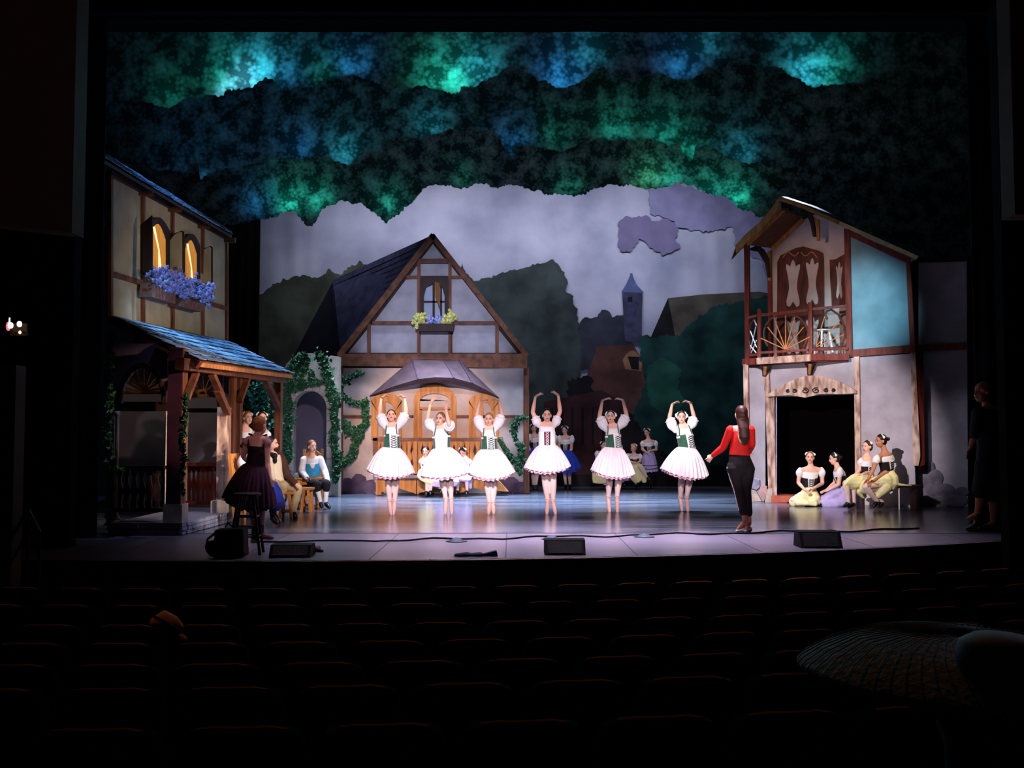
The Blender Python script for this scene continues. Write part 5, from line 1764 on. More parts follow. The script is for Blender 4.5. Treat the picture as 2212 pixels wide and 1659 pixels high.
    def sleeve(s, sd, m, reach=0.85, r0=.06, r1=.085, puff=1.0, name='sleeve', taper=True, arm='full'):
        q, k = s.q, s.k
        sh, el = q['sh' + sd], q['el' + sd]
        d = el - sh
        mb = MB()
        ts = [-.3, -.05, .2, .45, .65, .85, 1.0]
        rs = [.75, 1.0, 1.1, 1.15, 1.12, 1.05, .95]
        dr = V((0, 0, -.25)) if taper else V((0, 0, 0))
        pts = [sh + d * (t * reach) + dr * (r0 * k * math.sin(PI * max(0, min(1, t)))) for t in ts]
        rad = [(r0 + (r1 - r0) * max(0, t)) * k * x * puff for t, x in zip(ts, rs)]
        mb.tube(pts, rad, 14)
        # frilled lower edge
        o = blob(name, mb, m, s.root, 0.011, 1)
        if taper:
            fr = MB()
            e = sh + d * reach
            dn = d.normalized()
            a = dn.orthogonal().normalized()
            b = dn.cross(a)
            R = rad[-1] * 1.12
            n = 26
            A = [e + dn * -.01 + a * (R * .86 * math.cos(2 * PI * j / n)) + b * (R * .86 * math.sin(2 * PI * j / n)) for j in range(n + 1)]
            B_ = [e + dn * (.022 + .006 * math.sin(j * 2.3)) + a * (R * (.98 + .05 * (j % 2)) * math.cos(2 * PI * j / n)) + b * (R * (.98 + .05 * (j % 2)) * math.sin(2 * PI * j / n)) for j in range(n + 1)]
            obj('frill', fr.strip(A, B_, dn * .004), m, o)
        return o

    def arm_sleeve(s, sd, m, inf=.012, to='wr', name='sleeve'):
        q, k = s.q, s.k
        sh, el, wr = q['sh' + sd], q['el' + sd], q['wr' + sd]
        mb = MB()
        if to == 'wr':
            limb(mb, sh, el, el.lerp(wr, .95), (.053 * k + inf, .045 * k + inf, .04 * k + inf, .04 * k + inf, .028 * k + inf))
        else:
            mb.tube([sh, sh.lerp(el, .5), el], [.053 * k + inf, .047 * k + inf, .042 * k + inf], 10)
        return blob(name, mb, m, s.root, 0.01, 2)

    def skirt(s, m, left, right, bottom, pleats=26, amp=.035, name='skirt', flat=.85, power=.8, top=None, dy=0, droop=None, hem=None, hem_m=None, wr=None, pet=True, pet_m=None, n_rows=14):
        """bell skirt; left/right hem points and bottom y in crop px"""
        ox, oy, c = s.crop
        W = s.q['waist'] if top is None else s._pos(top)
        k = s.k
        wa, wb = s._at(1.0)
        rw_a, rw_b = wa * s.kt + .016, wb * s.kt + .018
        if wr:
            rw_a, rw_b = wr
        Lp, Rp = P(ox + left[0] / c, oy + left[1] / c, s.Y + dy), P(ox + right[0] / c, oy + right[1] / c, s.Y + dy)
        mid = (Lp + Rp) / 2
        rx = (Rp - Lp).length / 2
        ry = rx * flat
        ex = (Rp - Lp).normalized()
        ey = V((0, -1, 0))
        zb = P(0, oy + bottom / c, s.Y - ry).z
        dz = mid.z - zb
        H = MB()

        def build(scale, drop, seed, col, nm, amp_, parent):
            n = pleats * 4
            vs, fs = [], []
            for i in range(n_rows + 1):
                t = i / n_rows
                g = t ** power * (1 - .0) * .86 + .14 * math.sin(t * PI / 2)
                for j in range(n):
                    a = 2 * PI * j / n
                    ca, sa = math.cos(a), math.sin(a)
                    w = amp_ * t * (math.sin(pleats * a + 2.0 * math.sin(3 * a + seed)) + .5 * math.sin(pleats * 1.7 * a + seed))
                    ru = (.012 * math.sin(pleats * 3.1 * a) if i == n_rows else 0)
                    ra = rw_a + (rx * scale - rw_a) * g + w
                    rb = rw_b + (ry * scale - rw_b) * g + w
                    cc = W.lerp(mid, t)
                    z = W.z + (mid.z - W.z) * (t ** 1.12)
                    z -= dz * (sa * sa) * t * t + drop * t
                    p = V((cc.x, cc.y, z)) + ex * (ra * ca) + ey * (rb * sa)
                    p.z += ru + (ex.z * 0)
                    vs.append(p)
            for i in range(n_rows):
                for j in range(n):
                    fs.append((i * n + j, i * n + (j + 1) % n, (i + 1) * n + (j + 1) % n, (i + 1) * n + j))
            return obj(nm, MB().add(vs, fs), col, parent, True), vs[-n:], vs
        o, ring_, allv = build(1.0, 0.0, 1.3, m, name, amp, s.root)
        if hem:
            n = pleats * 4
            for h in hem:
                i = int(n_rows * h)
                rr = allv[i * n:(i + 1) * n]
                cen = sum(rr, V((0, 0, 0))) / n
                pts = [cen + (p - cen) * 1.012 for p in rr]
                A = pts + [pts[0]]
                B_ = [p + V((0, 0, -.02)) for p in A]
                obj('hem_band', MB().strip(A, B_, (0, 0, -.001)), hem_m, o)
        if pet:
            build(.93, .035, 4.1, pet_m or petticoat_m, 'petticoat', amp * .8, o)
        return o

    def shoes(s, m, inf=.007, name='shoe', ribbon=None, strap=None):
        q, k = s.q, s.k
        for sd in 'LR':
            if 'an' + sd not in q:
                continue
            an, to = q['an' + sd], q['toe' + sd]
            mb = MB()
            mb.tube([an.lerp(to, .12), an.lerp(to, .45), an.lerp(to, .8), to], [(.034 * k + inf), .034 * k + inf, .029 * k + inf, .019 * k + inf], 10)
            o = blob(name, mb, m, s.root, 0.009, 1)
            if ribbon:
                kn = q['kn' + sd]
                rb = MB()
                for t in (.0, .07, .14):
                    c0 = an.lerp(kn, t)
                    ax = (kn - an).normalized()
                    a = ax.orthogonal().normalized()
                    b = ax.cross(a)
                    R = (.034 + .004 * t / .14) * k + .004
                    pts = [c0 + a * R * math.cos(2 * PI * j / 10) + b * R * math.sin(2 * PI * j / 10) + ax * .012 * math.sin(2 * PI * j / 10) for j in range(11)]
                    rb.tube(pts, .005, 5)
                obj('ribbon', rb, ribbon, o)
            if strap:
                c0 = an.lerp(to, .3)
                ax = (to - an).normalized()
                a = ax.orthogonal().normalized()
                b = ax.cross(a)
                R = .036 * k + inf
                obj('strap', MB().tube([c0 + a * R * math.cos(2 * PI * j / 10) + b * R * math.sin(2 * PI * j / 10) for j in range(11)], .006, 5), strap, o)


C1, C2, C3, C4, C5, C6, C7 = (780, 820, 5.185), (1110, 820, 5.183), (1260, 840, 5.0275), (470, 870, 4.8808), (1680, 920, 6.9125), (1560, 760, 3.3926), (880, 920, 9.761)


def ground_y(crop, y):
    py = crop[1] + y / crop[2]
    return CAMZ * F / (py - 940)


# ---------------------------------------------------------------- six dancers on pointe
def dancer(label, crop, toe_y, J, hair_m, left, right, bottom, yaw=0, pitch=0, roll=0, vest='green', wreath=False, bun=(0.05, 0.085), wide=1.0, k=1.0, lace=True, sleeve_r=(.062, .09), reach=.72, pa=0.0):
    Y = ground_y(crop, toe_y)
    p = Person(label, crop, Y, J, k=k, yaw=yaw, pitch=pitch, roll=roll, hh=.222, voxel=.008, torso=1.2, legk=1.15, group='village dancers in white skirts on pointe')
    p.pa = pa
    p.torso_shell('blouse', white_cloth, 1.0, 1.84, .008)
    if vest == 'green':
        v = p.torso_shell('bodice', green_vest, .86, 1.56, .014)
        p.panel('front_panel', white_panel, .86, 1.6, *((.42, .55) if lace else (.75, .8)), .02, v)
        if lace:
            p.lacing(lace_black, .95, 1.5, .32, 6, .028, .0042, v)
        p.pa = 0
        for sx in (-1, 1):
            mb = MB().strip([p.surf(1.52, sx * (.75 + .12 * i), .022) for i in range(7)], [p.surf(1.44, sx * (.75 + .12 * i), .022) for i in range(7)], p.F * .004)
            obj('trim', mb, white_panel, v)
        p.straps(green_vest, .8)
        bx_ = p.torso_shell('waistband', white_panel, .84, .93, .02)
    else:
        v = p.torso_shell('bodice', white_panel, .86, 1.6, .014)
        p.panel('front_panel', maroon, .98, 1.58, .34, .36, .02, v)
        p.lacing(white_cloth, 1.0, 1.56, .15, 5, .03, .005, v)
        obj('bow', MB().tube([p.surf(.96, -.1, .03), p.surf(.8, -.05, .06), p.surf(.6, -.05, .12)], .005, 5).tube([p.surf(.96, .1, .03), p.surf(.8, .06, .06), p.surf(.62, .07, .11)], .005, 5), white_cloth, v)
    for sd in 'LR':
        p.sleeve(sd, white_cloth, reach, *sleeve_r)
    p.skirt(tulle, left, right, bottom, pleats=30, amp=.022, power=.78)
    p.hair(hair_m, bun)
    if wreath:
        p.wreath(wreath_m, **wreath)
    p.shoes(satin, .006, 'pointe_shoe', ribbon=satin)
    return p


dancer('dancer in green laced bodice nearest the ivy, head tipped back, arms overhead', C1, 1512,
       dict(head=(338, 408), neck=(345, 485, .02), shL=(272, 522), shR=(425, 512), elL=(205, 385), wrL=(226, 210, -.05), tipL=(308, 160, -.12), elR=(507, 375), wrR=(490, 210, -.05), tipR=(428, 160, -.12),
            waist=(342, 762), hip=(350, 840), anL=(320, 1372), toeL=(338, 1512), anR=(378, 1372, .06), toeR=(362, 1515, .06)), hair_brown, (62, 1000), (585, 1040), 1092, yaw=8, pitch=16, pa=.35)
dancer('dancer in green bodice with plain white front, one forearm raised before her face', C1, 1505,
       dict(head=(888, 440), neck=(900, 510, .02), shL=(802, 545), shR=(1002, 540), elL=(742, 455), wrL=(775, 285, -.05), tipL=(828, 185, -.08), elR=(985, 505, -.26), wrR=(952, 345, -.2), tipR=(965, 235, -.2),
            waist=(903, 765), hip=(925, 840), anL=(952, 1350), toeL=(942, 1502), anR=(1010, 1350, .06), toeR=(1016, 1505, .06)), hair_ginger, (668, 1075), (1238, 1025), 1100, yaw=-18, roll=0, lace=False)
dancer('fair-haired dancer in green laced bodice, hands meeting overhead, feet side by side', C1, 1505,
       dict(head=(1432, 448), neck=(1430, 520, .02), shL=(1352, 545), shR=(1512, 532), elL=(1296, 405), wrL=(1328, 240, -.05), tipL=(1430, 215, -.08), elR=(1578, 392), wrR=(1547, 232, -.05), tipR=(1452, 205, -.1),
            waist=(1436, 780), hip=(1445, 850), anL=(1438, 1400), toeL=(1428, 1503), anR=(1478, 1400, .03), toeR=(1486, 1505, .03)), hair_blonde, (1200, 1045), (1710, 1035), 1112, yaw=-6, pa=.25)
dancer('dancer all in white with a maroon laced bodice front, dark hair, facing straight ahead', C2, 1505,
       dict(head=(370, 400), neck=(370, 480, .02), shL=(272, 498), shR=(460, 498), elL=(212, 365), wrL=(240, 195, -.05), tipL=(328, 135, -.12), elR=(517, 355), wrR=(498, 180, -.05), tipR=(418, 115, -.12),
            waist=(372, 735), hip=(378, 830), anL=(378, 1370), toeL=(370, 1505), anR=(440, 1370), toeR=(466, 1505)), hair_black, (118, 985), (622, 970), 1035, vest='white', sleeve_r=(.06, .075), reach=.42)
dancer('dark-haired dancer in green bodice with white flowers over her ears, arms overhead', C3, 1335,
       dict(head=(297, 305), neck=(315, 385, .02), shL=(240, 425), shR=(398, 402), elL=(175, 305), wrL=(207, 125, -.05), tipL=(310, 85, -.12), elR=(472, 290), wrR=(430, 120, -.05), tipR=(335, 90, -.12),
            waist=(328, 638), hip=(345, 720), anL=(272, 1192, .12), toeL=(285, 1335, .08), anR=(365, 1192), toeR=(370, 1335)), hair_black, (88, 880), (545, 922), 962, yaw=-10, pitch=5, pa=.5,
       wreath=dict(n=9, rb=.022, a0=-95, a1=95, r0=.085, up=.035))
dancer('dancer with a full white flower wreath and green bodice, nearest the woman in red', C3, 1330,
       dict(head=(1068, 310), neck=(1080, 385, .02), shL=(988, 432), shR=(1162, 410), elL=(935, 320), wrL=(965, 168, -.05), tipL=(1045, 125, -.12), elR=(1205, 312), wrR=(1165, 152, -.05), tipR=(1078, 118, -.12),
            waist=(1126, 638), hip=(1135, 710), anL=(1052, 1192, .12), toeL=(1072, 1322, .08), anR=(1122, 1192), toeR=(1135, 1328)), hair_brown, (845, 868), (1348, 935), 965, yaw=-8, pa=.5,
       wreath=dict(n=13, rb=.022, a0=-115, a1=115, r0=.092, up=.03))


# ---------------------------------------------------------------- village girls
def girl(label, crop, gy, J, skirt_m, hair_m=None, yaw=0, pitch=0, roll=0, bun=(0.1, .03), skirt=None, seated=None, hem=(.78, .88), face_=True, band=True, k=.93, lace=True, shoe=shoe_black, Yoff=0, bodice_m=None,
         accents=(4, 5), puff=.95, group='village girls in black bodices', back=False, hems=True, hemcol=None, skin_m=None, **kw):
    Y = ground_y(crop, gy) + Yoff
    p = Person(label, crop, Y, J, k=k, yaw=yaw, pitch=pitch, roll=roll, hh=.225, voxel=.011, group=group, show_face=face_, back=back, skin_m=skin_m, **kw)
    p.torso_shell('blouse', white_cloth, 1.0, 1.7, .01)
    v = p.torso_shell('bodice', bodice_m or black_vest, .85, 1.42, .018)
    p.panel('front_panel', white_panel, .95, 1.42, .38, .42, .024, v)
    if lace:
        p.lacing(lace_black, .98, 1.4, .33, 4, .032, .005, v)
    for sd in 'LR':
        p.sleeve(sd, white_cloth, .34, .062, .066, puff, taper=False)
    if skirt:
        o = p.skirt(skirt_m, *skirt, pleats=16, amp=.02, hem=hem if hems else None, hem_m=hemcol or mat('navy_hem_band', S(40, 40, 70), .8, .1), pet=False, power=.7)
    if seated:
        mb = MB()
        for line in seated:
            pts = [P(crop[0] + x / crop[2], crop[1] + y / crop[2], Y + d) for x, y, d, _, _ in line]
            mb.tube(pts, [a for *_, a, b in line], 12, (1, 0, 0) if kw.get('sx') is None else kw['sx'], [b for *_, a, b in line])
        blob('skirt', mb, skirt_m, p.root, .013, 2)
    p.hair(hair_m or hair_black, bun, .04)
    if band:
        p.wreath(wreath_m, n=9, rb=.018, a0=-75, a1=75, r0=.088, up=.045, name='flower_headband', accents=accents)
    p.shoes(shoe, .005, 'shoe', strap=shoe)
    return p


# pair (and a third, half hidden) in blue skirts behind the central dancer
bl = dict(k=.93, hems=True, hemcol=mat('silver_ribbon', S(120, 140, 210), .6, .1), hem=(.9,))
girl('standing girl in a blue skirt, closest to the cottage corner post', C2, 1235, dict(head=(222, 545), neck=(230, 605), shL=(178, 632), shR=(295, 632), elL=(152, 730), wrL=(200, 825, -.1), tipL=(232, 850, -.12), elR=(300, 735), wrR=(255, 825, -.1), tipR=(238, 850, -.12),
     waist=(240, 765), hip=(240, 840), anL=(216, 1185), toeL=(225, 1228, -.14), anR=(248, 1185), toeR=(258, 1228, -.14)), blue_cloth, skirt=((108, 975), (362, 985), 1045), yaw=12, pitch=-10, accents=None, **bl)
girl('standing girl in a blue skirt looking down, hands clasped, beside the dark painted trees', C2, 1228, dict(head=(568, 565), neck=(578, 622), shL=(512, 648), shR=(652, 650), elL=(506, 755), wrL=(560, 835, -.1), tipL=(590, 860, -.12), elR=(645, 780), wrR=(592, 838, -.1), tipR=(565, 858, -.12),
     waist=(572, 790), hip=(578, 850), anL=(583, 1180), toeL=(575, 1226, -.14), anR=(628, 1180), toeR=(628, 1226, -.14)), blue_cloth, skirt=((455, 1010), (752, 985), 1052), yaw=-14, pitch=-14, accents=None, **bl)
girl('standing girl mostly hidden behind the central white dancer, only her arm showing', C2, 1226, dict(head=(395, 560), neck=(405, 615), shL=(350, 645), shR=(470, 645), elL=(345, 750), wrL=(390, 830, -.1), tipL=(410, 850, -.12), elR=(490, 730), wrR=(440, 820, -.1), tipR=(410, 850, -.12),
     waist=(410, 780), hip=(410, 850), anL=(398, 1180), toeL=(396, 1222, -.14), anR=(420, 1180), toeR=(424, 1222, -.14)), blue_cloth, skirt=((300, 985), (520, 985), 1040), yaw=0, Yoff=.35, accents=None, **bl)
# group behind the fifth dancer
girl('standing girl in a lavender skirt looking down, between the last two dancers', C3, 1082, dict(head=(690, 472), neck=(705, 540), shL=(642, 585), shR=(785, 582), elL=(640, 655), wrL=(690, 690, -.18), tipL=(712, 710, -.2), elR=(796, 660), wrR=(725, 672, -.18), tipR=(705, 700, -.2),
     waist=(712, 678), hip=(715, 740), anL=(722, 1045), toeL=(716, 1080, -.12), anR=(750, 1045), toeR=(752, 1080, -.12)), lavender_cloth, skirt=((628, 892), (805, 888), 905), yaw=-28, pitch=-18, legs_m=black_cloth)


def seat_skirt(hipx, hipy, kx, ky, wid=.17, fall=60, kdx=30, drop=.25, ww=.2):
    return None


girl('seated girl in a pale yellow skirt, legs crossed, smiling to one side', C3, 1085, dict(head=(545, 640), neck=(548, 702), shL=(485, 722), shR=(618, 725), elL=(492, 785, -.05), wrL=(548, 800, -.22), tipL=(590, 805, -.24), elR=(620, 790, -.05), wrR=(572, 812, -.22), tipR=(530, 800, -.26),
     waist=(560, 790), hip=(560, 842, .05), knL=(545, 868, -.38), anL=(575, 1045, -.3), toeL=(570, 1082, -.42), knR=(612, 850, -.42), anR=(695, 962, -.45), toeR=(728, 992, -.55)), yellow_cloth, hair_blonde, yaw=-35, pitch=4, bun=(.09, .05),
     seated=[[(560, 800, 0, .1, .09), (555, 850, -.05, .19, .13), (560, 880, -.35, .2, .1), (565, 940, -.4, .17, .06), (600, 1000, -.42, .12, .04)], [(600, 850, -.2, .12, .1), (650, 920, -.38, .1, .05), (665, 1010, -.4, .06, .03)]])
girl('seated girl in a yellow skirt half hidden behind the fifth dancer, white headband', C3, 1085, dict(head=(218, 615), neck=(215, 670), shL=(150, 695), shR=(262, 700), elL=(140, 780), wrL=(170, 840, -.2), tipL=(200, 860, -.24), elR=(280, 780), wrR=(240, 840, -.2), tipR=(210, 860, -.24),
     waist=(205, 790), hip=(205, 850, .05), knL=(160, 880, -.4), anL=(238, 1050, -.35), toeL=(238, 1082, -.47), knR=(240, 880, -.4), anR=(255, 1050, -.35), toeR=(258, 1082, -.47)), yellow_cloth, hair_brown, yaw=25, pitch=0, bun=None,
     seated=[[(205, 800, 0, .1, .09), (200, 850, -.05, .2, .13), (195, 890, -.35, .22, .1), (190, 960, -.42, .22, .05), (190, 1020, -.42, .2, .03)]])
girl('seated girl in a lavender skirt almost wholly hidden behind the fifth dancer', C3, 1080, dict(head=(385, 650), neck=(385, 700), shL=(325, 725), shR=(445, 725), elL=(320, 800), wrL=(350, 850, -.2), tipL=(380, 870, -.24), elR=(450, 800), wrR=(420, 850, -.2), tipR=(390, 870, -.24),
     waist=(385, 800), hip=(390, 860, .05), knL=(370, 890, -.4), anL=(395, 1020, -.35), toeL=(392, 1052, -.47), knR=(410, 890, -.4), anR=(435, 1020, -.35), toeR=(450, 1052, -.47)), lavender_cloth, hair_brown, yaw=0, bun=None,
     seated=[[(385, 800, 0, .1, .09), (400, 850, -.05, .2, .13), (420, 890, -.35, .22, .1), (450, 950, -.42, .2, .05), (450, 990, -.42, .18, .03)]])
# three seated on the long bench
girl('black-haired seated girl in a yellow skirt between the first two dancers', C7, 1460, dict(head=(385, 535), neck=(372, 640), shL=(292, 735), shR=(462, 720), elL=(312, 870, -.05), wrL=(360, 955, -.25), tipL=(400, 1010, -.28), elR=(480, 860), wrR=(440, 960, -.25), tipR=(410, 1010, -.28),
     waist=(395, 895), hip=(405, 990, .05), knL=(430, 1040, -.35), anL=(402, 1385, -.3), toeL=(392, 1465, -.4), knR=(540, 1050, -.35), anR=(480, 1380, -.3), toeR=(488, 1440, -.4)), yellow_cloth, hair_black, yaw=-14, pitch=-8, bun=None, Yoff=-.35,
     seated=[[(395, 900, 0, .1, .09), (400, 980, -.05, .19, .13), (420, 1050, -.3, .22, .1), (400, 1120, -.38, .2, .06), (380, 1170, -.38, .16, .03)]], band=False)
girl('seated girl in a lavender skirt with a dark bun, head bowed under a white headband', C7, 1450, dict(head=(1165, 550), neck=(1215, 650), shL=(1130, 730), shR=(1318, 745), elL=(1120, 880), wrL=(1170, 960, -.25), tipL=(1200, 1000, -.28), elR=(1330, 890), wrR=(1260, 970, -.25), tipR=(1220, 1000, -.28),
     waist=(1220, 900), hip=(1220, 990, .05), knL=(1070, 1050, -.35), anL=(1055, 1375, -.3), toeL=(1025, 1435, -.4), knR=(1250, 1050, -.35), anR=(1258, 1380, -.3), toeR=(1242, 1445, -.4)), lavender_cloth, hair_black, yaw=-20, pitch=-35, bun=(.0, .12), Yoff=-.35,
     seated=[[(1220, 900, 0, .1, .09), (1210, 980, -.05, .2, .13), (1170, 1050, -.3, .22, .1), (1150, 1130, -.38, .2, .05)], [(1290, 1050, -.1, .09, .08), (1310, 1180, -.2, .06, .05), (1325, 1310, -.2, .04, .03)]])
girl('seated girl in a lavender skirt hidden behind the second dancer on the long bench', C7, 1460, dict(head=(800, 590), neck=(800, 680), shL=(710, 760), shR=(890, 760), elL=(700, 880), wrL=(760, 960, -.25), tipL=(790, 1000, -.28), elR=(900, 880), wrR=(840, 960, -.25), tipR=(800, 1000, -.28),
     waist=(800, 920), hip=(800, 1000, .05), knL=(690, 1060, -.35), anL=(690, 1340, -.3), toeL=(700, 1400, -.4), knR=(850, 1060, -.35), anR=(830, 1360, -.3), toeR=(830, 1420, -.4)), lavender_cloth, hair_brown, yaw=0, bun=None, Yoff=-.35,
     seated=[[(800, 920, 0, .1, .09), (800, 1000, -.05, .22, .13), (790, 1080, -.3, .3, .1), (780, 1180, -.38, .32, .06), (780, 1270, -.38, .26, .03)]])
# four by the doorway
girl('girl in a pale yellow skirt sitting on the floor facing us, hands in her lap', C5, 1185, dict(head=(482, 475), neck=(492, 590), shL=(330, 668), shR=(655, 665), elL=(308, 850), wrL=(410, 960, -.25), tipL=(460, 1000, -.28), elR=(668, 860), wrR=(500, 950, -.25), tipR=(440, 985, -.3),
     waist=(470, 890), hip=(475, 1060, .1), knL=(230, 1110, -.15), anL=(250, 1160, .1), toeL=(160, 1140, .12), knR=(580, 1110, -.15), anR=(480, 1160, .0), toeR=(420, 1170, .05)), yellow_cloth, hair_ginger, yaw=-16, pitch=2, bun=(.1, .05), k=1.0,
     seated=[[(470, 900, 0, .1, .09), (472, 1000, 0, .17, .13), (472, 1060, -.05, .2, .18)], [(420, 1040, -.1, .12, .11), (300, 1110, -.15, .11, .12), (220, 1140, -.1, .07, .1)], [(520, 1040, -.1, .12, .11), (570, 1110, -.15, .1, .12), (600, 1150, -.15, .05, .09)],
             [(300, 1140, -.2, .1, .07), (430, 1150, -.25, .1, .05), (560, 1150, -.25, .08, .05)]])
girl('girl in a lavender skirt sitting on the floor in profile, dark hair in a bun', C5, 1190, dict(head=(842, 490), neck=(885, 600), shL=(890, 670, .15), shR=(930, 670, -.15), elL=(850, 850, .15), wrL=(720, 960, .1), tipL=(660, 985, .1), elR=(915, 870, -.16), wrR=(720, 975, -.1), tipR=(640, 985, -.1),
     waist=(965, 850), hip=(975, 1060), knL=(680, 1080, .1), anL=(880, 1150, .1), toeL=(960, 1165, .12), knR=(680, 1090, -.08), anR=(800, 1165, -.1), toeR=(900, 1180, -.1)), lavender_cloth, hair_black, yaw=-88, pitch=-12, bun=(.12, .0), k=1.0,
     seated=[[(965, 860, 0, .09, .1), (975, 960, 0, .13, .15), (960, 1080, 0, .17, .18)], [(900, 1020, 0, .12, .16), (780, 1060, -.02, .11, .16), (660, 1110, -.02, .07, .15), (600, 1130, -.02, .04, .12)], [(980, 1120, -.1, .13, .1), (850, 1150, -.15, .1, .08), (700, 1160, -.15, .1, .06)]])
girl('bench girl in pale yellow closest to the door jamb, with blue-and-yellow headband', C5, 1235, dict(head=(1335, 310), neck=(1330, 430), shL=(1245, 520), shR=(1430, 515, .1), elL=(1235, 655), wrL=(1135, 745, -.2), tipL=(1085, 775, -.24), elR=(1420, 660), wrR=(1230, 740, -.2), tipR=(1150, 770, -.25),
     waist=(1330, 690), hip=(1340, 820, .1), knL=(1010, 850, -.3), anL=(1060, 1150, -.2), toeL=(990, 1205, -.25), knR=(1130, 840, -.2), anR=(1140, 1150, -.1), toeR=(1060, 1215, -.15)), yellow_cloth, hair_brown, yaw=-60, pitch=-3, bun=None, k=1.0,
     seated=[[(1330, 700, 0, .1, .09), (1340, 800, .05, .15, .13), (1290, 850, 0, .14, .15)], [(1300, 820, -.05, .13, .14), (1130, 840, -.2, .1, .15), (1040, 870, -.25, .07, .14), (1000, 900, -.28, .04, .12)], [(1150, 850, -.1, .1, .12), (1210, 960, -.1, .08, .1), (1280, 1040, -.05, .06, .08)]])
girl('dark-haired bench girl in pale yellow, outermost of the four by the doorway', C5, 1240, dict(head=(1535, 225), neck=(1595, 370), shL=(1480, 480, -.15), shR=(1690, 475, .12), elL=(1425, 650, -.25), wrL=(1345, 800, -.3), tipL=(1290, 860, -.3), elR=(1650, 660, -.05), wrR=(1430, 820, -.28), tipR=(1320, 870, -.3),
     waist=(1630, 640), hip=(1660, 820), knL=(1300, 900, -.3), anL=(1485, 1130, -.15), toeL=(1430, 1205, -.2), knR=(1350, 900, -.15), anR=(1560, 1140, -.05), toeR=(1520, 1215, -.1)), yellow_cloth, hair_black, yaw=-78, pitch=-6, bun=(.14, .02), k=1.05, skin_m=skin_tan, lace=True,
     seated=[[(1630, 660, 0, .1, .09), (1660, 760, 0, .16, .14), (1650, 860, 0, .19, .17)], [(1620, 820, -.05, .14, .16), (1480, 870, -.1, .12, .17), (1340, 900, -.2, .09, .16), (1250, 925, -.25, .04, .12)], [(1600, 900, -.1, .13, .12), (1530, 990, -.12, .1, .1), (1500, 1040, -.12, .06, .06)],
             [(1700, 860, 0, .08, .12), (1800, 880, 0, .03, .1), (1990, 892, 0, .012, .06)]])

# two behind the porch
girl('smiling girl with a yellow-flowered headband standing behind the porch posts', C4, 1085, dict(head=(318, 160), neck=(290, 240), shL=(240, 290), shR=(328, 290, .1), elL=(230, 400), wrL=(245, 480, -.1), tipL=(270, 520, -.1), elR=(340, 400), wrR=(300, 480), tipR=(280, 520),
     waist=(270, 460), hip=(265, 560), anL=(240, 960), toeL=(235, 1000, -.1), anR=(285, 960), toeR=(290, 1000, -.1)), white_cloth, hair_ginger, skirt=((180, 760), (350, 760), 780), yaw=40, pitch=2, Yoff=-2.2, k=1.0, hems=False, bun=None, accents=(0, 1, 2))
girl('girl with a white headband standing close behind the ginger-haired woman', C4, 1085, dict(head=(468, 165), neck=(470, 250), shL=(400, 320, .05), shR=(520, 320, .05), elL=(395, 430), wrL=(420, 500), tipL=(440, 540), elR=(535, 430), wrR=(500, 500), tipR=(480, 540),
     waist=(460, 480), hip=(460, 580), anL=(440, 960), toeL=(435, 1000, -.1), anR=(480, 960), toeR=(485, 1000, -.1)), white_cloth, hair_brown, skirt=((380, 760), (550, 760), 780), yaw=25, Yoff=-2.2, k=1.0, hems=False, bun=None, accents=(6, 7))

# ---------------------------------------------------------------- ginger-haired woman in dark purple, back to us
p = Person('ginger-haired woman in a dark purple dress seen from behind, by the dark stool', C4, ground_y(C4, 1450),
           dict(head=(452, 238), neck=(425, 335), shL=(325, 392), shR=(515, 395), elL=(272, 560, .12), wrL=(330, 640, .3), tipL=(370, 660, .34), elR=(525, 640, .05), wrR=(552, 800, .0), tipR=(556, 890, -.02),
                waist=(400, 655), hip=(390, 780), anL=(395, 1300), toeL=(370, 1400, .18), anR=(458, 1370), toeR=(525, 1415, .1)), k=1.02, yaw=150, pitch=-4, hh=.22, back=True, voxel=.009, legs_m=mat('sheer_stockings', S(150, 104, 110), .6, .05), show_face=False)
p.torso_shell('bodice', black_vest, .9, 1.45, .012)
o = p.torso_shell('camisole', black_vest, 1.4, 1.62, .011)
mb = MB()
for sx in (-1, 1):
    mb.tube([p.surf(1.55, PI + sx * .95, .015), p.surf(1.8, PI + sx * 1.2, .02), p.q['neck'] + p.S * sx * .11], .014, 6)
obj('strap', mb, black_vest, p.root)
for sd in 'LR':
    p.sleeve(sd, mat('pale_pink_gauze', S(200, 150, 150), .8, .1), .22, .055, .058, 1.0, taper=False)
p.skirt(dark_purple, (78, 985), (600, 1090), 1110, pleats=26, amp=.03, pet_m=dark_purple, power=.7)
h = p.hair(hair_ginger, (.07, .02), .06)
for sd in 'LR':
    an, to = p.q['an' + sd], p.q['toe' + sd]
    d = (to - an); d.z = 0; d.normalize()
    mb = MB()
    foot0 = V((an.x, an.y, .07)) - d * .03
    mb.tube([V((an.x, an.y, .2)), V((an.x, an.y, .12)), foot0 + V((0, 0, .02))], [.042, .044, .045], 10)
    mb.tube([foot0, foot0 + d * .1 + V((0, 0, -.02)), foot0 + d * .2 + V((0, 0, -.04)), foot0 + d * .24 + V((0, 0, -.045))], [.038, .038, .03, .02], 10)
    mb.tube([foot0 - d * .02, foot0 - d * .025 + V((0, 0, -.06))], [.018, .01], 8)
    blob('heeled_boot', mb, mat('maroon_leather', S(70, 30, 40), .4, .15), p.root, .009, 1)

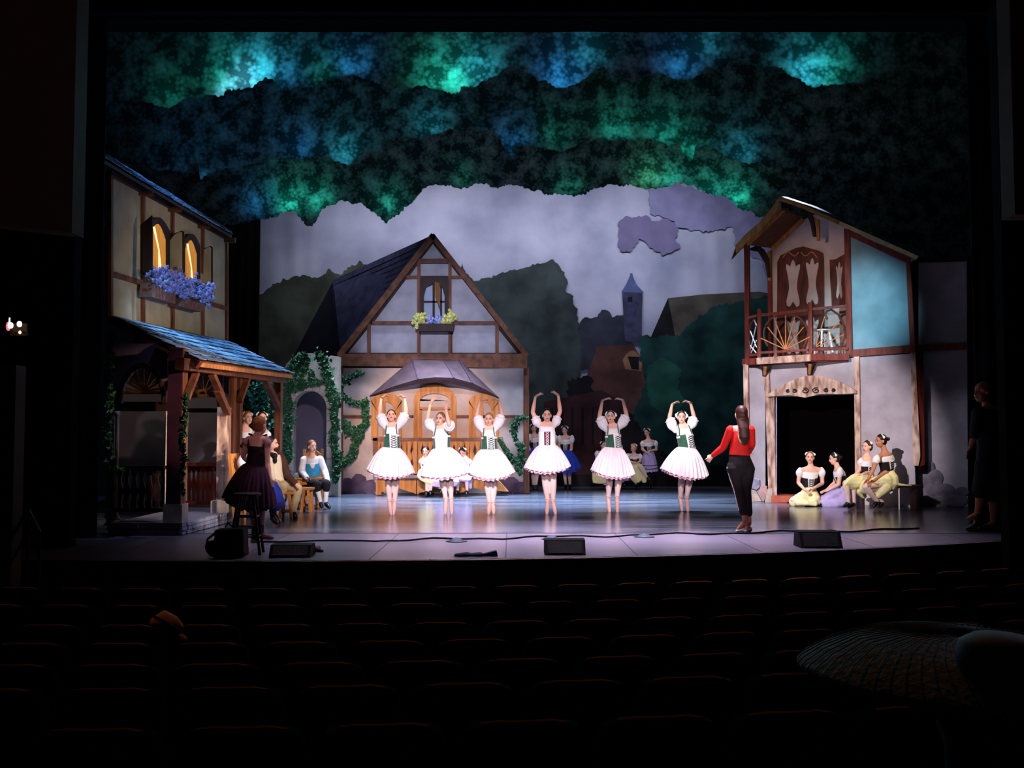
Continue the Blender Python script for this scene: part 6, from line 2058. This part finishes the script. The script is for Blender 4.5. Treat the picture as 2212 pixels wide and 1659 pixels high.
# ---------------------------------------------------------------- woman in the red top
p = Person('long-haired woman in a red top and black trousers seen from behind', C3, ground_y(C3, 1555),
           dict(head=(1712, 278), neck=(1722, 395), shL=(1600, 440), shR=(1818, 440), elL=(1520, 635, .1), wrL=(1405, 725, .2), tipL=(1345, 785, .22), elR=(1832, 600, .0), wrR=(1800, 690, .2), tipR=(1770, 700, .34),
                waist=(1690, 680), hip=(1708, 830), knL=(1690, 1090, .02), anL=(1762, 1440), toeL=(1672, 1536, -.02), knR=(1765, 1110, .05), anR=(1800, 1450, .02), toeR=(1765, 1550, -.06)), k=1.06, yaw=188, hh=.225, back=True, voxel=.009,
           legs_m=skin_tan, show_face=False, legk=.95)
o = p.torso_shell('red_top', red_top, .72, 1.78, .014)
mb = MB().tube([p.surf(1.8, PI - .3, .026), p.surf(1.62, PI - .55, .03), p.surf(1.35, PI - .25, .03), p.surf(1.3, PI, .03), p.surf(1.35, PI + .25, .03), p.surf(1.62, PI + .5, .03), p.surf(1.8, PI + .3, .026)], .006, 5)
obj('neckline_trim', mb, gold_m, o)
mb = MB()
vs = []
for t, w in ((1.84, .4), (1.7, .5), (1.55, .46), (1.42, .32), (1.34, .12)):
    vs.append([p.surf(t, PI - w + 2 * w * j / 6, .027) for j in range(7)])
flat_ = [v for r_ in vs for v in r_]
obj('bare_back', MB().add(flat_, [(i * 7 + j, i * 7 + j + 1, (i + 1) * 7 + j + 1, (i + 1) * 7 + j) for i in range(4) for j in range(6)]), skin, p.root, True)
for sd in 'LR':
    p.arm_sleeve(sd, red_top, .008)
q = p.q
mb = MB()
mb.tube([q['waist'] - p.U * .06, q['hip'] + p.U * .02, q['hip'] - p.U * .06], [.14, .168, .165], 16, p.S, [.105, .125, .12])
for sd in 'LR':
    kn, an, hp = q['kn' + sd], q['an' + sd], q['hp' + sd]
    mb.tube([hp, hp.lerp(kn, .5), kn, kn.lerp(an, .4), kn.lerp(an, .72)], [.11, .094, .074, .068, .062], 12)
tr = blob('trousers', mb, black_cloth, p.root, .011, 3)
st = MB().tube([p.q['hpL'] - V((.098, .02, 0)), q['hpL'].lerp(q['knL'], .5) - V((.094, .02, 0)), q['knL'] - V((.076, .02, 0)), q['knL'].lerp(q['anL'], .65) - V((.064, .015, 0))], .007, 6)
obj('side_stripe', st, white_panel, tr)
hd = p.hc
p.hair(hair_brown, None, long=[hd + V((0, -.03, .03)), hd + V((.01, -.06, -.08)), P(1260 + 1745 / 5.0275, 840 + 430 / 5.0275, p.Y - .13), P(1260 + 1752 / 5.0275, 840 + 530 / 5.0275, p.Y - .15), P(1260 + 1758 / 5.0275, 840 + 600 / 5.0275, p.Y - .15)])
for sd in 'LR':
    an, to = q['an' + sd], q['toe' + sd]
    mb = MB().tube([V((an.x, an.y, .045)), V(((an.x + to.x) / 2, (an.y + to.y) / 2, .038)), V((to.x, to.y, .026))], [.046, .042, .026], 10)
    blob('slipper', mb, slipper, p.root, .009, 1)

# ---------------------------------------------------------------- bald man in the shadow at the side
p = Person('bald man in dark shirt and shorts standing in shadow at the stage edge', C6, 13.8,
           dict(head=(1905, 295), neck=(1945, 390, .02), shL=(1875, 440, -.12), shR=(2025, 440, .12), elL=(1850, 610, -.18), wrL=(1812, 720, -.15), tipL=(1798, 785, -.15), elR=(2062, 620, .1), wrR=(2040, 740, -.02), tipR=(2010, 800, -.05),
                waist=(1960, 690), hip=(1960, 800), knL=(1900, 1010), anL=(1870, 1195), toeL=(1800, 1222, 0), knR=(1985, 1030), anR=(1990, 1260), toeR=(1880, 1308, -.05)), k=1.22, yaw=-70, hh=.24, voxel=.012, legs_m=skin_tan, skin_m=skin_tan,
           show_face=True, torso=1.05)
p.torso_shell('dark_shirt', mat('charcoal_shirt', S(34, 34, 42), .85, .15), .3, 1.9, .03)
for sd in 'LR':
    p.arm_sleeve(sd, mat('charcoal_shirt', S(34, 34, 42)), .02, 'el')
q = p.q
mb = MB()
mb.tube([q['waist'] - p.U * .08, q['hip'], q['hip'] - p.U * .08], [.19, .2, .19], 16, p.S, [.15, .15, .14])
for sd in 'LR':
    mb.tube([q['hp' + sd], q['hp' + sd].lerp(q['kn' + sd], .5), q['kn' + sd].lerp(q['an' + sd], .1)], [.135, .125, .12], 12)
blob('shorts', mb, black_cloth, p.root, .013, 2)
for sd in 'LR':
    an, to = q['an' + sd], q['toe' + sd]
    mb = MB().tube([an, V((an.x, an.y, .09)), V((an.x, an.y, .06))], [.05, .055, .055], 10).tube([V((an.x + .04, an.y, .055)), V(((an.x + to.x) / 2, (an.y + to.y) / 2, .055)), V((to.x, to.y, .04))], [.055, .055, .038], 10)
    blob('shoe', mb, shoe_black, p.root, .011, 1)

# ---------------------------------------------------------------- seated men and woman at the table
p = Person('bearded seated man with a black neckerchief, cream shirt and beige breeches', C4, ground_y(C4, 1215),
           dict(head=(575, 435), neck=(590, 530), shL=(555, 590, -.1), shR=(672, 600, .12), elL=(560, 730, -.14), wrL=(590, 820, -.2), tipL=(620, 850, -.25), elR=(735, 760, .05), wrR=(820, 860, -.1), tipR=(880, 905, -.12),
                waist=(605, 740), hip=(610, 850), knL=(690, 880, -.15), anL=(655, 1100, -.1), toeL=(690, 1150, -.15), knR=(850, 900), anR=(790, 1160), toeR=(830, 1205, -.05)), k=1.02, yaw=82, hh=.235, voxel=.011, legs_m=white_cloth)
p.torso_shell('shirt', cream_cloth, .2, 1.9, .02)
mb = MB()
q = p.q
mb.tube([q['hip'] + p.U * .06, q['hip'] - p.U * .04], [.16, .16], 14, p.S, [.12, .12])
for sd in 'LR':
    mb.tube([q['hp' + sd], q['hp' + sd].lerp(q['kn' + sd], .5), q['kn' + sd]], [.1, .09, .075], 12)
    mb.tube([q['kn' + sd], q['kn' + sd].lerp(q['an' + sd], .5), q['kn' + sd].lerp(q['an' + sd], .9)], [.075, .068, .055], 12)
blob('breeches', mb, beige_cloth, p.root, .012, 2)
ct = MB().tube([q['shR'] + p.U * .02, q['shR'].lerp(q['elR'], .5), q['elR'], q['elR'].lerp(q['wrR'], .9)], [.075, .07, .062, .05], 12)
ct.tube([q['neck'] + V((.06, .1, -.05)), q['waist'] + V((.1, .16, 0)), q['hip'] + V((.1, .16, 0))], [.09, .11, .13], 12)
blob('coat', ct, brown_coat, p.root, .012, 2)
p.arm_sleeve('L', cream_cloth, .016)
p.hair(hair_black, None)
obj('beard', MB().ball(p.hc - p.hu * .075 * p.hs + p.hf * .055 * p.hs, .05, .04, .045, p.hr, p.hf, p.hu, 12, 8), hair_brown, p.root, True)
nk = P(470 + 595 / 4.8808, 870 + 560 / 4.8808, p.Y - .12)
blob('neckerchief', MB().ball(nk, .06, .05, .05).ball(nk + V((.02, -.02, -.07)), .04, .03, .055).ball(nk + V((-.04, 0, .03)), .045, .045, .03), black_vest, p.root, .012, 1)
p.shoes(shoe_black, .012)

p = Person('youth in a sky-blue waistcoat and white stockings seated at the small table', C4, ground_y(C4, 1108),
           dict(head=(998, 462), neck=(1000, 555), shL=(912, 600), shR=(1078, 595, .05), elL=(885, 720, -.02), wrL=(940, 790, -.25), tipL=(985, 800, -.3), elR=(1130, 720), wrR=(1160, 820, -.2), tipR=(1180, 870, -.24),
                waist=(1005, 760), hip=(1020, 840, .1), knL=(1040, 855, -.35), anL=(1088, 1060, -.3), toeL=(1100, 1100, -.42), knR=(1150, 855, -.3), anR=(1140, 1060, -.25), toeR=(1180, 1104, -.36)), k=1.0, yaw=38, pitch=-4, hh=.23, voxel=.011, legs_m=white_cloth)
p.torso_shell('shirt', white_cloth, .8, 1.9, .012)
p.torso_shell('waistcoat', sky_vest, .85, 1.62, .022)
p.panel('shirt_front', white_cloth, 1.4, 1.66, .12, .45, .03)
for sd in 'LR':
    p.arm_sleeve(sd, white_cloth, .022)
q = p.q
mb = MB().tube([q['hip'] + p.U * .05, q['hip'] - p.U * .04], [.16, .16], 14, p.S, [.12, .12])
for sd in 'LR':
    mb.tube([q['hp' + sd], q['hp' + sd].lerp(q['kn' + sd], .5), q['kn' + sd]], [.11, .1, .08], 12)
    mb.tube([q['kn' + sd], q['kn' + sd].lerp(q['an' + sd], .28)], [.08, .068], 12)
blob('breeches', mb, black_cloth, p.root, .012, 2)
p.hair(hair_ginger, (.1, -.02), .035)
p.shoes(shoe_black, .01)

p = Person('seated woman in a royal blue skirt, mostly hidden by the ginger-haired woman', C4, ground_y(C4, 1285),
           dict(head=(330, 470), neck=(320, 560), shL=(260, 600, -.1), shR=(370, 600, .12), elL=(265, 700, -.1), wrL=(380, 780, -.15), tipL=(430, 800, -.15), elR=(400, 700, .1), wrR=(450, 780), tipR=(490, 800),
                waist=(330, 760), hip=(330, 880), knL=(560, 920, -.1), anL=(575, 1200, -.08), toeL=(625, 1270, -.1), knR=(580, 910, .1), anR=(600, 1190, .08), toeR=(650, 1260, .08)), k=1.0, yaw=85, hh=.225, voxel=.011, legs_m=black_cloth)
p.torso_shell('blouse', white_cloth, .5, 1.8, .012)
for sd in 'LR':
    p.sleeve(sd, white_cloth, .7, .065, .075, 1.0, taper=False)
mb = MB()
pt = lambda x, y, d: P(470 + x / 4.8808, 870 + y / 4.8808, p.Y + d)
mb.tube([pt(335, 800, 0), pt(360, 880, 0), pt(480, 920, 0), pt(570, 930, 0), pt(615, 975, 0)], [.1, .16, .16, .15, .1], 14, (0, 0, 1), [.12, .2, .22, .24, .22])
mb.tube([pt(590, 930, -.05), pt(605, 1000, -.05), pt(620, 1060, -.05)], [.09, .11, .12], 12, (1, 0, 0), [.2, .22, .22])
blob('skirt', mb, blue_cloth, p.root, .013, 2)
p.hair(hair_brown, (.1, .02), .04)
p.shoes(shoe_black, .012)
# ================================================================ furniture and properties on the stage
# small table by the arch
TY = ground_y(C4, 1112)
T4 = lambda x, y, d=0: P(470 + x / 4.8808, 870 + y / 4.8808, TY + d)
tz = T4(950, 792).z
xa, xb = T4(815, 800).x, T4(1108, 800).x
t = thing('wooden_table', 'small wooden table with turned legs in front of the youth in the blue waistcoat', 'table', ((xa + xb) / 2, TY + .15, 0))
obj('tabletop', MB().box(((xa + xb) / 2, TY + .16, tz - .012), xb - xa, .5, .03), pine_flat, t)
obj('apron_board', MB().box(((xa + xb) / 2, TY - .04, tz - .07), xb - xa - .1, .025, .1), pine_flat, t)
prof = lambda h: [(.022, 0), (.03, .03 * h), (.018, .08 * h), (.03, .14 * h), (.02, .2 * h), (.034, .45 * h), (.024, .62 * h), (.036, .68 * h), (.022, .74 * h), (.036, .78 * h), (.036, h)]
for x in (xa + .08, xb - .1):
    for y in (TY - .03, TY + .34):
        obj('leg', MB().lathe((x, y, 0), prof(tz - .03), 10), pine, t, True)
for x, h, r, m, l, nm in ((912, .09, .036, pewter, 'pewter tankard on the small table', 'tankard'), (968, .105, .04, metal_m, 'pale jug on the small table', 'jug')):
    c = T4(x, 790)
    m_ = thing(nm, l, 'cup', (c.x, TY + .08, tz + .003))
    obj('cup', MB().lathe((c.x, TY + .08, tz + .003), [(r, 0), (r * 1.02, .01), (r * .9, h * .5), (r, h), (r * .85, h), (r * .75, h * .3)], 14), m, m_, True)
    obj('handle', MB().tube([V((c.x + r, TY + .08, tz + h * .8)), V((c.x + r * 1.7, TY + .08, tz + h * .7)), V((c.x + r * 1.6, TY + .08, tz + h * .35)), V((c.x + r, TY + .08, tz + h * .2))], .006, 6), m, m_)
c = T4(828, 785)
o = obj('cap', MB().lathe((c.x, TY + .1, tz + .004), [(.1, 0), (.105, .012), (.08, .03), (.075, .06), (.04, .08), (.0, .085)], 16), mat('grey_green_felt', S(96, 110, 112), .9, .2, 20), None, True, loc=(c.x, TY + .1, tz))
tag(o, 'grey-green felt cap lying on the small table', 'hat')


def joint_stool(label, X4, y_top, y_bot, w, group='wooden stools round the small table'):
    Y = ground_y(C4, y_bot)
    q4 = lambda x, y: P(470 + x / 4.8808, 870 + y / 4.8808, Y)
    a, b = q4(X4[0], y_top), q4(X4[1], y_top)
    z = a.z
    cx = (a.x + b.x) / 2
    w = b.x - a.x
    t = thing('wooden_stool', label, 'stool', (cx, Y + .12, 0), group)
    obj('seat', MB().box((cx, Y + .14, z - .02), w, .3, .04), pine_flat, t)
    for sx in (-1, 1):
        for dy in (.02, .26):
            obj('leg', MB().beam((cx + sx * (w / 2 - .02), Y + dy, 0), (cx + sx * (w / 2 - .06), Y + dy, z - .04), .04, .045), pine, t)
    obj('stretcher', MB().box((cx, Y + .14, .12), w - .04, .03, .05), pine, t)
    return t


joint_stool('stout wooden stool beside the turned-leg table', (872, 990), 897, 1152, .2)
joint_stool('wooden stool under the bearded man', (640, 792), 940, 1225, .2)


def ladder_chair(label, crop, gy, pl_, pr_, ytop_, seat_y, depth=.4, yb=None, side=False):
    Y = ground_y(crop, gy)
    pt = lambda x, y, d=0: P(crop[0] + x / crop[2], crop[1] + y / crop[2], Y + d)
    a, b = pt(pl_, seat_y), pt(pr_, seat_y)
    zt = pt(pl_, ytop_).z
    zs = a.z
    cx = (a.x + b.x) / 2
    w = b.x - a.x
    t = thing('high_backed_chair', label, 'chair', (cx, Y + .2, 0), 'golden high-backed chairs')
    if not side:
        yb_ = Y + depth
        for sx in (-1, 1):
            obj('back_post', MB().beam((cx + sx * w / 2, yb_, 0), (cx + sx * w / 2, yb_, zt), .045, .04), pine, t)
            obj('leg', MB().rod((cx + sx * w / 2, Y, 0), (cx + sx * w / 2, Y, zs), .022, 8), pine, t)
        obj('seat', MB().box((cx, Y + depth / 2, zs), w + .04, depth, .035), pine_flat, t)
        A = [V((cx - w / 2 + w * i / 8, yb_, zt - .12 + .1 * math.sin(PI * i / 8))) for i in range(9)]
        B_ = [V((p.x, p.y, p.z - .1)) for p in A]
        obj('crest_rail', MB().strip(A, B_, (0, .03, 0)), pine, t)
        for i in range(3):
            x = cx - w / 4 + w / 4 * i
            obj('splat', MB().box((x, yb_, (zs + zt) / 2 - .05), .035, .02, zt - zs - .2), pine, t)
    else:
        # seen from the side, back rest at the left, sloping
        for dy in (0, .4):
            obj('back_post', MB().beam((cx - w / 2 + .06, Y + dy, 0), (cx - w / 2 - .04, Y + dy, zt), .04, .04), pine, t)
            obj('leg', MB().rod((cx + w / 2, Y + dy, 0), (cx + w / 2, Y + dy, zs), .022, 8), pine, t)
        for i in range(4):
            y = Y + .08 + .08 * i
            obj('splat', MB().beam((cx - w / 2 + .04, y, zs), (cx - w / 2 - .035, y, zt - .04), .03, .02, V((1, 0, 0))), pine, t)
        obj('crest_rail', MB().box((cx - w / 2 - .035, Y + .2, zt - .04), .03, .42, .07), pine, t)
        obj('seat', MB().box((cx, Y + .2, zs), w + .06, .44, .035), pine_flat, t)
        obj('stretcher', MB().box((cx, Y, .18), w - .04, .02, .03), pine, t)
    return t


ladder_chair('golden chair with a high slatted back, partly behind the woman in the purple dress', C4, 1300, 150, 290, 535, 880, side=True)
ladder_chair('golden high-backed chair under the youth in the blue waistcoat', C4, 1085, 868, 1058, 490, 850, depth=.38)

# dark bar stool at the front
SY = 11.25
s4 = lambda x, y, d=0: P(470 + x / 4.8808, 870 + y / 4.8808, SY + d)
cz = s4(310, 950).z
cx_ = s4(312, 950).x
t = thing('bar_stool', 'dark round-topped bar stool at the front of the stage, beside the black backpack', 'stool', (cx_, SY, 0))
obj('seat', MB().lathe((cx_, SY, cz - .035), [(.14, 0), (.155, .008), (.158, .025), (.14, .036)], 20), timber_dark, t)
for a, nm in ((50, 0), (140, 0), (230, 0), (320, 0)):
    ca, sa = math.cos(math.radians(a)), math.sin(math.radians(a))
    obj('leg', MB().rod((cx_ + .24 * ca, SY + .2 * sa, 0), (cx_ + .11 * ca, SY + .11 * sa, cz - .03), .017, 8, .02), timber_dark, t)
for z_, r_ in ((.2, .2), (.3, .185), (.42, .165)):
    for a in (50, 140, 230, 320):
        if z_ == .3 and a in (140, 320):
            continue
        c0, c1 = math.radians(a), math.radians(a + 90)
        obj('rung', MB().rod((cx_ + r_ * math.cos(c0), SY + r_ * .85 * math.sin(c0), z_), (cx_ + r_ * math.cos(c1), SY + r_ * .85 * math.sin(c1), z_), .01, 6), timber_dark, t)

# backpack
by_ = 11.05
b4 = lambda px, py, d=0: P(px, py, by_ + d)
c = G(492, 1204)
t = thing('backpack', 'black backpack slumped at the front edge of the stage under the bar stool', 'bag', (c.x, c.y, 0))
w = 84 * c.y / F
zt = (1204 - 1137) * c.y / F
mb = MB()
mb.box((c.x + w * .08, c.y + .02, zt * .47), w * .74, .24, zt * .9, V((1, 0, .04)).normalized(), V((0, 1, 0)), V((-.04, 0, 1)).normalized())
mb.box((c.x + w * .12, c.y - .1, zt * .3), w * .5, .1, zt * .5)
mb.tube([V((c.x - w * .3, c.y - .02, .08)), V((c.x - w * .4, c.y - .03, .12))], [.09, .08], 10)
blob('bag_body', mb, gear_m, t, .015, 6)
obj('pocket', MB().box((c.x + .02, c.y - .12, .13), .2, .06, .16), gear_m, t)
obj('strap', MB().tube([V((c.x - .12, c.y - .05, zt * .8)), V((c.x - .2, c.y - .08, zt * .6)), V((c.x - .2, c.y - .08, .15))], .014, 6), gear_m, t)
obj('handle', MB().tube([V((c.x - .03, c.y, zt - .01)), V((c.x, c.y, zt + .03)), V((c.x + .05, c.y, zt - .01))], .01, 6), gear_m, t)


def wedge(label, px0, px1, pyt, pyb, skew=0.0, name='stage_monitor'):
    c = G((px0 + px1) / 2, pyb)
    w = (px1 - px0) * c.y / F
    h = (pyb - pyt) * c.y / F
    t = thing(name, label, 'loudspeaker', (c.x, c.y, 0), 'floor monitors along the stage edge')
    x0, x1, y0 = c.x - w / 2, c.x + w / 2, c.y
    sec = [(0, 0), (.34, 0), (.3, h * 1.02), (.1, h)]
    A = [V((x0 + .01, y0 + a, z + .002)) for a, z in sec]
    B_ = [V((x1 - .0 + skew, y0 + a, z + .002)) for a, z in sec]
    mb = MB().add(A + B_, [(0, 1, 2, 3), (7, 6, 5, 4), (0, 4, 5, 1), (1, 5, 6, 2), (2, 6, 7, 3), (3, 7, 4, 0)])
    obj('cabinet', mb, gear_m, t)
    n = V((0, -h, .1)).normalized()
    mb = MB().prism([A[0].lerp(B_[0], .08) + V((0, .012, .02)), A[0].lerp(B_[0], .92) + V((0, .012, .02)), A[3].lerp(B_[3], .92) + V((0, -.012, -.015)), A[3].lerp(B_[3], .08) + V((0, -.012, -.015))], n * .008)
    obj('grille', mb, mat('black_grille', S(20, 20, 22), .5, .3, 80, .3), t)
    return t


wedge('black wedge monitor on the stage edge below the central dancers', 1175, 1265, 1169, 1200)
wedge('black wedge monitor on the stage edge near the doorway side', 1730, 1821, 1151, 1185)
wedge('long low black wedge monitor beside the bar stool', 578, 668, 1180, 1205)
# little things on the edge
c = G(681, 1196)
t = thing('dance_shoes', 'small heap of dark soft shoes on the end of the low monitor', 'shoes', (c.x, c.y, 0))
mb = MB().tube([c + V((-.12, 0, .03)), c + V((0, -.02, .05)), c + V((.08, 0, .03))], [.03, .035, .02], 8).ball(c + V((-.02, 0, .07)), .035, .03, .03).ball(c + V((.03, .02, .06)), .03)
blob('shoe', mb, mat('dark_mauve_leather', S(60, 50, 56), .7, .2), t, .01, 1)
c0 = G(985, 1202)
t = thing('folded_cloth', 'dark crumpled cloth and flat box on the stage edge left of the central monitor', 'cloth', (c0.x, c0.y, 0))
mb = MB()
for i in range(6):
    p = G(990 + i * 9, 1202)
    mb.ball(p + V((0, 0.02, .012)), .05, .05, .022 + .006 * (i % 3))
blob('cloth', mb, mat('dark_blue_cloth', S(34, 34, 60), .9, .2), t, .01, 1)
p = G(1058, 1202)
obj('flat_box', MB().prism([p + V((-.09, 0, .004)), p + V((.085, 0, .004)), p + V((.075, 0, .055)), p + V((.055, 0, .058)), p + V((-.09, 0, .02))], (0, .1, 0)), mat('dark_blue_cloth', S(34, 34, 60)), t)

# cable along the front with floor mounds
pts = []
for px in range(560, 2010, 25):
    py = 1181 - (px - 560) * 0.0215 + 2.0 * math.sin(px / 40.0) + 1.2 * math.sin(px / 17.0)
    if px < 800:
        py = 1178 - (px - 560) * .012 + math.sin(px / 30.0)
    q = G(px, py - 6)
    pts.append(V((q.x, q.y, .012)))
o = obj('floor_cable', MB().tube(pts, .011, 6), gear_m, None, True, loc=(pts[0].x, pts[0].y, 0))
tag(o, 'long black cable running along the floor just behind the stage edge', 'cable')
for i, (px, py, l) in enumerate(((986, 1170, 'below the second dancer'), (1192, 1165, 'behind the central monitor'), (1392, 1160, 'below the fifth dancer'), (1795, 1151, 'behind the monitor nearest the doorway'))):
    q = G(px, py)
    mb = MB().lathe((q.x, q.y, .002), [(.14, 0), (.1, .012), (.045, .04), (.015, .05)], 14)
    o = obj('floor_microphone', mb, mat('dark_teal_cover', S(26, 42, 56), .6, .1), None, True, loc=(q.x, q.y, 0))
    tag(o, 'low dark cone-shaped floor microphone cover ' + l, 'microphone', 'floor microphone covers along the cable')

# ================================================================ auditorium details
# white gap marker on the stage front
q = P(929.5, 1207, 10.66)
o = obj('marker_strip', MB().box((q.x, q.y - .035, q.z - .035), .012, .008, .075), mat('white_marker_tape', S(170, 150, 160), .6, .05, emit=(1, .8, .85), estr=.0), None, loc=(q.x, q.y, q.z - .07))
tag(o, 'tiny white vertical strip on the brown stage front', 'marker')
# wall lamp at the far left
lamp_pos = P(33, 705, 9.6)
t = thing('wall_lamp', 'small cluster of glowing bulbs on the dark side wall at the far left', 'lamp', lamp_pos)
obj('wall_bracket', MB().box(lamp_pos + V((-.02, .12, -.02)), .16, .04, .12), brown_wall, t)
bulb = mat('glowing_bulb', S(255, 240, 220), .4, .02, emit=(1.0, .78, .6), estr=7.0)
bulb2 = mat('pink_glowing_shade', S(220, 120, 130), .5, .05, emit=(1.0, .25, .35), estr=.8)
for px, py, r in ((23, 703, .024), (42, 700, .023), (43, 718, .012)):
    q = P(px, py, 9.6)
    obj('bulb', MB().ball(q, r, r, r * 1.25), bulb, t, True)
q = P(20.5, 694, 9.6)
obj('bulb_tip', MB().tube([q + V((0, 0, -.03)), q + V((0, 0, .03))], .006, 6), bulb, t)
q = P(18, 705, 9.62)
obj('shade', MB().ball(q, .022, .02, .045), bulb2, t, True)
for px in (23, 42):
    q = P(px, 708, 9.6)
    obj('arm', MB().tube([q, q + V((.0, .05, -.04)), q + V((0, .11, -.03))], .008, 6), brown_wall, t)
# stair rail far left
rail_m = mat('dark_metal_rail', S(62, 50, 44), .5, .2)
t = thing('stair_handrail', 'thin dark handrail of the steps at the far left, below the wall lamp', 'handrail', G(60, 1250, -1.0))
pp = [P(2, 1205, 9.3), P(30, 1150, 9.35), P(60, 1104, 9.4)]
obj('handrail', MB().tube(pp, .018, 8), rail_m, t)
obj('handrail', MB().tube([p + V((.03, .0, -.18)) for p in pp], .012, 8), rail_m, t)
for px, a, b in ((62, 1104, 1290), (86, 1150, 1290), (20, 1170, 1300)):
    q0, q1 = P(px, a, 9.4), P(px + 2, b, 9.4)
    obj('post', MB().rod(q0, V((q0.x, q0.y, -1.05)), .015, 8), rail_m, t)
obj('handrail', MB().tube([P(62, 1104, 9.4), P(86, 1150, 9.4)], .018, 8), rail_m, t)
# tan bag on the seats
zc = P(370, 1350, 6.3)
bag_m = mat('tan_bag', S(196, 110, 60), .8, .15, 8)
t = thing('shoulder_bag', 'tan rounded bag with a dark diagonal strap lying over dark seats', 'bag', zc + V((0, 0, -.12)))
mb = MB().tube([P(334, 1344, 6.28), P(352, 1336, 6.28), P(372, 1346, 6.3), P(388, 1356, 6.32)], [.035, .055, .05, .03], 12)
blob('bag_body', mb, bag_m, t, .01, 2)
obj('strap', MB().tube([P(334, 1332, 6.2), P(352, 1342, 6.2), P(370, 1352, 6.2), P(392, 1366, 6.24)], .011, 6), gear_m, t)
obj('tail', MB().tube([P(391, 1372, 6.3), P(400, 1380, 6.3)], .014, 6), bag_m, t)
# woven wide-brimmed hat close to the camera, worn by a seated spectator in the dark
HYY = 2.05
hc = P(2090, 1452, HYY)
weave = mat('dim_woven_straw', S(150, 146, 160), .7, .35, 60, .4, stretch=(1, 1, 1))
hat = thing('wide_brimmed_hat', 'dim grey woven wide-brimmed hat low above the dark seats', 'hat', hc)
R = (2090 - 1735) * HYY / F
mb = MB()
n = 48
prof = [(1.0, -.004), (.97, .006), (.85, .03), (.65, .058), (.4, .072), (.16, .076)]
ex_, ey_ = V((1, 0, -.04)).normalized(), V((0, .84, .03))
ez_ = ex_.cross(ey_).normalized()
mb.lathe(hc, [(R * a, b * 1.0) for a, b in prof] + [(R * .16, .07), (R * .97, -.012)], n, ex_, ey_, ez_)
obj('brim', mb, weave, hat, True)
for j in range(0):
    pass
cc = P(2160, 1425, HYY - .18)
mb = MB().lathe(cc, [(.075, -.03), (.078, 0), (.075, .03), (.05, .045), (.0, .048)], 24, ex_, ey_, ez_)
obj('crown', mb, mat('smooth_grey_crown', S(150, 144, 160), .6, .1, 4), hat, True)
rb_ = MB()
for j in range(64):
    a = 2 * PI * j / 64
    rb_.tube([hc + ex_ * (R * r * math.cos(a + r * .5)) + ey_ * (R * r * math.sin(a + r * .5)) + ez_ * (z + .003) for r, z in prof], .0011, 4)
obj('woven_ribs', rb_, mat('dark_woven_strand', S(84, 80, 92), .7, .2), hat)
sp_ = thing('person', 'spectator in near darkness sitting under the wide woven hat', 'person', (hc.x, hc.y, -.68))
mb = MB()
c = hc + V((0, 0, -.06))
r, f, u, hs = head_parts(mb, c, 180, 0, 0, .22, 1)
nk = c + V((0, -.02, -.16))
mb.tube([nk + V((0, 0, -.05)), c], [.055, .05], 10)
mb.tube([nk + V((0, .0, -.04)), nk + V((0, 0, -.1)), nk + V((0, 0, -.3)), nk + V((0, .02, -.6))], [.08, .17, .16, .17], 14, (1, 0, 0), [.06, .09, .1, .12])
for sx in (-1, 1):
    limb(mb, nk + V((sx * .18, 0, -.1)), nk + V((sx * .22, .05, -.38)), nk + V((sx * .12, .28, -.42)), (.05, .042, .038, .036, .024))
    hand(mb, nk + V((sx * .12, .28, -.42)), nk + V((sx * .08, .44, -.44)), V((0, 0, -1)), V((-sx, 0, .2)), 1)
    limb(mb, nk + V((sx * .09, .05, -.62)), nk + V((sx * .1, .48, -.6)), nk + V((sx * .1, .52, -1.0)), (.09, .075, .055, .05, .035))
blob('body', mb, mat('dark_clothes', S(18, 16, 20), .9, .1), sp_, .012, 2)
finish_blobs()
